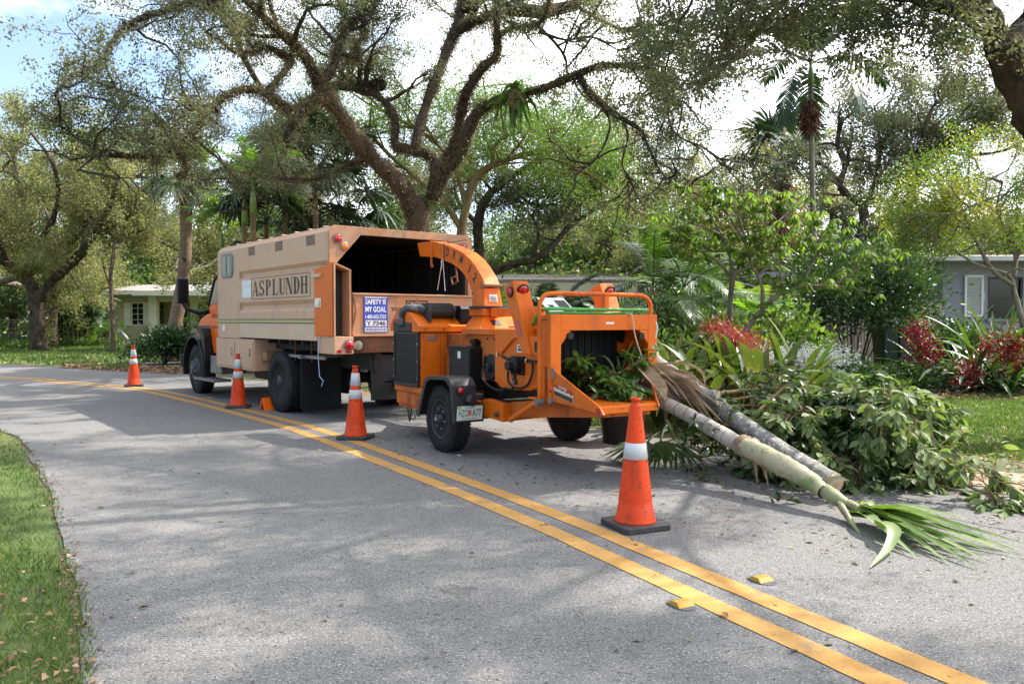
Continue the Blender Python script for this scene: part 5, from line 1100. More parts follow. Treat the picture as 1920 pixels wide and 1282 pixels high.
# staghorn fern on the right-hand limb
def ribbon(name, path, W, m, parent, cup=.15, width=None, nrm=None):
    """one strap-like leaf: a folded ribbon along a path"""
    me = ribbon_mesh(name, path, W, cup, width, nrm); return link_mesh(name, me, m, parent, True)
def ribbon_mesh(name, path, W, cup=.15, width=None, nrm=None):
    n = len(path); vs = []; 
    for i, p in enumerate(path):
        t = (path[min(i + 1, n - 1)] - path[max(i - 1, 0)]).normalized(); s = t.cross(Vector(nrm) if nrm is not None else Vector((0, 0, 1)))
        if s.length < 1e-3: s = t.cross(Vector((1, 0, 0)))
        s.normalize(); u = s.cross(t); w = W * (width(i / (n - 1)) if width else math.sin(math.pi * min(max(.12 + .88 * i / (n - 1), 0), 1)) ** .6) / 2
        vs += [p - s * w + u * w * cup * 2, p, p + s * w + u * w * cup * 2]
    fs = []
    for i in range(n - 1):
        a = 3 * i; fs += [(a, a + 1, a + 4, a + 3), (a + 1, a + 2, a + 5, a + 4)]
    me = bpy.data.meshes.new(name); me.from_pydata([tuple(v) for v in vs], [], fs); me.update(); return me
fern = empty('staghorn_fern', P(970, 192, OY - 1.5), 0, 'big staghorn fern hanging from the right arching oak limb', 'fern')
f_m = []
M['fern'] = mat('fern_green', (0.06, 0.12, 0.035), 0.5, transl=0.4, layers=[((0.12, 0.19, 0.06), 3, 0.45, 0.65)])
for v_ in range(4):
    rr_ = random.Random(v_); L_ = rr_.uniform(.8, 1.1); pts = [Vector((L_ * t * .55, .05 * math.sin(3 * t), .30 * math.sin(2.2 * t) - .85 * L_ * t * t)) for t in np.linspace(0, 1, 8)]
    f_m.append(ribbon_mesh('frond', pts, .11, .3, lambda t: .35 + .9 * abs(math.sin(3 * t + .4)) * (1.1 - t)))
for me in f_m: me.materials.append(M['fern'])
for i in range(64):
    o = bpy.data.objects.new('frond', f_m[i % 4]); COL.objects.link(o); o.parent = fern; o.location = (RT.uniform(-.12, .12), RT.uniform(-.12, .12), RT.uniform(-.15, .2))
    o.rotation_euler = (RT.uniform(-.3, .3), RT.uniform(-1.2, .5), RT.uniform(0, 6.28)); s_ = RT.uniform(.65, 1.1); o.scale = (s_, s_, s_)
k = MB(); k.ball((0, 0, .08), .2, 8, (1, 1, 1.1)); k.build('root_ball', M['leaf_dry'], fern, smooth=True)

# ================================================================ the near oak at the right edge, roofing the road
NY = 9.6
noak = empty('oak_tree', (7.9, 10.2, 0), 0, 'nearest oak, its thick leaning trunk at the upper right edge', 'tree')
o = noak.location; lv, mb, moss = Leaves(), MB(), Leaves()
def rel(*ps): return [Vector(p) - o for p in ps]
T1 = [Vector((7.9, 10.2, -.05)), Vector((7.5, 10.1, 1.4)), P(2010, 340, 9.85), P(1948, 232, 9.7), P(1905, 150, 9.6), P(1878, 88, 9.55), P(1846, 36, 9.45), P(1822, -4, 9.4), Vector((5.1, 9.3, 6.1)), Vector((4.3, 9.1, 7.0)), Vector((3.2, 8.8, 7.7)), Vector((1.8, 8.3, 8.2)), Vector((.2, 7.8, 8.5))]
q, rs = bark_tube(rel(*T1), [.36, .30, .23, .205, .185, .17, .165, .155, .11, .08, .06, .045, .03], M['bark'], noak, 'trunk', 16, 5)
foliate(mb, lv, q[len(q) * 2 // 3:], .03, .42, 1.8, .9, 190, .11, start=.0, n3=7)
near_l = [
 ([P(1846, 36, 9.45), P(1800, 18, 9.3), P(1762, 6, 9.2), P(1717, -8, 9.1), P(1650, -30, 9.0), Vector((2.6, 8.8, 6.3))], [.13, .11, .095, .08, .07, .05]),
 ([P(1895, 100, 9.6), P(1925, 45, 9.9), P(1960, 0, 10.2), Vector((7.6, 10.6, 6.4)), Vector((8.6, 11.2, 7.6))], [.15, .13, .12, .10, .06]),
 ([Vector((5.2, 9.3, 6.0)), Vector((4.6, 7.9, 6.8)), Vector((3.8, 6.4, 7.5)), Vector((2.7, 5.0, 7.9)), Vector((1.6, 3.8, 8.0))], [.13, .11, .09, .07, .04]),
 ([Vector((4.6, 7.9, 6.8)), Vector((5.7, 7.2, 7.6)), Vector((6.9, 5.9, 8.2)), Vector((7.3, 4.2, 8.6))], [.09, .08, .06, .04]),
 ([Vector((4.3, 9.1, 7.0)), Vector((3.6, 10.6, 7.8)), Vector((2.4, 12.0, 8.6)), Vector((1.2, 13.3, 9.2))], [.11, .09, .07, .04]),
 ([Vector((3.2, 8.8, 7.7)), Vector((1.6, 9.6, 8.2)), Vector((0.2, 10.8, 8.8)), Vector((-1.4, 11.6, 9.1))], [.08, .07, .05, .03]),
 ([Vector((5.4, 9.4, 5.6)), Vector((4.4, 10.6, 7.4)), Vector((4.6, 12.2, 8.6)), Vector((5.2, 13.6, 9.2))], [.12, .1, .07, .04]),
 ([Vector((3.8, 6.4, 7.5)), Vector((2.0, 6.6, 8.1)), Vector((0.6, 6.2, 8.4)), Vector((-1.0, 5.8, 8.6))], [.07, .06, .05, .03]),
 ([P(1500, -40, 9.6), P(1462, 12, 9.6), P(1432, 44, 9.6), P(1387, 100, 9.6), P(1324, 150, 9.6), P(1284, 158, 9.6)], [.045, .04, .035, .028, .02, .01]),
 ([Vector((2.6, 8.8, 6.3)), P(1560, -60, 9.2), P(1500, -40, 9.6)], [.06, .055, .045]),
 ([Vector((6.0, 9.5, 5.0)), Vector((6.9, 8.2, 6.9)), Vector((7.8, 6.8, 7.8)), Vector((8.2, 5.4, 8.4))], [.12, .1, .08, .05]),
 ([Vector((6.9, 8.2, 6.9)), Vector((6.2, 6.8, 7.7)), Vector((5.6, 5.6, 8.2))], [.09, .07, .05]),
]
for i, (pp_, rr_) in enumerate(near_l):
    q, rs = bark_tube(rel(*pp_), rr_ if i in (0, 1, 8) else [x * .36 for x in rr_], M['bark'], noak, 'limb', 10, 20 + i)
    if i in (0,): foliate(mb, lv, q, .02, .30, .7, .45, 100, .09, start=.25, up=-.35, n3=5)
    elif i == 8: foliate(mb, lv, q, .014, .20, .75, .45, 95, .09, start=.1, up=.0, n3=5)
    elif i in (1,): foliate(mb, lv, q, .02, .5, 1.2, .6, 36, .1, start=.5, up=.2)
    elif i == 9: pass
    else: foliate(mb, lv, q, .016, .36, 1.9, .95, 190, .11, start=.1, up=.1, n3=7)
for (x0, y0, x1, y1) in ((1700, -20, 1640, 70), (1600, -30, 1520, 60), (1560, -30, 1440, 90), (1770, 0, 1700, 60), (1380, -30, 1290, 60), (1860, 90, 1840, 120), (1320, -30, 1240, 90), (1450, -30, 1340, 80)):
    pth = crooked(P(x0, y0, 9.3) - o, P(x1, y1, 9.3 + RT.uniform(-.6, .6)) - P(x0, y0, 9.3), 1.1, 6, .2); mb.tube(pth, [.02 - .0025 * i for i in range(7)], 4); foliate(mb, lv, pth, .009, .14, .5, .35, 60, .075, start=.0, up=-.1, n3=4)
mb.build('branches', M['bark'], noak, smooth=True)['kind'] = 'stuff'
lv.build('crown', .054, .48, M['leaf_oak'], noak, kind='stuff')

# ================================================================ two-trunked oak on the far-left lawn
LY = 38.0
loak = empty('oak_tree', (P(78, 655, LY).x, LY, 0), 0, 'oak with sun-paled leaf colour on the far-left lawn, thick twin-forked trunk in sun', 'tree')
lv, mb = Leaves(), MB()
DL = dict(spacing=1.1, L2=2.6, L3=1.3, nl=230, sig=.2, start=.15, up=.3, n3=6)
SL = [([(72, 658, 0), (70, 600, 0), (66, 560, 0), (58, 535, 0), (40, 515, 0), (15, 495, -1), (-20, 470, -2), (-70, 430, -3)], 26, 14, {'start': .6}),
      ([(72, 560, 0), (88, 540, 0), (104, 520, 0), (130, 500, -1), (170, 450, -2), (200, 400, -3), (220, 350, -4)], 22, 8, {'start': .5, 'up': .7}),
      ([(50, 520, 0), (60, 470, 1), (50, 400, 2), (30, 330, 2), (20, 270, 2)], 18, 8, F1),
      ([(104, 520, 0), (110, 460, 1), (140, 400, 2), (150, 330, 3), (130, 260, 3)], 14, 6, F1),
      ([(60, 470, 1), (95, 420, -2), (110, 360, -3), (95, 300, -4), (60, 250, -4)], 12, 5, F1),
      ([(30, 330, 2), (-30, 300, 1), (-80, 260, 0)], 8, 4, F1), ([(15, 495, -1), (-10, 420, -3), (-20, 350, -4), (20, 300, -5)], 9, 4, F1),
      ([(140, 400, 2), (200, 350, 1), (250, 330, 0), (290, 340, 0)], 8, 4, F1)]
traced(loak, LY, SL, M['bark'], lv, mb, None, DL)
mb.build('branches', M['bark_grey'], loak, smooth=True)['kind'] = 'stuff'; lv.build('crown', .115, .5, M['leaf_sunlit'], loak, kind='stuff', keep=lambda p: ~((p[:, 0] > 2.6) & (p[:, 2] < 3.5)))
loak2 = empty('oak_tree', (P(97, 655, LY + 2).x, LY + 2, 0), 0, 'dark straight-trunked oak just behind the twin-forked one', 'tree')
lv, mb = Leaves(), MB()
traced(loak2, LY + 2, [([(97, 652, 0), (97, 600, 0), (98, 545, 0), (102, 500, 0), (120, 440, 1), (180, 370, 2), (230, 310, 2)], 20, 8, F1), ([(102, 500, 0), (90, 420, 2), (100, 330, 3), (180, 280, 3)], 11, 5, F1), ([(120, 440, 1), (200, 390, -1), (270, 360, -2), (320, 350, -2)], 9, 4, {'up': .9})], M['bark'], lv, mb, None, DL)
mb.build('branches', M['bark_grey'], loak2, smooth=True)['kind'] = 'stuff'; lv.build('crown', .115, .5, M['leaf_sunlit'], loak2, kind='stuff', keep=lambda p: ~((p[:, 0] > 2.2) & (p[:, 2] < 3.7)))

# ================================================================ dark oak with a forked leaning trunk, right background
RY = 30.0
roak = empty('oak_tree', (P(1600, 660, RY).x, RY, 0), 0, 'dark forked oak leaning to the right behind the wooden fence', 'tree')
lv, mb = Leaves(), MB()
DR = dict(spacing=.9, L2=2.2, L3=1.1, nl=230, sig=.17, start=.2, up=.3, n3=6)
traced(roak, RY, [([(1600, 665, 0), (1604, 560, 0), (1610, 480, 0), (1640, 440, 0), (1680, 410, 0), (1705, 375, 0), (1720, 330, 0), (1760, 285, 0), (1810, 260, 0), (1870, 225, 0)], 34, 12, {'start': .6}),
      ([(1612, 470, 0), (1618, 420, 0), (1616, 385, 0), (1590, 365, 0), (1574, 345, 0), (1585, 310, 0), (1570, 270, 0), (1580, 220, 0)], 18, 7, {'start': .5}),
      ([(1590, 365, 0), (1565, 366, 0), (1545, 362, 0)], 7, 3, F0), ([(1618, 400, 0), (1640, 340, 1), (1650, 280, 1), (1640, 200, 1)], 10, 4, F1),
      ([(1660, 425, 0), (1680, 360, 1), (1700, 290, 1), (1700, 220, 2)], 9, 4, F1), ([(1720, 330, 0), (1730, 260, -1), (1750, 200, -1), (1790, 170, -1)], 9, 4, F1),
      ([(1760, 285, 0), (1830, 290, -1), (1890, 280, -2), (1940, 250, -3)], 8, 4, F1)], M['bark'], lv, mb, None, DR)
mb.build('branches', M['bark'], roak, smooth=True)['kind'] = 'stuff'; lv.build('crown', .10, .5, M['leaf_oak'], roak, kind='stuff')

# ================================================================ low-limbed oak over the middle house
KY = 29.0
koak = empty('oak_tree', (P(905, 660, KY).x, KY, 0), 0, 'shadowy oak whose low limb slants up right over the chute', 'tree')
lv, mb = Leaves(), MB()
traced(koak, KY, [([(905, 662, 0), (903, 560, 0), (900, 480, 0), (896, 420, 0), (915, 370, 0), (960, 330, 0), (1020, 300, -1), (1080, 290, -1)], 26, 8, {'start': .5}), ([(906, 540, 0), (925, 512, 0), (962, 495, 0), (1000, 486, 0), (1038, 458, 0), (1062, 430, 0), (1088, 410, 0), (1130, 385, 0), (1180, 360, 0)], 17, 5, {'start': .55, 'up': .8}),
      ([(1000, 486, 0), (1010, 440, .5), (1000, 400, .5), (1040, 360, .5)], 8, 3, {'start': .4}), ([(896, 420, 0), (860, 380, 1), (850, 330, 1)], 12, 4, F1), ([(962, 330, 0), (990, 380, .3), (1060, 380, .3), (1120, 350, .3)], 8, 3, F1)], M['bark'], lv, mb, None, DR)
mb.build('branches', M['bark'], koak, smooth=True)['kind'] = 'stuff'; lv.build('crown', .10, .5, M['leaf_oak'], koak, kind='stuff', keep=lambda p: p[:, 2] > 3.4)

# ================================================================ feathery bright tree behind the big oak
PY_ = 24.0
poin = empty('poinciana_tree', (P(885, 640, PY_).x, PY_, 0), 0, 'bright feathery green tree with smooth tan stems behind the big oak', 'tree')
lv, mb = Leaves(), MB()
DP = dict(spacing=.6, L2=2.4, L3=1.2, nl=230, sig=.18, start=.2, up=.15, n3=6, wob=.15)
traced(poin, PY_, [([(868, 660, 0), (870, 520, 0), (866, 440, 0), (874, 385, 0), (890, 340, 0), (915, 315, 0), (950, 300, 0), (1010, 285, 0), (1070, 280, -1), (1120, 270, -1)], 22, 6, {'start': .5}),
      ([(874, 390, 0), (862, 340, 0), (850, 310, 0), (820, 270, 1), (760, 230, 1), (700, 200, 1)], 12, 5, {'start': .5}),
      ([(925, 310, 0), (928, 275, 0), (950, 255, 0), (1000, 245, 0), (1060, 240, 0)], 10, 4, F1), ([(870, 440, 0), (835, 380, 0), (820, 365, 0), (740, 300, 1), (690, 250, 1), (640, 230, 1)], 12, 4, {'start': .4}),
      ([(1010, 285, 0), (1060, 310, -1), (1110, 330, -1), (1150, 360, -1)], 7, 3, F1), ([(950, 255, 0), (940, 220, 0), (900, 200, 0), (860, 190, 1)], 7, 3, F1), ([(820, 270, 1), (800, 240, 1), (760, 190, 1)], 7, 3, F1)], M['bark_tan'], lv, mb, None, DP)
mb.build('branches', M['bark_tan'], poin, smooth=True)['kind'] = 'stuff'; lv.build('crown', .10, .24, M['leaf_bright'], poin, kind='stuff')

# ================================================================ further trees: four built once, then copied
def free_tree(name, label, H, spread, seed, bark, leafm, nl, lsize, n_l=7, ratio=.5, cat='tree', dens=1.0):
    global RT
    RT = random.Random(seed); t = empty(name, (0, 0, 0), 0, label, cat, 'trees beyond the yards')
    lv, mb = Leaves(), MB(); th = H * .28
    q, rs = bark_tube([Vector((0, 0, -.1)), Vector((.15, .05, th * .5)), Vector((0, 0, th))], [H * .045, H * .034, H * .032], bark, t, 'trunk', 10, seed)
    for i in range(n_l):
        a = 6.283 * i / n_l + RT.uniform(-.4, .4); up = RT.uniform(.35, 1.2); d = Vector((math.cos(a), math.sin(a), up))
        pth = crooked((0, 0, th * RT.uniform(.75, 1)), d, spread * RT.uniform(.8, 1.25), 8, .25, .02 if up > .6 else -.01)
        mb.tube(pth, [H * .020 * (1 - .85 * j / 8) + .01 for j in range(9)], 7)
        foliate(mb, lv, pth, .04, .85 / dens, 2.3, 1.1, nl, .16, start=.25, up=.3, n3=6)
    mb.build('branches', bark, t, smooth=True)['kind'] = 'stuff'; lv.build('crown', lsize, ratio, leafm, t, kind='stuff')
    return t
protos = [free_tree('oak_tree', '', 10, 6.5, 101, M['bark_grey'], M['leaf_sunlit'], 190, .11), free_tree('oak_tree', '', 10, 6.0, 102, M['bark'], M['leaf_oak'], 190, .11),
          free_tree('oak_tree', '', 11, 5.5, 103, M['bark_grey'], M['leaf_sunlit'], 200, .105), free_tree('broadleaf_tree', '', 8, 4.4, 104, M['bark'], M['leaf_green'], 150, .14)]
RT = random.Random(77)
def label_copy(o, loc, rz, sc, label):
    o.location = loc; o.rotation_euler = (0, 0, rz); o.scale = (sc, sc, sc * 1.0); o['label'] = label
    return o
far = [  # proto, photo x, depth, scale, label
 (0, -40, 46, 1.25, 'pale oak at the far left edge behind the chain-link fence'), (2, 190, 66, 1.2, 'tall pale oak rising behind the small beige house at left'),
 (1, 330, 66, 1.3, 'olive oak over the roof of the beige house'), (0, 470, 42, 1.05, 'pale oak behind the bright palms above the truck cab'),
 (3, 560, 34, 1.1, 'deep green tree just above the cargo box of the truck'), (1, 700, 38, 1.1, 'olive oak behind the forked trunk of the big oak'),
 (3, 1010, 54, 1.3, 'dark green tree right of the tan stems, over the middle house'), (0, 1130, 54, 1.35, 'greyish oak rising behind the middle house roof'),
 (2, 1280, 46, 1.3, 'pale fine-leaved oak left of the slim palm'), (0, 1400, 44, 1.2, 'pale oak behind the shaggy-skirted palm'),
 (1, 1560, 48, 1.1, 'olive oak filling the gap behind the slim palm'), (2, 1760, 42, 1.0, 'tall oak over the grey house, against bright sky'),
 (1, 1930, 38, 1.05, 'dense dark oak behind the grey house at the right edge'), (3, 1480, 30, .75, 'low green tree behind the fence top, middle right'),
 (3, 30, 50, 1.0, 'deep green tree in shade at far left, behind the twin trunks'), (3, 880, 48, 1.1, 'dark tree glimpsed between the chute and the house roof'),
]
used = set()
for (k_, px, Y, s_, lb) in far:
    src = protos[k_]
    if k_ in used: src = copy_tree(src)
    used.add(k_); label_copy(src, (P(px, 640, Y).x, Y, 0), RT.uniform(0, 6.28), s_ * RT.uniform(.95, 1.05), lb)
# a far belt of woodland that reads as one mass
n = 42000; x = RNG.uniform(-75, 75, n); y = 62 + RNG.uniform(0, 10, n) + (x / 30) ** 2; top = 8.5 + 2.2 * np.sin(x * .21) + 1.4 * np.sin(x * .57 + 1) + RNG.normal(0, .7, n)
p = np.stack([x, y, RNG.random(n) ** .8 * top], 1); d = RNG.normal(0, 1, (n, 3))
tag(leaf_field('woodland', p, d, .75, .42, M['leaf_green'], rnd=np.clip(.5 + .3 * np.sin(x * .8) + RNG.normal(0, .2, n), 0, 1)), kind='stuff')
RT = random.Random(991)
# ================================================================ houses and fences
M['beige_wall'] = mat('beige_wall', (0.40, 0.37, 0.26), 0.8, layers=[((0.33, 0.31, 0.22), 1.2, 0.45, 0.7, 6, (1, 1, .5), 0.7)], bump=(20, 0.2, (1, 1, 1), 0.01))
M['grey_wall'] = mat('grey_wall', (0.25, 0.25, 0.27), 0.8, layers=[((0.20, 0.20, 0.215), 1.5, 0.45, 0.7, 6, (1, 1, .4), 0.8)], bump=(25, 0.25, (1, 1, 1), 0.01))
M['white_wood'] = mat('white_painted_wood', (0.66, 0.66, 0.63), 0.6, layers=[((0.5, 0.5, 0.46), 4, 0.5, 0.7, 6, (1, 1, .5), 0.6)])
M['fascia'] = mat('grey_fascia', (0.42, 0.42, 0.42), 0.6, layers=[((0.3, 0.29, 0.27), 3, 0.5, 0.7)])
M['shingle'] = mat('shingle_roof', (0.22, 0.205, 0.19), 0.9, layers=[((0.14, 0.12, 0.10), 6, 0.45, 0.65, 6), ((0.34, 0.30, 0.25), 20, 0.55, 0.7, 5, (1, 1, 1), 0.8)], bump=(30, 0.5, (1, 1, 1), 0.02))
M['fence_wood'] = mat('weathered_fence_wood', (0.20, 0.165, 0.135), 0.9, layers=[((0.32, 0.28, 0.235), 3, 0.45, 0.65, 6, (6, 6, .4)), ((0.07, 0.055, 0.045), 6, 0.55, 0.72, 6, (8, 8, .5), 0.8)], bump=(14, 0.6, (6, 6, .5), 0.01))
M['near_black'] = mat('dark_opening', (0.025, 0.025, 0.027), 0.7)
def wbox(parent, name, m, x0, x1, y0, y1, z0, z1, **k): q = MB(); q.box(x0, x1, y0, y1, z0, z1); return q.build(name, m, parent, **k)
def window(parent, x0, x1, z0, z1, y, fm, nx=2, nz=4, depth=.12):
    f = MB(); t = .06
    f.box(x0, x0 + t, y - .04, y + depth, z0, z1); f.box(x1 - t, x1, y - .04, y + depth, z0, z1); f.box(x0 + t, x1 - t, y - .04, y + depth, z0, z0 + t); f.box(x0 + t, x1 - t, y - .04, y + depth, z1 - t, z1)
    w = f.build('window', fm, parent)
    q = MB(); q.box(x0 + t, x1 - t, y + .02, y + .03, z0 + t, z1 - t); q.build('pane', M['glass'], w)
    for i in range(1, nx): wbox(w, 'glazing_bar', fm, x0 + (x1 - x0) * i / nx - .015, x0 + (x1 - x0) * i / nx + .015, y - .02, y + .018, z0 + t, z1 - t)
    for i in range(1, nz): wbox(w, 'glazing_bar', fm, x0 + t, x1 - t, y - .023, y + .016, z0 + (z1 - z0) * i / nz - .015, z0 + (z1 - z0) * i / nz + .015)
    return w
def px2x(px, Y): return P(px, 600, Y).x
def py2z(py, Y): return P(960, py, Y).z
# --- small beige house, left
Y = 50.0; hx = px2x(208, Y)
h = empty('beige_house', (hx, Y, 0), 0, 'small low beige house with white shutters and dark porch at left', 'house')
X = lambda px: px2x(px, Y) - hx
Z = lambda py: py2z(py, Y)
def hwall(parent, m, x0, x1, z0, z1, holes, y0=0, th=.2):
    """front wall built round its openings (non-overlapping, sorted by x)"""
    q = MB(); cx = x0
    for a, b_, c, d in sorted(holes):
        q.box(cx, a, y0, y0 + th, z0, z1); q.box(a, b_, y0, y0 + th, z0, c); q.box(a, b_, y0, y0 + th, d, z1); cx = b_
    q.box(cx, x1, y0, y0 + th, z0, z1); return q.build('wall', m, parent)
hwall(h, M['beige_wall'], X(208), X(281), -.1, Z(553), [(X(246), X(270), Z(610), Z(567))])
window(h, X(246), X(270), Z(610), Z(567), .05, M['white_wood'], 2, 4)
for a, b_ in ((233, 245), (271, 281)): wbox(h, 'shutter', M['white_wood'], X(a), X(b_), -.05, -.002, Z(611), Z(567), bevel=.01)
wbox(h, 'wall', M['beige_wall'], X(281), X(460), 2.0, 2.2, -.1, Z(553)); wbox(h, 'door', M['near_black'], X(300), X(326), 1.93, 1.995, 0, Z(570)); wbox(h, 'door', M['near_black'], X(352), X(420), 1.93, 1.995, 0, Z(570))
wbox(h, 'porch_column', M['white_wood'], X(282), X(297), -.3, .2, -.1, Z(553), bevel=.02); wbox(h, 'porch_column', M['white_wood'], X(340), X(351), 1.4, 1.92, -.1, Z(553), bevel=.02)
wbox(h, 'side_wall', M['beige_wall'], X(208), X(208) + .2, .201, 8, -.1, Z(553))
wbox(h, 'porch_beam', M['beige_wall'], X(297) + .01, X(460), -.25, .1, Z(566), Z(553))
wbox(h, 'fascia', M['white_wood'], X(203), X(262), -.72, -.62, Z(553), Z(545)); wbox(h, 'fascia', M['white_wood'], X(262), X(470), -1.02, -.9, Z(555), Z(546))
q = MB(); q.prism([(-.62, Z(551)), (-.62, Z(545)), (4, Z(545) + .55), (9, Z(545) + .1), (9, Z(551))], X(203), X(470), 'x'); q.prism([(-.9, Z(552)), (-.9, Z(546)), (-.63, Z(545)), (-.63, Z(552))], X(262), X(470), 'x'); q.build('roof', M['shingle'], h)
q = MB(); q.lathe([(.07, 0), (.07, .9), (.12, .92), (.12, 1.0), (0, 1.0)], 12, 'z', (X(371), 2.5, Z(545) + .2)); q.build('vent_pipe', M['white_wood'], h)
wbox(h, 'step', M['fascia'], X(170), X(262), -2.2, -1.2, -.05, .15)
# --- beige house behind the chipper
Y = 38.0; hx = px2x(925, Y); h = empty('ranch_house', (hx, Y, 0), 0, 'long low beige ranch house with shingle roof seen above the feed hopper', 'house')
hwall(h, M['beige_wall'], X(925), X(1200), -.1, Z(548), [(X(1005), X(1050), Z(598), Z(553)), (X(1082), X(1152), Z(620), Z(553))], 0)
window(h, X(1005), X(1050), Z(598), Z(553), .05, M['white_wood'], 2, 2)
wbox(h, 'porch_shade_panel', M['near_black'], X(1082), X(1152), .6, .7, -.1, Z(553)); wbox(h, 'side_wall', M['beige_wall'], X(1200) - .2, X(1200), .201, 9, -.1, Z(548))  # near-black panel paints the shade inside the porch opening
wbox(h, 'fascia', mat('cream_fascia', (0.42, 0.39, 0.26), 0.7, layers=[((0.3, 0.28, 0.18), 2, 0.5, 0.7)]), X(915), X(1188), -.9, -.8, Z(550), Z(529))
q = MB(); q.prism([(-.799, Z(548)), (-.93, Z(527)), (4.5, Z(505)), (10, Z(530)), (10, Z(548))], X(912), X(1192), 'x'); q.build('roof', M['shingle'], h)
q = MB()
for r_ in range(9):
    for c in range(30):
        x0 = X(912) + (X(1192) - X(912)) * (c + (.5 if r_ % 2 else 0)) / 30; y0 = -.93 + r_ * .6; z0 = Z(527) + (Z(505) - Z(527)) * (y0 + .93) / 5.43
        q.add([(x0, y0, z0 + .035), (x0 + .21, y0, z0 + .035), (x0 + .21, y0 + .6, z0 + .075), (x0, y0 + .6, z0 + .075)], [(0, 1, 2, 3)])
q.build('shingles', M['shingle'], h)['kind'] = 'stuff'
for a, b_ in ((1040, 1086), (1143, 1182)):
    q = MB(); x0, x1 = X(a), X(b_); q.add([(x0, 1.2, Z(525)), (x1, 1.2, Z(525)), (x1, 2.4, Z(522)), (x0, 2.4, Z(522)), (x0 + .15, 1.4, Z(515)), (x1 - .15, 1.4, Z(515)), (x1 - .15, 2.2, Z(515)), (x0 + .15, 2.2, Z(515))], [(0, 3, 2, 1), (4, 5, 6, 7), (0, 1, 5, 4), (1, 2, 6, 5), (2, 3, 7, 6), (3, 0, 4, 7)]); q.build('skylight', M['glass'], h)
# --- flat carport roof
Y = 32.0; hx = px2x(1440, Y); h = empty('carport', (hx, Y, 0), 0, 'pale flat carport roof among the leaves left of the fence', 'carport')
wbox(h, 'roof', M['fascia'], X(1436), X(1556), 0, 5, Z(520), Z(510)); wbox(h, 'beam', M['beige_wall'], X(1462), X(1540), .3, .5, Z(532), Z(520) - .002)
for a in (1470, 1545): wbox(h, 'post', M['white_wood'], X(a), X(a) + .12, .3, .42, -.05, Z(532) if a == 1470 else Z(520) - .002)
wbox(h, 'wall', M['white_wood'], X(1488), X(1530), 4.4, 4.6, -.1, Z(528))
# --- grey house, right
Y = 24.0; hx = px2x(1767, Y); h = empty('grey_house', (hx, Y, 0), 0, 'dark grey stucco house with white louvred shutter at right', 'house')
hwall(h, M['grey_wall'], 0, 7.5, -.1, Z(492), [(X(1851), X(1917), Z(598), Z(519))])
wbox(h, 'side_wall', M['grey_wall'], 0, .2, .201, 9, -.1, Z(492))
window(h, X(1851), X(1917), Z(598), Z(519), .05, M['black_steel'], 1, 2)
wbox(h, 'sill', M['grey_wall'], X(1848), X(1920), -.08, -.002, Z(602), Z(598))
sh_ = MB(); x0, x1, z0, z1 = X(1806), X(1841), Z(594), Z(516)
sh_.box(x0, x0 + .06, -.07, -.003, z0, z1); sh_.box(x1 - .06, x1, -.07, -.003, z0, z1); sh_.box(x0 + .06, x1 - .06, -.07, -.003, z0, z0 + .06); sh_.box(x0 + .06, x1 - .06, -.07, -.003, z1 - .06, z1)
sho = sh_.build('shutter', M['white_wood'], h)
nsl = 21
sm = MB(); sm.box(x0 + .06, x1 - .06, -.035, .035, -.006, .006); s0 = sm.build('slat', M['white_wood'], sho)
for i in range(nsl):
    s_ = s0 if i == 0 else s0.copy()
    if i: COL.objects.link(s_)
    s_.location = (0, -.035, z0 + .09 + (z1 - z0 - .18) * i / (nsl - 1)); s_.rotation_euler = (R(-38), 0, 0)
wbox(h, 'shutter_hinge', M['fascia'], X(1842), X(1844), -.06, -.003, Z(562), Z(548))
wbox(h, 'fascia', M['fascia'], -.6, 8, -.75, -.66, Z(492) + .0, Z(484)); q = MB(); q.prism([(-.66, Z(490)), (-.66, Z(484)), (5, Z(484) + .5), (10, Z(484)), (10, Z(490))], -.6, 8, 'x'); q.build('roof', M['shingle'], h)
q = MB(); q.prism([(0.002, Z(492)), (-.659, Z(491)), (-.659, Z(491) + .02), (.002, Z(492) + .02)], -.6, 8, 'x'); q.build('soffit', M['fascia'], h)
# --- wooden paling fence
f = empty('wooden_fence', (px2x(1545, 21.5), 21.5, 0), 0, 'weathered upright-board fence beside the grey house', 'fence')
a_, b_ = Vector((0, 0, 0)), Vector((px2x(1768, 23.6) - f.location.x, 2.1, 0)); L_ = (b_ - a_).length; n = int(L_ / .128)
pm = MB(); pm.box(-.058, .058, -.011, .011, 0, 1.9); p0 = pm.build('board', M['fence_wood'], f, bevel=.003)
for i in range(n):
    s_ = p0 if i == 0 else p0.copy()
    if i: COL.objects.link(s_)
    c = a_.lerp(b_, i / (n - 1)); s_.location = (c.x, c.y + RT.uniform(-.008, .008), RT.uniform(-.04, .04)); s_.rotation_euler = (0, RT.uniform(-.012, .012), math.atan2(b_.y, b_.x) + RT.uniform(-.04, .04)); s_.scale = (1, 1, RT.uniform(.97, 1.05))
for z in (.4, 1.5): q = MB(); q.tube([a_ + Vector((0, .05, z)), b_ + Vector((0, .05, z))], .035, 4); q.build('rail', M['fence_wood'], f)
for i in range(4): c = a_.lerp(b_, i / 3); wbox(f, 'post', M['fence_wood'], c.x - .05, c.x + .05, c.y + .06, c.y + .16, 0, 2.05)
for px_, wd, mm in ((1532, .16, M['fence_wood']), (1553, .10, M['white_wood'])):
    pass
gp = empty('gate_post', (px2x(1537, 20), 20, 0), 0, 'tall dark timber gate post at the left end of the fence', 'post'); wbox(gp, 'shaft', mat('dark_timber', (0.05, 0.04, 0.035), 0.9), -.11, .11, -.1, .1, -.05, 2.1, bevel=.01); wbox(gp, 'cap', M['fence_wood'], -.14, .14, -.13, .13, 2.1, 2.15)
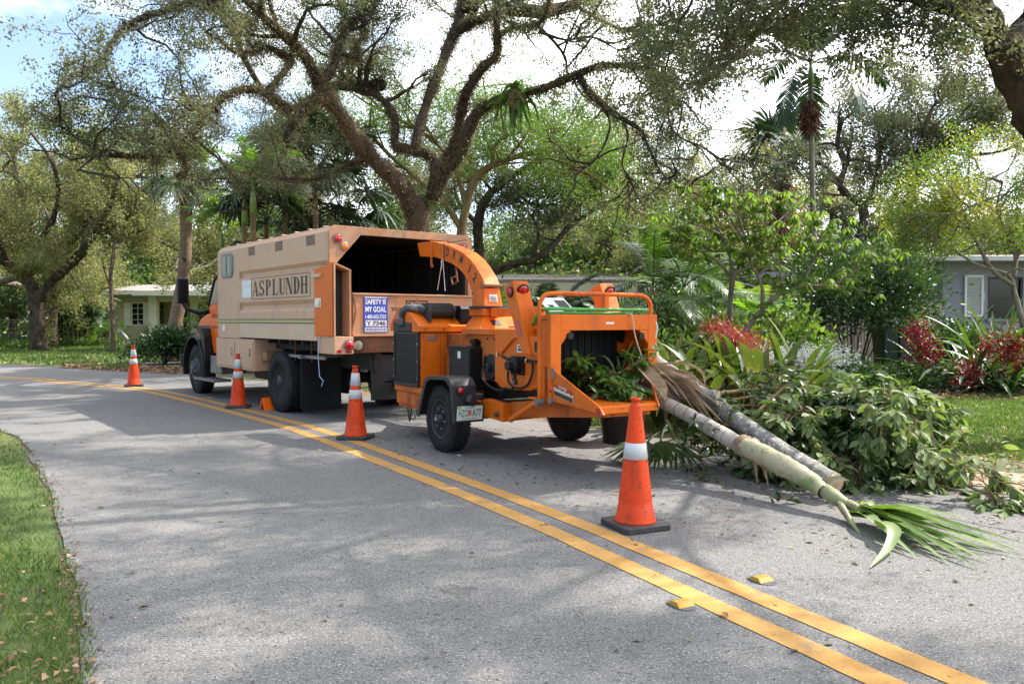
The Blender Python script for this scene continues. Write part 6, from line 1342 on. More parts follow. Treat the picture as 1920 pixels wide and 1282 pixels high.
for i, (px_, lb) in enumerate(((1663, 'left of two dark green wheelie bins by the fence'), (1692, 'right of two dark green wheelie bins by the fence'))):
    b1 = empty('wheelie_bin', (px2x(px_, 19.8), 19.8, 0), .1, lb, 'bin', 'wheelie bins by the fence'); dg2 = M.setdefault('bin_green', mat('bin_green', (0.018, 0.03, 0.024), 0.5))
    q = MB(); q.add([(-.18, -.2, .05), (.18, -.2, .05), (.18, .22, .05), (-.18, .22, .05), (-.25, -.3, 1.28), (.25, -.3, 1.28), (.25, .3, 1.28), (-.25, .3, 1.28)], [(0, 3, 2, 1), (4, 5, 6, 7), (0, 1, 5, 4), (1, 2, 6, 5), (2, 3, 7, 6), (3, 0, 4, 7)]); q.build('body', dg2, b1, bevel=.03)
    q = MB(); q.prism([(-.33, 1.285), (-.33, 1.33), (.25, 1.42), (.33, 1.38), (.33, 1.285)], -.28, .28, 'x'); q.build('lid', dg2, b1, bevel=.02)
    for s in (-.22, .22): q = MB(); q.lathe([(.10, -.03), (.10, .03)], 16, 'x', (s, .27, .10)); q.build('wheel', M['rubber'], b1)
# --- chain-link fence, far left
cf = empty('chain_link_fence', (px2x(-80, 47), 47, 0), 0, 'dark chain-link fence in shade behind the far-left trunks', 'fence'); wdt = px2x(205, 47) - cf.location.x
for i in range(7): q = MB(); q.tube([(wdt * i / 6, 0, -.05), (wdt * i / 6, 0, 1.5)], .035, 8); q.build('post', M['galv'], cf)
q = MB(); q.tube([(0, 0, 1.47), (wdt, 0, 1.47)], .022, 6); q.build('rail', M['galv'], cf)
q = MB(); s = 0
while s < wdt:
    for d in (-1, 1): x0, x1 = (s, s + 1.4 * d); q.add([(x0, -.01, .05), (x0 + .008, -.01, .05), (x1 + .008, -.01, 1.45), (x1, -.01, 1.45)], [(0, 1, 2, 3)])
    s += .14
q.build('wire_mesh', M['galv'], cf)['kind'] = 'stuff'

# ================================================================ leaf, frond and strap builders
def meshed(name, v, f, m, smooth=True):
    me = bpy.data.meshes.new(name); me.from_pydata([tuple(x) for x in v], [], f); me.update(); me.materials.append(m)
    if smooth: me.polygons.foreach_set('use_smooth', [True] * len(me.polygons))
    return me
def put(name, me, parent, loc, rot, sc=1.0):
    o = bpy.data.objects.new(name, me); COL.objects.link(o); o.parent = parent; o.location = loc; o.rotation_euler = rot; o.scale = (sc, sc, sc) if not hasattr(sc, '__len__') else sc; return o
def arc_path(L, e0, e1, n=9, pw=1.4, side=0.0):
    """leaf midrib leaving at elevation e0 and ending at e1 (degrees)"""
    p = Vector((0, 0, 0)); out = [p.copy()]
    for i in range(n):
        t = (i + .5) / n; e = R(e0 + (e1 - e0) * t ** pw); p = p + Vector((math.cos(e), side * t, math.sin(e))) * (L / n); out.append(p.copy())
    return out
def straps(L, W, m, kinds, tip=.25):
    out = []
    for e0, e1, pw in kinds:
        me = ribbon_mesh('leaf', arc_path(L, e0, e1, 9, pw, RT.uniform(-.15, .15)), W, .22, lambda t: (.55 + .45 * min(t * 4, 1)) * (1 if t < .62 else max(1 - (t - .62) / .38, .03) ** .6), None)
        me.materials.append(m); me.polygons.foreach_set('use_smooth', [True] * len(me.polygons)); out.append(me)
    return out
def rosette(name, loc, label, cat, meshes, n, sc=(.8, 1.15), tilt=18, group=None, rad=.06, spread=(0, 6.283)):
    t = empty(name, loc, RT.uniform(0, 6.28) if spread[1] > 6 else 0, label, cat, group)
    for i in range(n):
        a = i * 2.4 + RT.uniform(-.3, .3) if spread[1] > 6 else RT.uniform(*spread)
        put('leaf', meshes[RT.randrange(len(meshes))], t, (math.cos(a) * rad, math.sin(a) * rad, .0), (RT.uniform(-.12, .12), R(RT.uniform(-tilt, tilt)), a), RT.uniform(*sc))
    return t
def blade(v, f, p, d, s, L, W, droop):
    """one leaflet of three cross-sections: p base, d direction, s sideways"""
    k = len(v); e = p + d * L * .5 + Vector((0, 0, -droop * L * .25)); t = p + d * L + Vector((0, 0, -droop * L))
    v += [p - s * W * .25, p + s * W * .25, e + s * W * .5, e - s * W * .5, t]; f += [(k, k + 1, k + 2, k + 3), (k + 3, k + 2, k + 4)]
def pinnate(L, e0, e1, nl, LL_, W, droop, m, vee=.25, pw=1.2, petiole=.18):
    path = arc_path(L, e0, e1, 12, pw); v, f = [], []; mbp = MB(); mbp.tube(path, [.018 * (1 - .8 * i / 12) * (L / 2) for i in range(13)], 4); v += [Vector(x) for x in mbp.v]; f += mbp.f
    for i in range(nl):
        t = petiole + (1 - petiole) * i / (nl - 1); u = t * 12; j = min(int(u), 11); p = path[j].lerp(path[j + 1], u - j); ax = (path[j + 1] - path[j]).normalized(); s = ax.cross(Vector((0, 0, 1))).normalized(); up = s.cross(ax)
        ln = LL_ * (math.sin(math.pi * (.12 + .80 * (t - petiole) / (1 - petiole))) ** .7) * RT.uniform(.85, 1.1)
        for sg in (-1, 1):
            d = (s * sg + ax * (.45 + .5 * t) + up * vee + Vector((RT.gauss(0, .08), RT.gauss(0, .08), RT.gauss(0, .08)))).normalized(); blade(v, f, p, d, ax.cross(d).cross(d).normalized() * 1.0 if False else ax, ln, W, droop)
    return meshed('frond', v, f, m, False)
def fan(L, R_, nb, W, m, droop=.3, e0=50, span=250):
    """fan palm leaf: stalk and radiating folded blades"""
    path = arc_path(L, e0, e0 - 30, 5); v, f = [], []; q = MB(); q.tube(path, .014, 4); v += [Vector(x) for x in q.v]; f += q.f
    hub = path[-1]; ax = (path[-1] - path[-2]).normalized(); s = ax.cross(Vector((0, 0, 1))).normalized(); up = s.cross(ax)
    for i in range(nb):
        a = R(-span / 2 + span * i / (nb - 1)); d = (ax * math.cos(a) + s * math.sin(a) + up * RT.uniform(-.05, .18)).normalized(); blade(v, f, hub, d, up.cross(d).normalized(), R_ * (1 - .25 * abs(math.sin(a / 2))) * RT.uniform(.9, 1.08), W, droop * RT.uniform(.6, 1.3))
    return meshed('frond', v, f, m, False)
def palm(name, label, base, path, radii, fm, nf, el, sc=(.85, 1.1), bark='palm_trunk', group=None, shaft=None, skirt=None, ringed=True):
    t = empty(name, base, 0, label, 'palm', group)
    pth = smooth_line(path, 8); m_ = len(pth); q = MB(); rs = []
    for i in range(m_): u = i / (m_ - 1) * (len(radii) - 1); j = min(int(u), len(radii) - 2); rs.append((radii[j] + (radii[j + 1] - radii[j]) * (u - j)) * (1 + (.07 if i % 2 else -.02) * ringed))
    q.tube(pth, rs, 12); q.build('trunk', M[bark], t, smooth=True)
    top = pth[-1]
    if shaft:
        q = MB(); q.tube([top, top + Vector((0, 0, shaft * .5)), top + Vector((0, 0, shaft))], [radii[-1] * 1.25, radii[-1] * 1.1, radii[-1] * .5], 12); q.build('crownshaft', M['crownshaft'], t, smooth=True); top = top + Vector((0, 0, shaft * .9))
    for i in range(nf):
        a = i * 2.4 + RT.uniform(-.25, .25); e = el[0] + (el[1] - el[0]) * (i / max(nf - 1, 1)); put('frond', fm[RT.randrange(len(fm))], t, top, (RT.uniform(-.2, .2), -R(e * .75 - 20), a), RT.uniform(*sc))
    if skirt:
        sk, ns, s0 = skirt
        for i in range(ns): put('dead_frond', sk[i % len(sk)], t, top + Vector((0, 0, -RT.uniform(0, s0))), (RT.uniform(-.3, .3), R(RT.uniform(60, 85)), RT.uniform(0, 6.28)), RT.uniform(.7, 1.05))
    return t
M['crownshaft'] = mat('green_crownshaft', (0.22, 0.30, 0.07), 0.45, layers=[((0.12, 0.20, 0.05), 3, 0.45, 0.65)])
FM = {k_: mat(k_ + '_frond', c, .38, transl=tr, layers=[(c2, 2.5, .42, .65, 5)], spec=.6) for k_, c, c2, tr in (
    ('palm_green', (0.05, 0.10, 0.022), (0.09, 0.15, 0.035), .35), ('palm_dark', (0.020, 0.044, 0.018), (0.038, 0.07, 0.026), .12), ('palm_bright', (0.12, 0.24, 0.02), (0.20, 0.32, 0.04), .5), ('palm_grey', (0.10, 0.13, 0.06), (0.17, 0.19, 0.09), .3), ('palm_yellow', (0.20, 0.25, 0.04), (0.12, 0.2, 0.03), .45))}
pin_g = [pinnate(2.4, e0, e1, 42, .55, .045, dr, FM['palm_green']) for e0, e1, dr in ((45, -35, .35), (30, -50, .45), (55, -15, .3))]
pin_d = [pinnate(2.2, e0, e1, 40, .6, .075, dr, FM['palm_dark']) for e0, e1, dr in ((45, -40, .45), (25, -55, .55), (60, -10, .35))]
pin_b = [pinnate(2.0, e0, e1, 40, .5, .05, dr, FM['palm_bright']) for e0, e1, dr in ((60, -10, .3), (45, -45, .4), (30, -30, .35))]
pin_y = [pinnate(2.0, e0, e1, 40, .45, .04, dr, FM['palm_yellow']) for e0, e1, dr in ((65, 5, .25), (50, -35, .35), (40, -20, .3))]
fan_g = [fan(1.0, .95, 34, .07, FM['palm_grey'], d_, e) for d_, e in ((.35, 40), (.55, 20), (.25, 60))]
fan_d = [fan(1.2, 1.0, 30, .09, FM['palm_dark'], d_, e) for d_, e in ((.45, 45), (.6, 25), (.3, 60))]
dead_f = [fan(.5, 1.1, 16, .07, M['leaf_dry'], .2, 10, 120)]
def rel0(base, pts): return [Vector(p) - Vector(base) for p in pts]
# sabal palm left of the truck, leaning trunk
Y = 28.0; b = Vector((P(323, 640, Y).x, Y, 0)); palm('sabal_palm', 'single fan palm with leaning rough brown trunk left of the cargo box', b, rel0(b, [(b.x, Y, -.05), P(327, 620, Y), P(345, 510, Y), P(349, 430, Y), P(347, 360, Y), P(347, 332, Y)]), [.26, .24, .20, .19, .21, .24], fan_g, 24, (75, -50), (.85, 1.1), skirt=(dead_f, 5, .2))
# bright christmas palms over the truck cab
for px_, top, Y, lb, fm_, n_ in ((478, 400, 22, 'bright green palm with pale crownshaft above the cargo box front', pin_b, 9), (462, 420, 23, 'slightly shorter green palm left of the bright one above the box', pin_g, 10), (420, 470, 27, 'small palm with yellowish fronds behind the truck mirror', pin_y, 10)):
    b = Vector((px2x(px_ - 8, Y), Y, 0)); z = py2z(top, Y); palm('feather_palm', lb, b, [(0, 0, -.05), (.05, 0, z * .5), (.1, 0, z)], [.11, .09, .075], fm_, n_, (85, -5), (.75, .95), 'bark_tan', shaft=.8)
for px_, top, Y, lb in ((592, 330, 23.5, 'dark fan palm immediately left of the oak fork, over the box roof'), (535, 345, 24.5, 'dark fan palm between the bright palm and the oak'), (640, 400, 26, 'low fan palm under the big left limb of the oak'), (500, 420, 26, 'half-hidden fan palm whose fronds brush the cargo roof')):
    b = Vector((px2x(px_, Y), Y, 0)); z = py2z(top, Y); palm('fan_palm', lb, b, [(0, 0, -.05), (.03, 0, z * .5), (0, 0, z)], [.10, .08, .08], fan_d, 18, (80, -45), (.95, 1.3), 'palm_trunk')
# tall slim palm on the right with dead skirt and red fruit
Y = 20.0; b = Vector((px2x(1526, Y), Y, 0)); sp = palm('slim_palm', 'tall slim single-stemmed palm with red fruit under its crown', b, rel0(b, [(b.x, Y, -.05), P(1526, 560, Y), P(1524, 400, Y), P(1521, 240, Y), P(1520, 160, Y)]), [.105, .08, .068, .062, .06], pin_d, 13, (80, -35), (.9, 1.1), 'bark_grey', shaft=.6)
top = P(1517, 215, Y) - b; p = RNG.normal(0, 1, (1500, 3)); p /= np.linalg.norm(p, axis=1)[:, None]; p = p * (RNG.random((1500, 1)) ** .6) * np.array([.24, .24, .50]) + np.array([top.x, top.y, top.z - .05])
M['fruit'] = mat('red_brown_fruit', (0.2, 0.05, 0.03), .7, attr=[(0.07, 0.035, 0.02), (0.15, 0.05, 0.03), (0.20, 0.11, 0.05)]); d = RNG.normal(0, .4, (1500, 3)); d[:, 2] -= 1; tag(leaf_field('fruit_cluster', p, d, .16, .035, M['fruit'], sp), kind='stuff')
# shaggy palm in the middle distance
Y = 33.0; b = Vector((px2x(1462, Y), Y, 0)); palm('shaggy_palm', 'shaggy palm wearing a thick brown skirt of dead fronds', b, [(0, 0, -.05), (0, 0, 3), (.05, 0, py2z(300, Y))], [.4, .32, .3], fan_d, 20, (80, -30), (1.2, 1.5), skirt=([fan(.4, 1.5, 18, .09, M['leaf_dry'], .1, 0, 90)], 46, 3.0))
# clumping areca palms
def clump(name, label, loc, fm_, n, h, spread, sc=(.6, .95), group=None):
    t = empty(name, loc, 0, label, 'palm', group); q = MB()
    for i in range(n):
        a = RT.uniform(0, 6.28); rr2 = RT.uniform(.05, spread); p0_ = Vector((math.cos(a) * rr2 * .3, math.sin(a) * rr2 * .3, 0)); p1_ = Vector((math.cos(a) * rr2, math.sin(a) * rr2, h * RT.uniform(.4, 1)))
        q.tube([p0_, (p0_ + p1_) / 2 + Vector((0, 0, .1)), p1_], [.035, .03, .022], 6)
        for j in range(5): put('frond', fm_[RT.randrange(len(fm_))], t, p1_, (0, -R(RT.uniform(-25, 28)), a + j * 1.26 + RT.uniform(-.4, .4)), RT.uniform(*sc))
    q.build('stems', M['bark_tan'], t); return t
for px_, Y, fm_, n, h_, sp_, sc, lb in (
    (1225, 17.5, pin_g, 7, 2.2, .8, (.7, 1.0), 'green areca palm clump just right of the raised safety bar'), (1305, 19.5, pin_g, 6, 2.0, .8, (.7, 1.0), 'areca palm clump behind the red bromeliad flower'),
    (1185, 22, pin_d, 5, 1.6, .7, (.7, 1.0), 'dark areca palm clump in front of the ranch house wall'), (1440, 22, pin_b, 6, 1.5, .7, (.6, .9), 'bright lime areca palm lit by sun under the carport roof'),
    (1390, 25, pin_y, 6, 1.8, .8, (.7, .9), 'yellow-green areca palm behind the open-branched shrub tree'), (1010, 20, pin_d, 5, 1.7, .7, (.6, .8), 'arching palm seedling behind the light post'),
    (955, 24, pin_g, 5, 1.2, .6, (.7, .9), 'low feathery palm between the chute and the light post'), (1100, 28, pin_g, 4, .6, .8, (.5, .6), 'low palm clump under the dark porch opening'),
    (1500, 20.5, pin_b, 5, .8, .6, (.5, .7), 'small bright palm beside the slim palm stem'), (205, 38, pin_b, 3, 1.2, .4, (.45, .6), 'sunlit palm clump in front of the beige house corner'),
    (300, 62, pin_y, 6, 6.5, 1.2, (1.3, 1.7), 'tall golden palm behind the beige house'), (140, 44, pin_d, 5, 2.2, 1.2, (.8, 1.1), 'dark palm clump right of the twin trunks'), (1270, 26, pin_d, 6, 3.0, 1.0, (.9, 1.1), 'tall shadowy palm clump above the green hose')):
    clump('areca_palm', lb, (px2x(px_, Y), Y, 0), fm_, n, h_, sp_, sc)

# ================================================================ shrubs
def obov(L, W, m, fold=.3, curl=.15, name='leaf'):
    """one broad leaf with a folded midrib, eight faces"""
    v, f = [], []; n = 5
    for i in range(n + 1):
        t = i / n; w = W * .5 * [0.06, .55, .92, 1.0, .72, .05][i]; x = L * t; z = -curl * L * t * t
        v += [(x, -w, z + w * fold), (x, 0, z), (x, w, z + w * fold)]
    for i in range(n): a = 3 * i; f += [(a, a + 1, a + 4, a + 3), (a + 1, a + 2, a + 5, a + 4)]
    return meshed(name, v, f, m, True)
def rotm(d, roll):
    """matrices turning +X to direction d (N,3) with a roll"""
    d = d / (np.linalg.norm(d, axis=1, keepdims=True) + 1e-9); up = np.tile([0, 0, 1.0], (len(d), 1)); y = np.cross(up, d); y /= (np.linalg.norm(y, axis=1, keepdims=True) + 1e-6); z = np.cross(d, y)
    c, s = np.cos(roll)[:, None], np.sin(roll)[:, None]; y2 = y * c + z * s; z2 = z * c - y * s
    return np.stack([d, y2, z2], 2)
def many(name, me, pos, d, sc, m, parent, roll=.5, kind='stuff', rnd=None):
    """many copies of one small leaf mesh joined into one object"""
    nv = len(me.vertices); V = np.empty(nv * 3); me.vertices.foreach_get('co', V); V = V.reshape(-1, 3); F = np.array([list(p.vertices) for p in me.polygons], np.int32); N = len(pos)
    Rm = rotm(np.asarray(d, float), RNG.normal(0, roll, N)); W = np.einsum('nij,vj->nvi', Rm, V) * np.broadcast_to(sc, (N,))[:, None, None] + np.asarray(pos)[:, None, :]
    nf = len(F); me2 = bpy.data.meshes.new(name); me2.vertices.add(N * nv); me2.vertices.foreach_set('co', W.astype(np.float32).ravel()); idx = (F[None] + (np.arange(N) * nv)[:, None, None]).astype(np.int32).ravel()
    me2.loops.add(len(idx)); me2.loops.foreach_set('vertex_index', idx); me2.polygons.add(N * nf); me2.polygons.foreach_set('loop_start', np.arange(0, len(idx), F.shape[1], dtype=np.int32))
    a = me2.attributes.new('rnd', 'FLOAT', 'FACE'); a.data.foreach_set('value', np.repeat(RNG.random(N) if rnd is None else rnd, nf).astype(np.float32)); me2.update(); me2.polygons.foreach_set('use_smooth', [True] * (N * nf))
    o = link_mesh(name, me2, m, parent); o['kind'] = kind; return o
def shrub(name, label, loc, r, h, n, L, W, m, cat='shrub', stems=9, lobes=9, z0=.1, bark='bark', group=None, sig=.22):
    t = empty(name, loc, 0, label, cat, group); q = MB(); C = []
    for i in range(max(stems, lobes)):
        a = RT.uniform(0, 6.28); rr2 = r * math.sqrt(RT.random()) * .85; z = z0 + (h - z0) * RT.uniform(.25, 1) * (1 - .45 * (rr2 / r) ** 2); e = Vector((math.cos(a) * rr2, math.sin(a) * rr2, z)); C.append(e)
        pth = [Vector((e.x * .1, e.y * .1, 0)), Vector((e.x * .45, e.y * .45, z * .5)), e]; q.tube(pth, [.022, .015, .006], 5)
        for j in range(3): q.tube([pth[1].lerp(e, .3 * j), e + Vector((RT.gauss(0, .3 * r), RT.gauss(0, .3 * r), RT.uniform(-.1, .25) * h * .5))], [.008, .003], 3)
    q.build('stems', M[bark], t); C = np.array([tuple(c) for c in C]); k_ = RNG.integers(0, len(C), n); s_ = np.array([r * sig * 1.3, r * sig * 1.3, h * sig * .8]); pos = C[k_] + RNG.normal(0, 1, (n, 3)) * s_; pos[:, 2] = np.abs(pos[:, 2]) + .02
    if z0 > 1: pos = pos[pos[:, 2] > z0 - .3 * RNG.random(n)]; n = len(pos)
    d = (pos - np.array([0, 0, h * .3])) / max(r, .1) + RNG.normal(0, .7, (n, 3)); d[:, 2] += .1; tone = .35 + .25 * np.sin(pos[:, 0] * 3 + pos[:, 2] * 4) ; ln = L * RNG.uniform(.6, 1.3, n)
    leaf_field('foliage', pos, d, ln, ln * W, m, t, rnd=np.clip(tone + RNG.normal(0, .22, n), 0, 1), fold=.25)['kind'] = 'stuff'; return t
lg, ld, ly, lb_, lp = M['leaf_green'], M['leaf_dark'], M['leaf_yellow'], M['leaf_bright'], M['leaf_sunlit']
for (nm, px_, Y, r, h_, n, L, W, m_, lb) in (
    ('shrub', 305, 26.6, .95, .9, 4200, .16, .4, ld, 'round dark glossy shrub at the driveway edge, left of the truck wheel'),
    ('shrub', 110, 46, 2.2, 4.2, 9000, .24, .4, lg, 'large green bush between the twin trunks and the house'),
    ('shrub', 510, 40, 2.0, 5.0, 7000, .22, .42, ly, 'golden-leaved bush behind the truck mirror'),
    ('shrub', 1265, 16.5, .9, 1.5, 4200, .12, .28, lg, 'ferny green bush behind the long-leaved bromeliads'), ('shrub', 1195, 15.0, .8, 1.3, 3500, .12, .3, lg, 'small bush right behind the feed hopper corner'),
    ('shrub', 1340, 15.0, .7, 1.2, 3200, .13, .4, lg, 'broad-leaved bush behind the red flower spray'), ('shrub', 1455, 16.2, .8, 1.35, 3200, .15, .5, lb_, 'lime-green heart-leaved bush left of the white lilies'),
    ('shrub', 1600, 19.0, 1.5, 2.9, 9000, .13, .4, ld, 'dark dense bush overhanging the fence, left half'), ('shrub', 1655, 20.4, .85, 3.0, 7000, .13, .4, lg, 'mid-green bush overhanging the fence beside the grey house'),
    ('shrub', 1790, 20.5, .8, 1.1, 3800, .15, .5, ld, 'dark round bush under the white shutter'),
    ('shrub', 1895, 21.0, 1.1, 1.0, 3500, .15, .5, lg, 'bush under the dark window of the grey house'), ('shrub', 1560, 15.6, .6, .6, 2200, .16, .25, ld, 'low strappy ground plants before the fence, left'),
    ('shrub', 1640, 16.6, .9, .55, 3000, .18, .2, ld, 'low strappy ground plants before the bins'), ('shrub', 1140, 18, 1.0, 1.4, 4000, .13, .3, lb_, 'light green fern mass beyond the hopper mouth'), ('shrub', 700, 30, 3.2, 4.4, 9000, .2, .4, lg, 'large bush hidden behind the middle of the truck'), ('shrub', 850, 31, 2.0, 3.4, 9000, .2, .42, ld, 'dark bush behind the base of the chute arch'), ('shrub', 570, 30, 3.0, 5.0, 9000, .2, .42, ld, 'dark tall bush behind the cargo box roof'), ('shrub', 1650, 27, 3.0, 3.6, 9000, .2, .4, lg, 'broad bush behind the fence under the forked oak'),
    ('shrub', 270, 58, 6, 5.5, 9000, .35, .45, lg, 'broad bush behind the beige house roof'), ('shrub', 1050, 50, 8, 5.0, 12000, .35, .45, lg, 'wide bush behind the ranch house')):
    shrub(nm, lb, (px2x(px_, Y), Y, 0), r, h_, n, L, W, m_, z0=(1.6 if 'beside the grey' in lb else 1.3) if 'overhanging' in lb else .1)
# --- open-branched shrub tree with big yellowing compound leaves
Y = 14.0; st = empty('umbrella_tree', (px2x(1372, Y), Y, 0), 0, 'open-branched small tree with large drooping yellow-green leaves', 'tree'); o = st.location; tips = []
def T_(pts, w0, w1):
    path = [P(a, b_, Y + c) - o for a, b_, c in pts]; m_ = len(path); q, rs = bark_tube(path, [(w0 + (w1 - w0) * j / (m_ - 1)) / 2 / FOC * Y for j in range(m_)], M['bark_grey'], st, 'limb', 8, len(tips)); tips.append(q[-1]); tips.append(q[len(q) * 3 // 4]); tips.append(q[len(q) * 5 // 9])
T_([(1372, 745, 0), (1376, 660, 0), (1395, 625, 0), (1420, 590, 0), (1452, 558, 0), (1480, 545, 0), (1520, 537, -.2), (1560, 537, -.4), (1590, 540, -.6)], 13, 4)
T_([(1366, 740, 0), (1366, 610, .2), (1372, 520, .2), (1368, 480, .3), (1352, 440, .3), (1330, 400, .3)], 10, 4); T_([(1368, 600, .2), (1376, 520, 0), (1395, 505, 0), (1425, 480, 0), (1432, 440, 0), (1440, 400, .2)], 8, 3)
T_([(1428, 585, 0), (1430, 545, 0), (1420, 515, 0), (1410, 500, 0), (1400, 460, 0), (1385, 400, 0)], 8, 3); T_([(1470, 548, 0), (1462, 510, 0), (1445, 460, -.2), (1480, 400, -.3)], 6, 3); T_([(1372, 520, .2), (1345, 490, 0), (1310, 470, 0), (1275, 460, 0)], 6, 3)
T_([(1510, 540, -.1), (1516, 505, 0), (1540, 470, 0), (1570, 440, 0)], 6, 3); T_([(1352, 440, .3), (1300, 420, 0), (1260, 430, 0)], 5, 3); T_([(1560, 537, -.4), (1600, 510, -.3), (1630, 470, -.3)], 5, 3); T_([(1420, 515, 0), (1490, 470, .3), (1530, 420, .3)], 5, 3)
T_([(1400, 460, 0), (1350, 380, .4), (1320, 370, .5)], 5, 3); T_([(1432, 440, 0), (1480, 390, .4), (1420, 380, .5)], 5, 3); T_([(1395, 625, 0), (1450, 620, -.2), (1480, 590, -.3)], 5, 3)
M['leaf_umbrella'] = leafmat('umbrella_leaf', [(0.07, 0.12, 0.025), (0.12, 0.18, 0.035), (0.19, 0.235, 0.05), (0.32, 0.31, 0.06)], .55, rough=.6, spec=.3)
um = obov(.17, .055, M['leaf_umbrella'], .25, .35); pos, dd = [], []
q = MB()
for tp in tips:
    for i in range(9):
        st_ = Vector((RT.gauss(0, .27), RT.gauss(0, .27), RT.uniform(-.12, .30))); c = tp + st_; q.tube([tp, c], .004, 3, caps=False); ph = RT.uniform(0, 6.28)
        for k_ in range(8): a = ph + k_ * .785; pos.append(tuple(c)); dd.append((math.cos(a), math.sin(a), RT.uniform(-.75, -.2)))
q.build('leaf_stalks', M['bark_tan'], st)['kind'] = 'stuff'; pos = np.array(pos); many('crown', um, pos, np.array(dd), RNG.uniform(.6, 1.1, len(pos)), M['leaf_umbrella'], st, .3, rnd=np.clip(np.repeat(RNG.random(len(pos) // 8) ** 1.6, 8) * .55 + .0, 0, 1))
# --- yellow-green tree in front of the grey house
Y = 15.5; yt = empty('yellow_leaf_tree', (px2x(1932, Y), Y, 0), 0, 'small tree with fine yellow-green leaves across the grey house', 'tree'); lv, mb = Leaves(), MB(); DY = dict(spacing=.42, L2=1.1, L3=.55, nl=130, sig=.12, start=.1, up=.2, n3=5)
traced(yt, Y, [([(1932, 720, 0), (1925, 640, 0), (1905, 560, 0), (1895, 520, 0), (1870, 508, 0), (1830, 495, 0), (1790, 470, 0), (1750, 455, 0)], 12, 3, {'start': .95, 'up': .8}), ([(1900, 535, 0), (1860, 505, 0), (1840, 470, 0), (1820, 430, 0), (1800, 380, 0), (1790, 340, 0)], 9, 3, F1),
      ([(1900, 520, 0), (1905, 480, 0), (1890, 440, 0), (1870, 390, 0), (1880, 340, 0)], 9, 3, F1), ([(1870, 400, 0), (1840, 380, -.5), (1790, 400, -.6), (1740, 400, -.8)], 6, 2, F1), ([(1905, 480, 0), (1935, 430, 0), (1940, 370, .3), (1920, 310, .4)], 8, 3, F1), ([(1820, 430, 0), (1780, 420, .4), (1730, 420, .6), (1700, 410, .8)], 5, 2, F1), ([(1840, 380, 0), (1850, 340, .3), (1830, 310, .5)], 5, 2, F1), ([(1780, 370, 0), (1750, 345, .3), (1720, 360, .5)], 5, 2, F1)], M['bark_grey'], lv, mb, None, DY)
mb.build('branches', M['bark_grey'], yt, smooth=True)['kind'] = 'stuff'; lv.build('crown', .06, .42, M['leaf_yellow'], yt, kind='stuff', keep=lambda p: p[:, 2] > 2.75)
# reddish slender trunk in front of the beige house
Y = 36.0; rt_ = empty('slender_tree', (px2x(210, Y), Y, 0), 0, 'slender reddish tree trunk right beside the beige house window', 'tree'); lv, mb = Leaves(), MB()
traced(rt_, Y, [([(212, 672, 0), (211, 610, 0), (209, 560, 0), (207, 520, 0), (212, 480, 0), (216, 420, 1)], 9, 5, {'start': .97}), ([(208, 540, 0), (198, 515, 0), (190, 480, 0)], 4, 2, F0)], M['bark_red'], lv, mb, None, DL)
mb.build('branches', M['bark_red'], rt_)['kind'] = 'stuff'; lv.build('crown', .11, .5, M['leaf_sunlit'], rt_, kind='stuff', keep=lambda p: p[:, 2] > 3.6)

# ================================================================ bromeliads, lilies, big strap-leaved plants
br = straps(1.3, .115, M['leaf_olive'], ((78, 10, 1.6), (70, -50, 1.5), (62, -80, 1.7), (80, 40, 1.2), (66, -30, 2.2)))
br2 = straps(1.25, .11, M['leaf_strap'], ((78, 10, 1.6), (68, -60, 1.5), (60, -90, 1.7), (80, 40, 1.2)))
brd = straps(.9, .07, M['leaf_dry'], ((60, -85, 1.2), (40, -80, 1.0)))
for i, (px_, Y, n, lb) in enumerate(((1240, 10.9, 18, 'leftmost tall bromeliad, beside the hopper corner'), (1285, 11.6, 18, 'bromeliad between the hopper and the red flower spray'), (1330, 10.6, 20, 'bromeliad directly behind the stacked cut logs'), (1385, 11.2, 22, 'large bromeliad bearing the red flower spray'),
        (1425, 10.5, 18, 'bromeliad with folded pale leaf tips right of the red spray'), (1470, 11.4, 18, 'bromeliad in front of the white lilies'), (1350, 12.4, 16, 'rear bromeliad below the umbrella tree stems'), (1280, 13.0, 16, 'rear bromeliad beside the ferny bush'), (1505, 12.2, 14, 'rightmost small bromeliad by the brush pile'))):
    t = rosette('bromeliad', (px2x(px_, Y), Y, 0), lb, 'bromeliad', br + br2 + br, n + 4, (.85, 1.28), 14, 'bromeliads behind the cut logs', .07)
    for k_ in range(3): a = RT.uniform(0, 6.28); put('dry_leaf', brd[k_ % 2], t, (0, 0, .1), (0, 0, a), RT.uniform(.8, 1.2))
    if i == 3:
        c = P(1378, 632, 11.0) - t.location; c = Matrix.Rotation(-t.rotation_euler.z, 3, 'Z') @ c; q = MB(); q.tube([(0, 0, .2), (c.x * .6, c.y * .6, c.z * .7), tuple(c)], .014, 6); q.build('flower_stalk', M['red_flower'], t)
        N = 1500; u = RNG.random(N); ax = Matrix.Rotation(-t.rotation_euler.z, 3, 'Z') @ Vector((.50, 0, -.24)); pos = np.array(tuple(c)) + (u[:, None] - .5) * np.array(tuple(ax)) * 1.25 + RNG.normal(0, 1, (N, 3)) * np.array([.11, .11, .075]); leaf_field('flower_spray', pos, RNG.normal(0, 1, (N, 3)) + np.array([0, 0, .4]), .085, .006, M['red_flower'], t)['kind'] = 'stuff'
lily = straps(.85, .05, M['leaf_strap'], ((80, 20, 1.5), (70, -40, 1.6), (60, -60, 1.5), (75, 50, 1.2)))
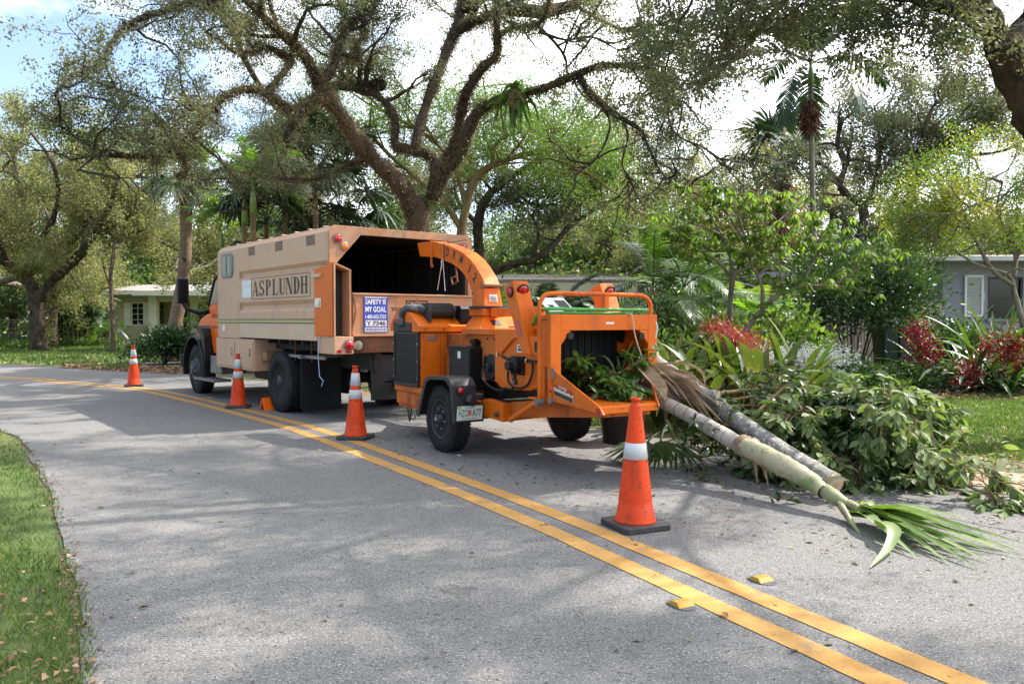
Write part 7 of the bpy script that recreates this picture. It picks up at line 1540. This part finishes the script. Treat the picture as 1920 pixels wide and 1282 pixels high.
for i, (px_, Y, lb) in enumerate(((1440, 14.0, 'leftmost white spider lily clump'), (1475, 14.2, 'second white spider lily clump, behind the terracotta dish'), (1510, 14.0, 'middle white spider lily clump, densest in flower'), (1540, 14.1, 'fourth white spider lily clump beside the gate post foot'), (1568, 14.4, 'rightmost white spider lily clump'))):
    t = rosette('spider_lily', (px2x(px_, Y), Y, 0), lb, 'lily', lily, 26, (.7, 1.1), 20, 'white lilies in front of the fence', .16)
    N = 420; u = RNG.random((N, 3)); pos = np.stack([RNG.normal(0, .20, N), RNG.normal(0, .16, N), .80 + RNG.normal(0, .11, N)], 1); d = RNG.normal(0, 1, (N, 3)); leaf_field('blossoms', pos, d, .085, .022, M['white_flower'], t)['kind'] = 'stuff'
    q = MB()
    for k_ in range(7): a = RT.uniform(0, 6.28); q.tube([(0, 0, 0), (.15 * math.cos(a), .15 * math.sin(a), .82)], .008, 4)
    q.build('flower_stems', M['leaf_strap'], t)
q0 = empty('clay_dish', (px2x(1452, 13.2), 13.2, .62), 0, 'shallow terracotta dish half hidden by the white lilies', 'dish'); q = MB(); q.lathe([(0, 0), (.20, .0), (.36, .10), (.38, .10), (.38, .12), (.33, .115), (.18, .03), (0, .03)], 28); q.build('bowl', mat('terracotta', (0.32, 0.12, 0.05), .8, layers=[((0.2, 0.08, 0.04), 5, .45, .65)]), q0, smooth=True); q = MB(); q.lathe([(.10, -.62), (.07, -.3), (.09, -.002), (0, -.002)], 14); q.build('pedestal', M['rust'], q0)
big = straps(1.7, .11, M['leaf_strap'], ((72, 30, 1.3), (60, -10, 1.4), (45, -30, 1.5), (30, -25, 1.2), (80, 60, 1.0)))
bigd = straps(1.5, .10, FM['palm_dark'], ((50, -20, 1.3), (25, -30, 1.2)))
for i, (px_, Y, n, lb, fl) in enumerate(((1760, 17.2, 16, 'big strap-leaved plant with dark red bracts, leftmost in the right bed', [(1718, 625), (1733, 650), (1745, 672), (1722, 690)]), (1830, 16.4, 24, 'largest strap-leaved plant fanning upward in the right bed', [(1855, 650), (1815, 700)]), (1890, 16.0, 24, 'strap-leaved plant with the brightest red clusters at the right edge', [(1905, 645), (1895, 665)]), (1940, 16.6, 20, 'strap-leaved plant partly cut by the right frame edge', []), (1800, 18.4, 16, 'strap-leaved plant behind, just under the shutter', []), (1870, 18.2, 18, 'strap-leaved plant behind, just under the window', []))):
    t = rosette('strap_leaf_plant', (px2x(px_, Y), Y, 0), lb, 'plant', big + bigd + bigd, n + 12, (.8, 1.25), 16, 'strap-leaved plants in the right bed', .10)
    for (fx, fy) in fl:
        c = Matrix.Rotation(-t.rotation_euler.z, 3, 'Z') @ (P(fx, fy, Y - .8) - t.location); q = MB(); q.tube([(0, 0, .2), (c.x * .5, c.y * .5, max(c.z, .5) + .1), tuple(c)], .012, 5); q.build('flower_stalk', M['red_flower'], t)
        N = 260; pos = np.array(tuple(c)) + RNG.normal(0, 1, (N, 3)) * np.array([.13, .13, .16]); leaf_field('red_bracts', pos, RNG.normal(0, 1, (N, 3)), .10, .03, M['red_bract'], t)['kind'] = 'stuff'
litter('leaf_litter', [(7.5, 14.6), (13.5, 14.2), (14, 17.5), (8.5, 17.5)], 6000, .08)
# ground cover in the beds
for nm, poly, n, L in (('ground_cover', [(2.0, 12.6), (5, 12.2), (8.6, 16.6), (9.2, 20.5), (3, 21)], 26000, .16), ('ground_cover', [(-8, 24), (0, 18.6), (3, 15), (4, 22), (2, 34), (-10, 34)], 30000, .2), ('ground_cover', [(9.2, 17.5), (18, 17.5), (19, 23.5), (9.2, 22)], 22000, .16), ('ground_cover', [(-34, 42.5), (-24.6, 40.5), (-22, 46), (-34, 47)], 9000, .3)):
    p = scatter(poly, n); k_ = len(p); d = np.stack([RNG.normal(0, .7, k_), RNG.normal(0, .7, k_), np.ones(k_) * .8], 1); p[:, 2] += RNG.random(k_) * .25; tag(leaf_field(nm, p, d, L * RNG.uniform(.6, 1.5, k_), L * .3, M['leaf_green'], rnd=RNG.random(k_) * .7), kind='stuff')
# ================================================================ cut logs and brush
RT = random.Random(4242)
M['log_palm'] = mat('smooth_palm_bark', (0.40, 0.345, 0.285), 0.7, layers=[((0.27, 0.225, 0.18), 6, .45, .65, 6), ((0.50, 0.45, 0.40), 9, .55, .72, 6, (1, 1, 1), .7), ((0.11, 0.09, 0.07), 16, .62, .72, 6, (1, 1, 1), .6)], bump=(30, .3, (1, 1, 1), .008))
M['ring_scar'] = mat('ring_scar', (0.14, 0.115, 0.09), 0.9)
M['log_grey'] = mat('rough_grey_bark', (0.27, 0.255, 0.225), 0.9, layers=[((0.17, 0.16, 0.14), 12, .45, .62, 7), ((0.46, 0.45, 0.41), 22, .53, .62, 7), ((0.07, 0.07, 0.06), 30, .58, .66, 6), ((0.16, 0.19, 0.11), 4, .56, .7, 5, (1, 1, 1), .5)], bump=(34, .9, (1, 1, 1), .015))
M['cut_wood'] = mat('cut_wood', (0.46, 0.35, 0.21), 0.8, layers=[((0.28, 0.19, 0.10), 14, .48, .66, 6)], bump=(40, .5, (1, 1, 1), .006))
M['sheath'] = mat('pale_palm_sheath', (0.40, 0.345, 0.21), 0.5, layers=[((0.19, 0.235, 0.085), 3.5, .46, .60, 7), ((0.36, 0.21, 0.11), 3, .54, .68, 7, (1, 1, 1), .9), ((0.10, 0.12, 0.05), 12, .58, .68, 8, (1, 1, 1), .8), ((0.46, 0.42, 0.32), 9, .60, .7, 6, (1, 1, 1), .8)], bump=(14, .6, (1, 1, 1), .008))
def log(name, label, pts, radii, m, org, cat='log', sub=8, rough=.0, rings=0, ends=True, n=22, group=None):
    t = empty(name, org, 0, label, cat, group); o = Vector(org); pth = smooth_line([Vector(p) - o for p in pts], sub); tot = len(pth); rs = []
    for i in range(tot): u = i / (tot - 1) * (len(radii) - 1); j = min(int(u), len(radii) - 2); rs.append(radii[j] + (radii[j + 1] - radii[j]) * (u - j))
    k = MB(); k.tube(pth, [r_ * (1 + .02 * math.sin(i * 1.3)) for i, r_ in enumerate(rs)], n, caps=False)
    jr = random.Random(len(label))
    k.v = [(v[0] + jr.gauss(0, rough), v[1] + jr.gauss(0, rough), v[2] + jr.gauss(0, rough)) for v in k.v]; k.build('bark', m, t, smooth=True)
    if ends:
        for a, b_ in ((0, 1), (tot - 1, tot - 2)):
            k = MB(); d = (pth[a] - pth[b_]).normalized(); k.tube([pth[a] - d * .02, pth[a] + d * .004], [rs[a] * .97, rs[a] * .95], n); k.build('cut_face', M['cut_wood'], t)
    if rings:
        L = [0]
        for a, b_ in zip(pth, pth[1:]): L.append(L[-1] + (b_ - a).length)
        s = .07; 
        while s < L[-1] * rings:
            j = max(i for i in range(tot - 1) if L[i] <= s); f_ = (s - L[j]) / (L[j + 1] - L[j]); c = pth[j].lerp(pth[j + 1], f_); d = (pth[j + 1] - pth[j]).normalized(); r_ = rs[j] + (rs[j + 1] - rs[j]) * f_
            qm = (d + Vector((jr.gauss(0, .04), jr.gauss(0, .04), jr.gauss(0, .04)))).to_track_quat('Z', 'Y').to_matrix().to_4x4(); Mx = Matrix.Translation(c) @ qm; k = MB(); k.lathe([(r_ * .99, -.006), (r_ * 1.035, -.003), (r_ * 1.03, .004), (r_ * .99, .006)], 20); k.v = [tuple(Mx @ Vector(v)) for v in k.v]; k.build('ring', M['ring_scar'], t, smooth=True); s += jr.uniform(.085, .15)
    return t, pth
pl_pts = [P(1085, 664, 8.75), P(1160, 712, 8.15), P(1225, 745, 7.80), P(1280, 772, 7.50), P(1340, 806, 7.18), P(1400, 842, 6.85)]
log('palm_log', 'long ringed pale palm trunk sloping from the feed tray to the road', pl_pts, [.05, .058, .062, .066, .070, .075], M['log_palm'], tuple(G(1400, 860)), rings=1.0)
ps, pth = log('palm_crownshaft', 'smooth cream and green crownshaft of the felled palm, lower end', [P(1388, 832, 6.92), P(1415, 845, 6.76), P(1470, 873, 6.45), P(1520, 902, 6.18), P(1545, 922, 6.02)], [.078, .088, .086, .072, .055], M['sheath'], tuple(G(1480, 920)), 'palm trunk', ends=False, rough=.002)
k = MB(); o = ps.location
for i in range(3):
    rr_ = .086 + .005 * i; c = P(1392 + i * 8, 834 + i * 4, 6.9 - i * .03) - o; d = (P(1470, 873, 6.45) - P(1392, 834, 6.9)).normalized(); qm = d.to_track_quat('Z', 'Y').to_matrix().to_4x4(); kk = MB(); kk.lathe([(rr_, -.02), (rr_ * 1.10, .0), (rr_ * 1.04, .03), (rr_ * .95, .05)], 18); k.add([tuple(Matrix.Translation(c) @ qm @ Vector(v) + Vector((RT.gauss(0, .004), RT.gauss(0, .004), RT.gauss(0, .004)))) for v in kk.v], kk.f[:18 * 3])
k.build('torn_sheath_collar', M['leaf_dry'], ps, smooth=True)
for i, (a, b_) in enumerate((((1545, 905, 6.1), (1592, 902, 6.0)), ((1410, 850, 6.72), (1420, 905, 6.62)), ((1425, 860, 6.65), (1440, 912, 6.5)))):
    p0_, p1_ = P(*a) - o, P(*b_) - o; me = ribbon_mesh('sheath_flap', [p0_.lerp(p1_, t) + Vector((0, 0, .03 * math.sin(3 * t))) for t in np.linspace(0, 1, 6)], .06, .3, lambda t: 1 - t * .85, (0, -1, .3)); me.materials.append(M['leaf_dry'] if i else M['sheath']); x = bpy.data.objects.new('sheath_flap', me); COL.objects.link(x); x.parent = ps
# heart and fronds at the tip
hd = empty('cut_palm_top', tuple(G(1620, 985)), 0, 'cut green palm crown with long blades spread on the road', 'palm top'); o = hd.location
M['node'] = mat('green_palm_node', (0.24, 0.25, 0.11), .5, layers=[((0.12, 0.10, 0.06), 7, .48, .66, 6), ((0.36, 0.36, 0.18), 5, .55, .7)], bump=(20, .4, (1, 1, 1), .01))
for pts, rr_ in ((((1545, 918, 6.05), (1565, 932, 5.95), (1592, 948, 5.82)), (.056, .058, .034)), (((1590, 944, 5.84), (1612, 956, 5.74), (1640, 972, 5.62)), (.036, .036, .018)), (((1575, 945, 5.86), (1592, 972, 5.66), (1612, 1000, 5.45)), (.030, .022, .010)), (((1620, 955, 5.76), (1650, 966, 5.66), (1672, 978, 5.6)), (.026, .022, .012))):
    k = MB(); k.tube(smooth_line([P(*p) - o for p in pts], 5), [rr_[0] + (rr_[1] - rr_[0]) * min(i / 5, 1) + (0 if i < 5 else (rr_[2] - rr_[1]) * (i - 5) / 5) for i in range(11)], 14); k.build('stalk_base', M['node'], hd, smooth=True)
M['blade'] = mat('fresh_palm_blade', (0.085, 0.145, 0.03), .45, transl=.3, spec=.35, layers=[((0.16, 0.22, 0.055), 3, .45, .65, 6), ((0.05, 0.11, 0.02), 5, .52, .7, 5)])
M['blade2'] = mat('pale_palm_blade', (0.19, 0.27, 0.10), .4, transl=.3, layers=[((0.30, 0.34, 0.17), 3, .45, .65, 6)])
def road_blade(pts, W, m):
    p = smooth_line([Vector(x) - o for x in pts], 5); me = ribbon_mesh('blade', p, W, .28, lambda t: (.4 + .6 * min(t * 4, 1)) * (1 if t < .5 else max(1 - (t - .5) / .5, .02) ** .7), (0, RT.uniform(-.3, .1), 1)); me.materials.append(m); me.polygons.foreach_set('use_smooth', [True] * len(me.polygons)); x = bpy.data.objects.new('blade', me); COL.objects.link(x); x.parent = hd
def gz(px, py, z): return G(px, py, z)
ends = [(1930, 1035, .02), (1925, 1020, .05), (1900, 1030, .02), (1856, 1054, .01), (1835, 1066, .01), (1820, 1042, .03), (1780, 1056, .01), (1852, 1010, .05), (1770, 970, .22), (1815, 972, .18), (1700, 1030, .02), (1880, 1020, .03), (1690, 985, .05), (1795, 1025, .02), (1760, 1035, .01), (1905, 1040, .015), (1845, 1030, .03), (1740, 1015, .03), (1720, 1045, .012), (1865, 1035, .02)]
for i, (ex, ey, ez) in enumerate(ends):
    s0 = P(1585 + RT.uniform(0, 50), 948 + RT.uniform(-4, 22), 5.76); e = gz(ex, ey, ez); mid = s0.lerp(e, .5) + Vector((RT.uniform(-.05, .05), RT.uniform(-.06, .06), .02 + .05 * RT.random())); road_blade([s0, s0.lerp(mid, .5) + Vector((0, 0, .02)), mid, e], RT.uniform(.06, .10), M['blade'] if i % 3 else M['blade2'])
road_blade([P(1640, 975, 5.5), gz(1662, 985, .12), gz(1676, 1000, .10), gz(1664, 1030, .04), gz(1632, 1063, .012)], .085, M['blade2'])
for a in ((1500, 880), ): pass
gl = [P(1188, 650, 8.95), P(1240, 688, 8.6), P(1290, 722, 8.25), P(1345, 762, 7.85), P(1400, 800, 7.45), P(1480, 856, 6.88), P(1566, 907, 6.38)]
log('grey_log', 'long rough grey trunk running from the hopper down to the road', gl, [.09, .086, .080, .080, .082, .085, .086], M['log_grey'], tuple(G(1570, 925)), rough=.0022)
dl = [P(1238, 722, 8.0), P(1290, 738, 7.85), P(1346, 746, 7.70)]
log('short_log', 'short pale log lying across the grey trunk, cut face to the right', dl, [.068, .074, .076], M['log_grey'], tuple(G(1340, 800)), rough=.0022)
sl = [P(1345, 735, 8.4), P(1420, 732, 8.6), P(1540, 728, 8.9)]
for i, (a, b_, r_, lb) in enumerate((((1352, 737, 8.4), (1500, 727, 8.8), .022, 'thin straight pole just right of the short log'), ((1352, 752, 8.2), (1480, 741, 8.6), .016, 'second thin cut branch under the pole'), ((1350, 765, 8.0), (1440, 762, 8.5), .018, 'thin cut branch lowest beside the short log'), ((1405, 790, 7.6), (1475, 722, 7.9), .020, 'brown dead stalk standing steeply out of the brush'))):
    log('cut_branch', lb, [P(*a), P((a[0] + b_[0]) / 2, (a[1] + b_[1]) / 2 - 3, (a[2] + b_[2]) / 2), P(*b_)], [r_, r_ * .8, r_ * .5], M['bark_tan'], tuple(P(*a)), 'branch', 4, n=8, group='thin cut branches by the logs')
# dry palm sheaths and fronds draped over the logs
dry = empty('dry_palm_frond', tuple(P(1200, 690, 8.3)), 0, 'shredded tan dry palm frond draped over the logs at the tray', 'palm frond'); o = dry.location
def dry_rib(pts, W, par=dry):
    p = smooth_line([Vector(x) - par.location for x in pts], 5); me = ribbon_mesh('dry_blade', p, W, .35, lambda t: (.5 + .5 * min(t * 4, 1)) * (1 if t < .6 else max(1 - (t - .6) / .4, .03) ** .6), (0, -.5, 1)); me.materials.append(M['leaf_dry']); me.polygons.foreach_set('use_smooth', [True] * len(me.polygons)); x = bpy.data.objects.new('dry_blade', me); COL.objects.link(x); x.parent = par
dry_rib([P(1197, 686, 8.0), P(1215, 705, 7.8), P(1235, 728, 7.65), P(1248, 750, 7.6)], .15); dry_rib([P(1200, 686, 8.1), P(1250, 695, 8.0), P(1290, 715, 7.9), P(1320, 740, 7.65)], .10); dry_rib([P(1195, 690, 8.2), P(1240, 684, 8.15), P(1290, 684, 8.0), P(1318, 702, 7.9), P(1322, 725, 7.8)], .04)
for i in range(34):
    x0, y0 = 1195 + RT.uniform(0, 70), 690 + RT.uniform(-4, 30); L_ = RT.uniform(40, 110); s = RT.uniform(.2, .95); z = 8.05 - (x0 - 1195) * .004; dry_rib([P(x0, y0, z), P(x0 + L_ * .5, y0 + L_ * .5 * s - 6, z - .15), P(x0 + L_, y0 + L_ * s + 4, z - .28)], RT.uniform(.012, .045))

# ================================================================ leafy brush
bl = [(0.08, 0.12, 0.038), (0.12, 0.165, 0.06), (0.17, 0.215, 0.095), (0.23, 0.265, 0.14)]
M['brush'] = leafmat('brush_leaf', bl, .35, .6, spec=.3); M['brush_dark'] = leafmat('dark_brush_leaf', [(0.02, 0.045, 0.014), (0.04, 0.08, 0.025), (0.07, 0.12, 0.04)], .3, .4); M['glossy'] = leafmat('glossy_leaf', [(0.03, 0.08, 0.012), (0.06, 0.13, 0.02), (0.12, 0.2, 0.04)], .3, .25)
M['brush_leaf_one'] = mat('brush_leaf_single', (0.155, 0.205, 0.08), .6, spec=.3, transl=.32, layers=[((0.20, 0.25, 0.11), 5, .45, .6, 4), ((0.07, 0.12, 0.03), 8, .55, .68, 4)])
M['glossy_one'] = mat('glossy_leaf_single', (0.06, 0.14, 0.022), .28, transl=.3, layers=[((0.13, 0.22, 0.045), 5, .45, .6, 4)])
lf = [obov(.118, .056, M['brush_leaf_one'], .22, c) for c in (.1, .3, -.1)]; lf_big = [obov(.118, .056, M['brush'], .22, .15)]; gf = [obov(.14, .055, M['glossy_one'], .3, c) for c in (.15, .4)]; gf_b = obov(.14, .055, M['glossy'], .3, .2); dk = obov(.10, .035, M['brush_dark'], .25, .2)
def brush(label, a, d, L, nt, single, msh, bulk, bmat, bark='bark_tan', droop=-.25, nlf=7, sc=1.0, tw=.45, up=.25, group='cut leafy branches piled at the roadside', rad=.014):
    """one felled branch: stem, twigs, whorls of leaves at the twig tips"""
    t = empty('leafy_branch', a, 0, label, 'branch', group); q = MB(); stem = crooked((0, 0, 0), d, L, 8, .14, droop * .25, RT)
    for i in range(len(stem)):
        if (stem[i].z + a[2]) < .04: stem[i].z = .04 - a[2]
    q.tube(stem, [rad * (1 - .8 * i / 8) for i in range(9)], 6); pos, dd = [], []
    for i in range(nt):
        u = .12 + .88 * (i + RT.random()) / nt; j = min(int(u * 8), 7); p = stem[j].lerp(stem[j + 1], u * 8 - j); e = rdir(RT, up) + (stem[j + 1] - stem[j]).normalized() * .9; tp = crooked(p, e, tw * RT.uniform(.5, 1.2), 4, .25, droop * .3, RT)
        for x in tp:
            if x.z + a[2] < .03: x.z = .03 - a[2]
        q.tube(tp, [.006, .005, .004, .003, .002], 4, caps=False); ax = (tp[-1] - tp[-2]).normalized()
        for k_ in range(nlf):
            b_ = tp[-1].lerp(tp[2], RT.random() * .75); v = (rdir(RT, 0) + ax * .7 + Vector((0, 0, droop * (.8 + 2.0 * RT.random())))).normalized(); pos.append(b_); dd.append(v)
    q.build('stem', M[bark], t); cam_ = Vector((0, 0, CAM_H)); order = sorted(range(len(pos)), key=lambda i: ((pos[i] + t.location) - cam_).length - .35 * pos[i].z)
    for i in order[:single]:
        put('leaf', msh[RT.randrange(len(msh))], t, pos[i], dd[i].to_track_quat('X', 'Z').to_euler(), sc * RT.uniform(.7, 1.15))
    rest = order[single:]
    if rest: many('foliage', bulk, np.array([tuple(pos[i]) for i in rest]), np.array([tuple(dd[i]) for i in rest]), sc * RNG.uniform(.65, 1.15, len(rest)), bmat, t, .6)
    return t
# the big pale-leaved heap
wh_ = ['lowest left', 'rearmost left', 'upper left', 'front left', 'topmost, arching', 'rear upper', 'crest', 'upper right', 'bottom left', 'front centre', 'right-hand side', 'low centre', 'low right', 'rear right', 'rear left corner', 'far right', 'front foot', 'trailing, nearest the path']
hs_ = []
for i, (ang, z, L) in enumerate(((200, .25, 1.0), (150, .45, 1.0), (190, .60, .9), (235, .40, 1.0), (290, .80, .9), (60, .65, .9), (10, .80, .8), (330, .72, .95), (215, .15, .9), (265, .55, 1.0), (345, .55, 1.0), (280, .25, .9), (310, .30, .95), (25, .50, .9), (130, .70, .8), (0, .28, .95), (255, .12, .85), (300, .12, .9))):
    hs_.append(((3.20 + .22 * math.cos(R(ang)), 7.62 + .2 * math.sin(R(ang)), z * .97), (math.cos(R(ang)), math.sin(R(ang)) * .85, .25 if z < .5 else .12), L * .70))
for i, (a, d, L) in enumerate(hs_):
    brush('pale-leaved cut branch in the big brush heap, ' + wh_[i], a, d, L, 30, 17, lf, lf_big[0], M['brush'], nlf=13, droop=-.42, tw=.36)
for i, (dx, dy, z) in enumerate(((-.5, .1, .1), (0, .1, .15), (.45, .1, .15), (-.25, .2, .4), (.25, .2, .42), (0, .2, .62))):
    brush('dark-leaved branch added to darken the big brush heap inside, ' + ['bottom left', 'bottom middle', 'bottom right', 'mid left', 'mid right', 'near the crest'][i], (3.15 + dx, 7.7 + dy, z), (.4 * (1 if i % 2 else -1), -.5, .2), .6, 30, 0, [dk], gf_b, M['brush_dark'], nlf=22, droop=-.2, tw=.38, group='dark-leaved branches added inside the brush heap')  # dark leaf colour added here stands for shade inside the heap
brush('limp leafy branch trailing right from the heap toward the path', (3.3, 6.95, .42), (.5, -.85, -.32), 1.0, 26, 26, lf, lf_big[0], M['brush'], nlf=8, droop=-.35)
brush('limp branch tip at the far right end of the brush, in sun', (3.55, 6.4, .16), (.55, -.75, -.15), .62, 20, 20, lf, lf_big[0], M['brush'], nlf=7, droop=-.3)
# darker, finer brush beneath the logs
for i, (a, d, L) in enumerate((((1.9, 8.4, .2), (.7, -.6, .1), 1.1), ((2.1, 8.2, .35), (.9, -.3, .2), 1.1), ((2.2, 7.9, .12), (.8, -.6, .05), 1.0), ((1.8, 8.1, .08), (.6, -.9, .05), .9), ((2.3, 8.5, .4), (1, -.2, .2), 1.2), ((2.4, 7.6, .08), (.7, -.6, .05), .8), ((2.3, 8.3, .5), (1, .1, .2), 1.1))):
    brush('dark fine-leaved branch under the logs, ' + ['leftmost', 'second from left', 'middle low', 'front on the road', 'rear by the thin poles', 'right by the log end', 'upper by the short log'][i], a, d, L, 26, 6, [dk], dk, M['brush_dark'], nlf=14, droop=-.1, group='dark fine branches under the logs', tw=.35)
# glossy foliage lying in the feed tray
for i, (px_, py_, Y, d) in enumerate(((1100, 745, 7.75, (.5, -.3, .5)), (1130, 740, 7.7, (.5, -.2, .5)), (1085, 715, 8.0, (.4, -.2, .4)), (1150, 735, 7.75, (.2, -.4, .7)), (1120, 715, 8.0, (-.3, -.4, .6)), (1060, 700, 8.3, (.3, -.6, .2)), (1150, 705, 8.0, (.5, -.1, .8)), (1175, 700, 8.2, (.3, .1, 1)))):
    brush('glossy green sprig in the feed tray, ' + ['front left', 'front middle', 'left behind', 'front right', 'centre', 'deepest in the hopper', 'upright by the palm log', 'rearmost upright'][i], tuple(P(px_, py_, Y)), (d[0], d[1], d[2] * .35), .36, 9, 16, gf, gf_b, M['glossy'], nlf=8, sc=.95, tw=.17, droop=-.14, group='glossy sprigs in the feed tray', rad=.008)
ups = straps(.42, .05, M['brush_leaf_one'], ((85, 60, 1.2), (75, -30, 2.0)))
t = empty('strap_sprig', tuple(P(1155, 712, 8.05)), 0, 'tuft of upright strap leaves standing in the feed hopper', 'sprig')
for i, (dx, rz, e, s_) in enumerate(((.06, 0, 0, 1.0), (.0, 2.6, 1, .95), (.12, .5, 0, .8), (-.12, 3.3, 1, .9), (.04, 4.2, 0, .6), (-.2, 3.6, 1, .8))): put('leaf', ups[e], t, (dx, 0, 0), (0, 0, rz), s_)
# small sprigs fallen on the road
for i, (px_, py_, lb) in enumerate(((1430, 935, 'small dark sprig lying on the road before the palm trunk'), (1270, 880, 'single dark twig on the road by the palm frond tip'), (1285, 895, 'tiny leaf sprig on the road near the cone'), (1590, 900, 'sprig lying beside the cut end of the grey trunk'))):
    brush(lb, tuple(G(px_, py_, .03)), (1, RT.uniform(-.4, .4), .05), .22, 5, 8, [dk], dk, M['brush_dark'], nlf=3, tw=.08, droop=-.02, group='sprigs fallen on the road', rad=.003)
fp = [fan(.35, .5, 14, .05, FM['palm_green'], .15, 8, 130)]
t = empty('cut_fan_frond', tuple(P(1250, 815, 8.3)), 0, 'cut green palm frond poking out left under the logs', 'palm frond')
for i in range(4): put('frond', fp[0], t, (0, 0, .05 * i), (RT.uniform(-.3, .3), R(8 + 6 * i), 3.3 + .5 * i), .9)
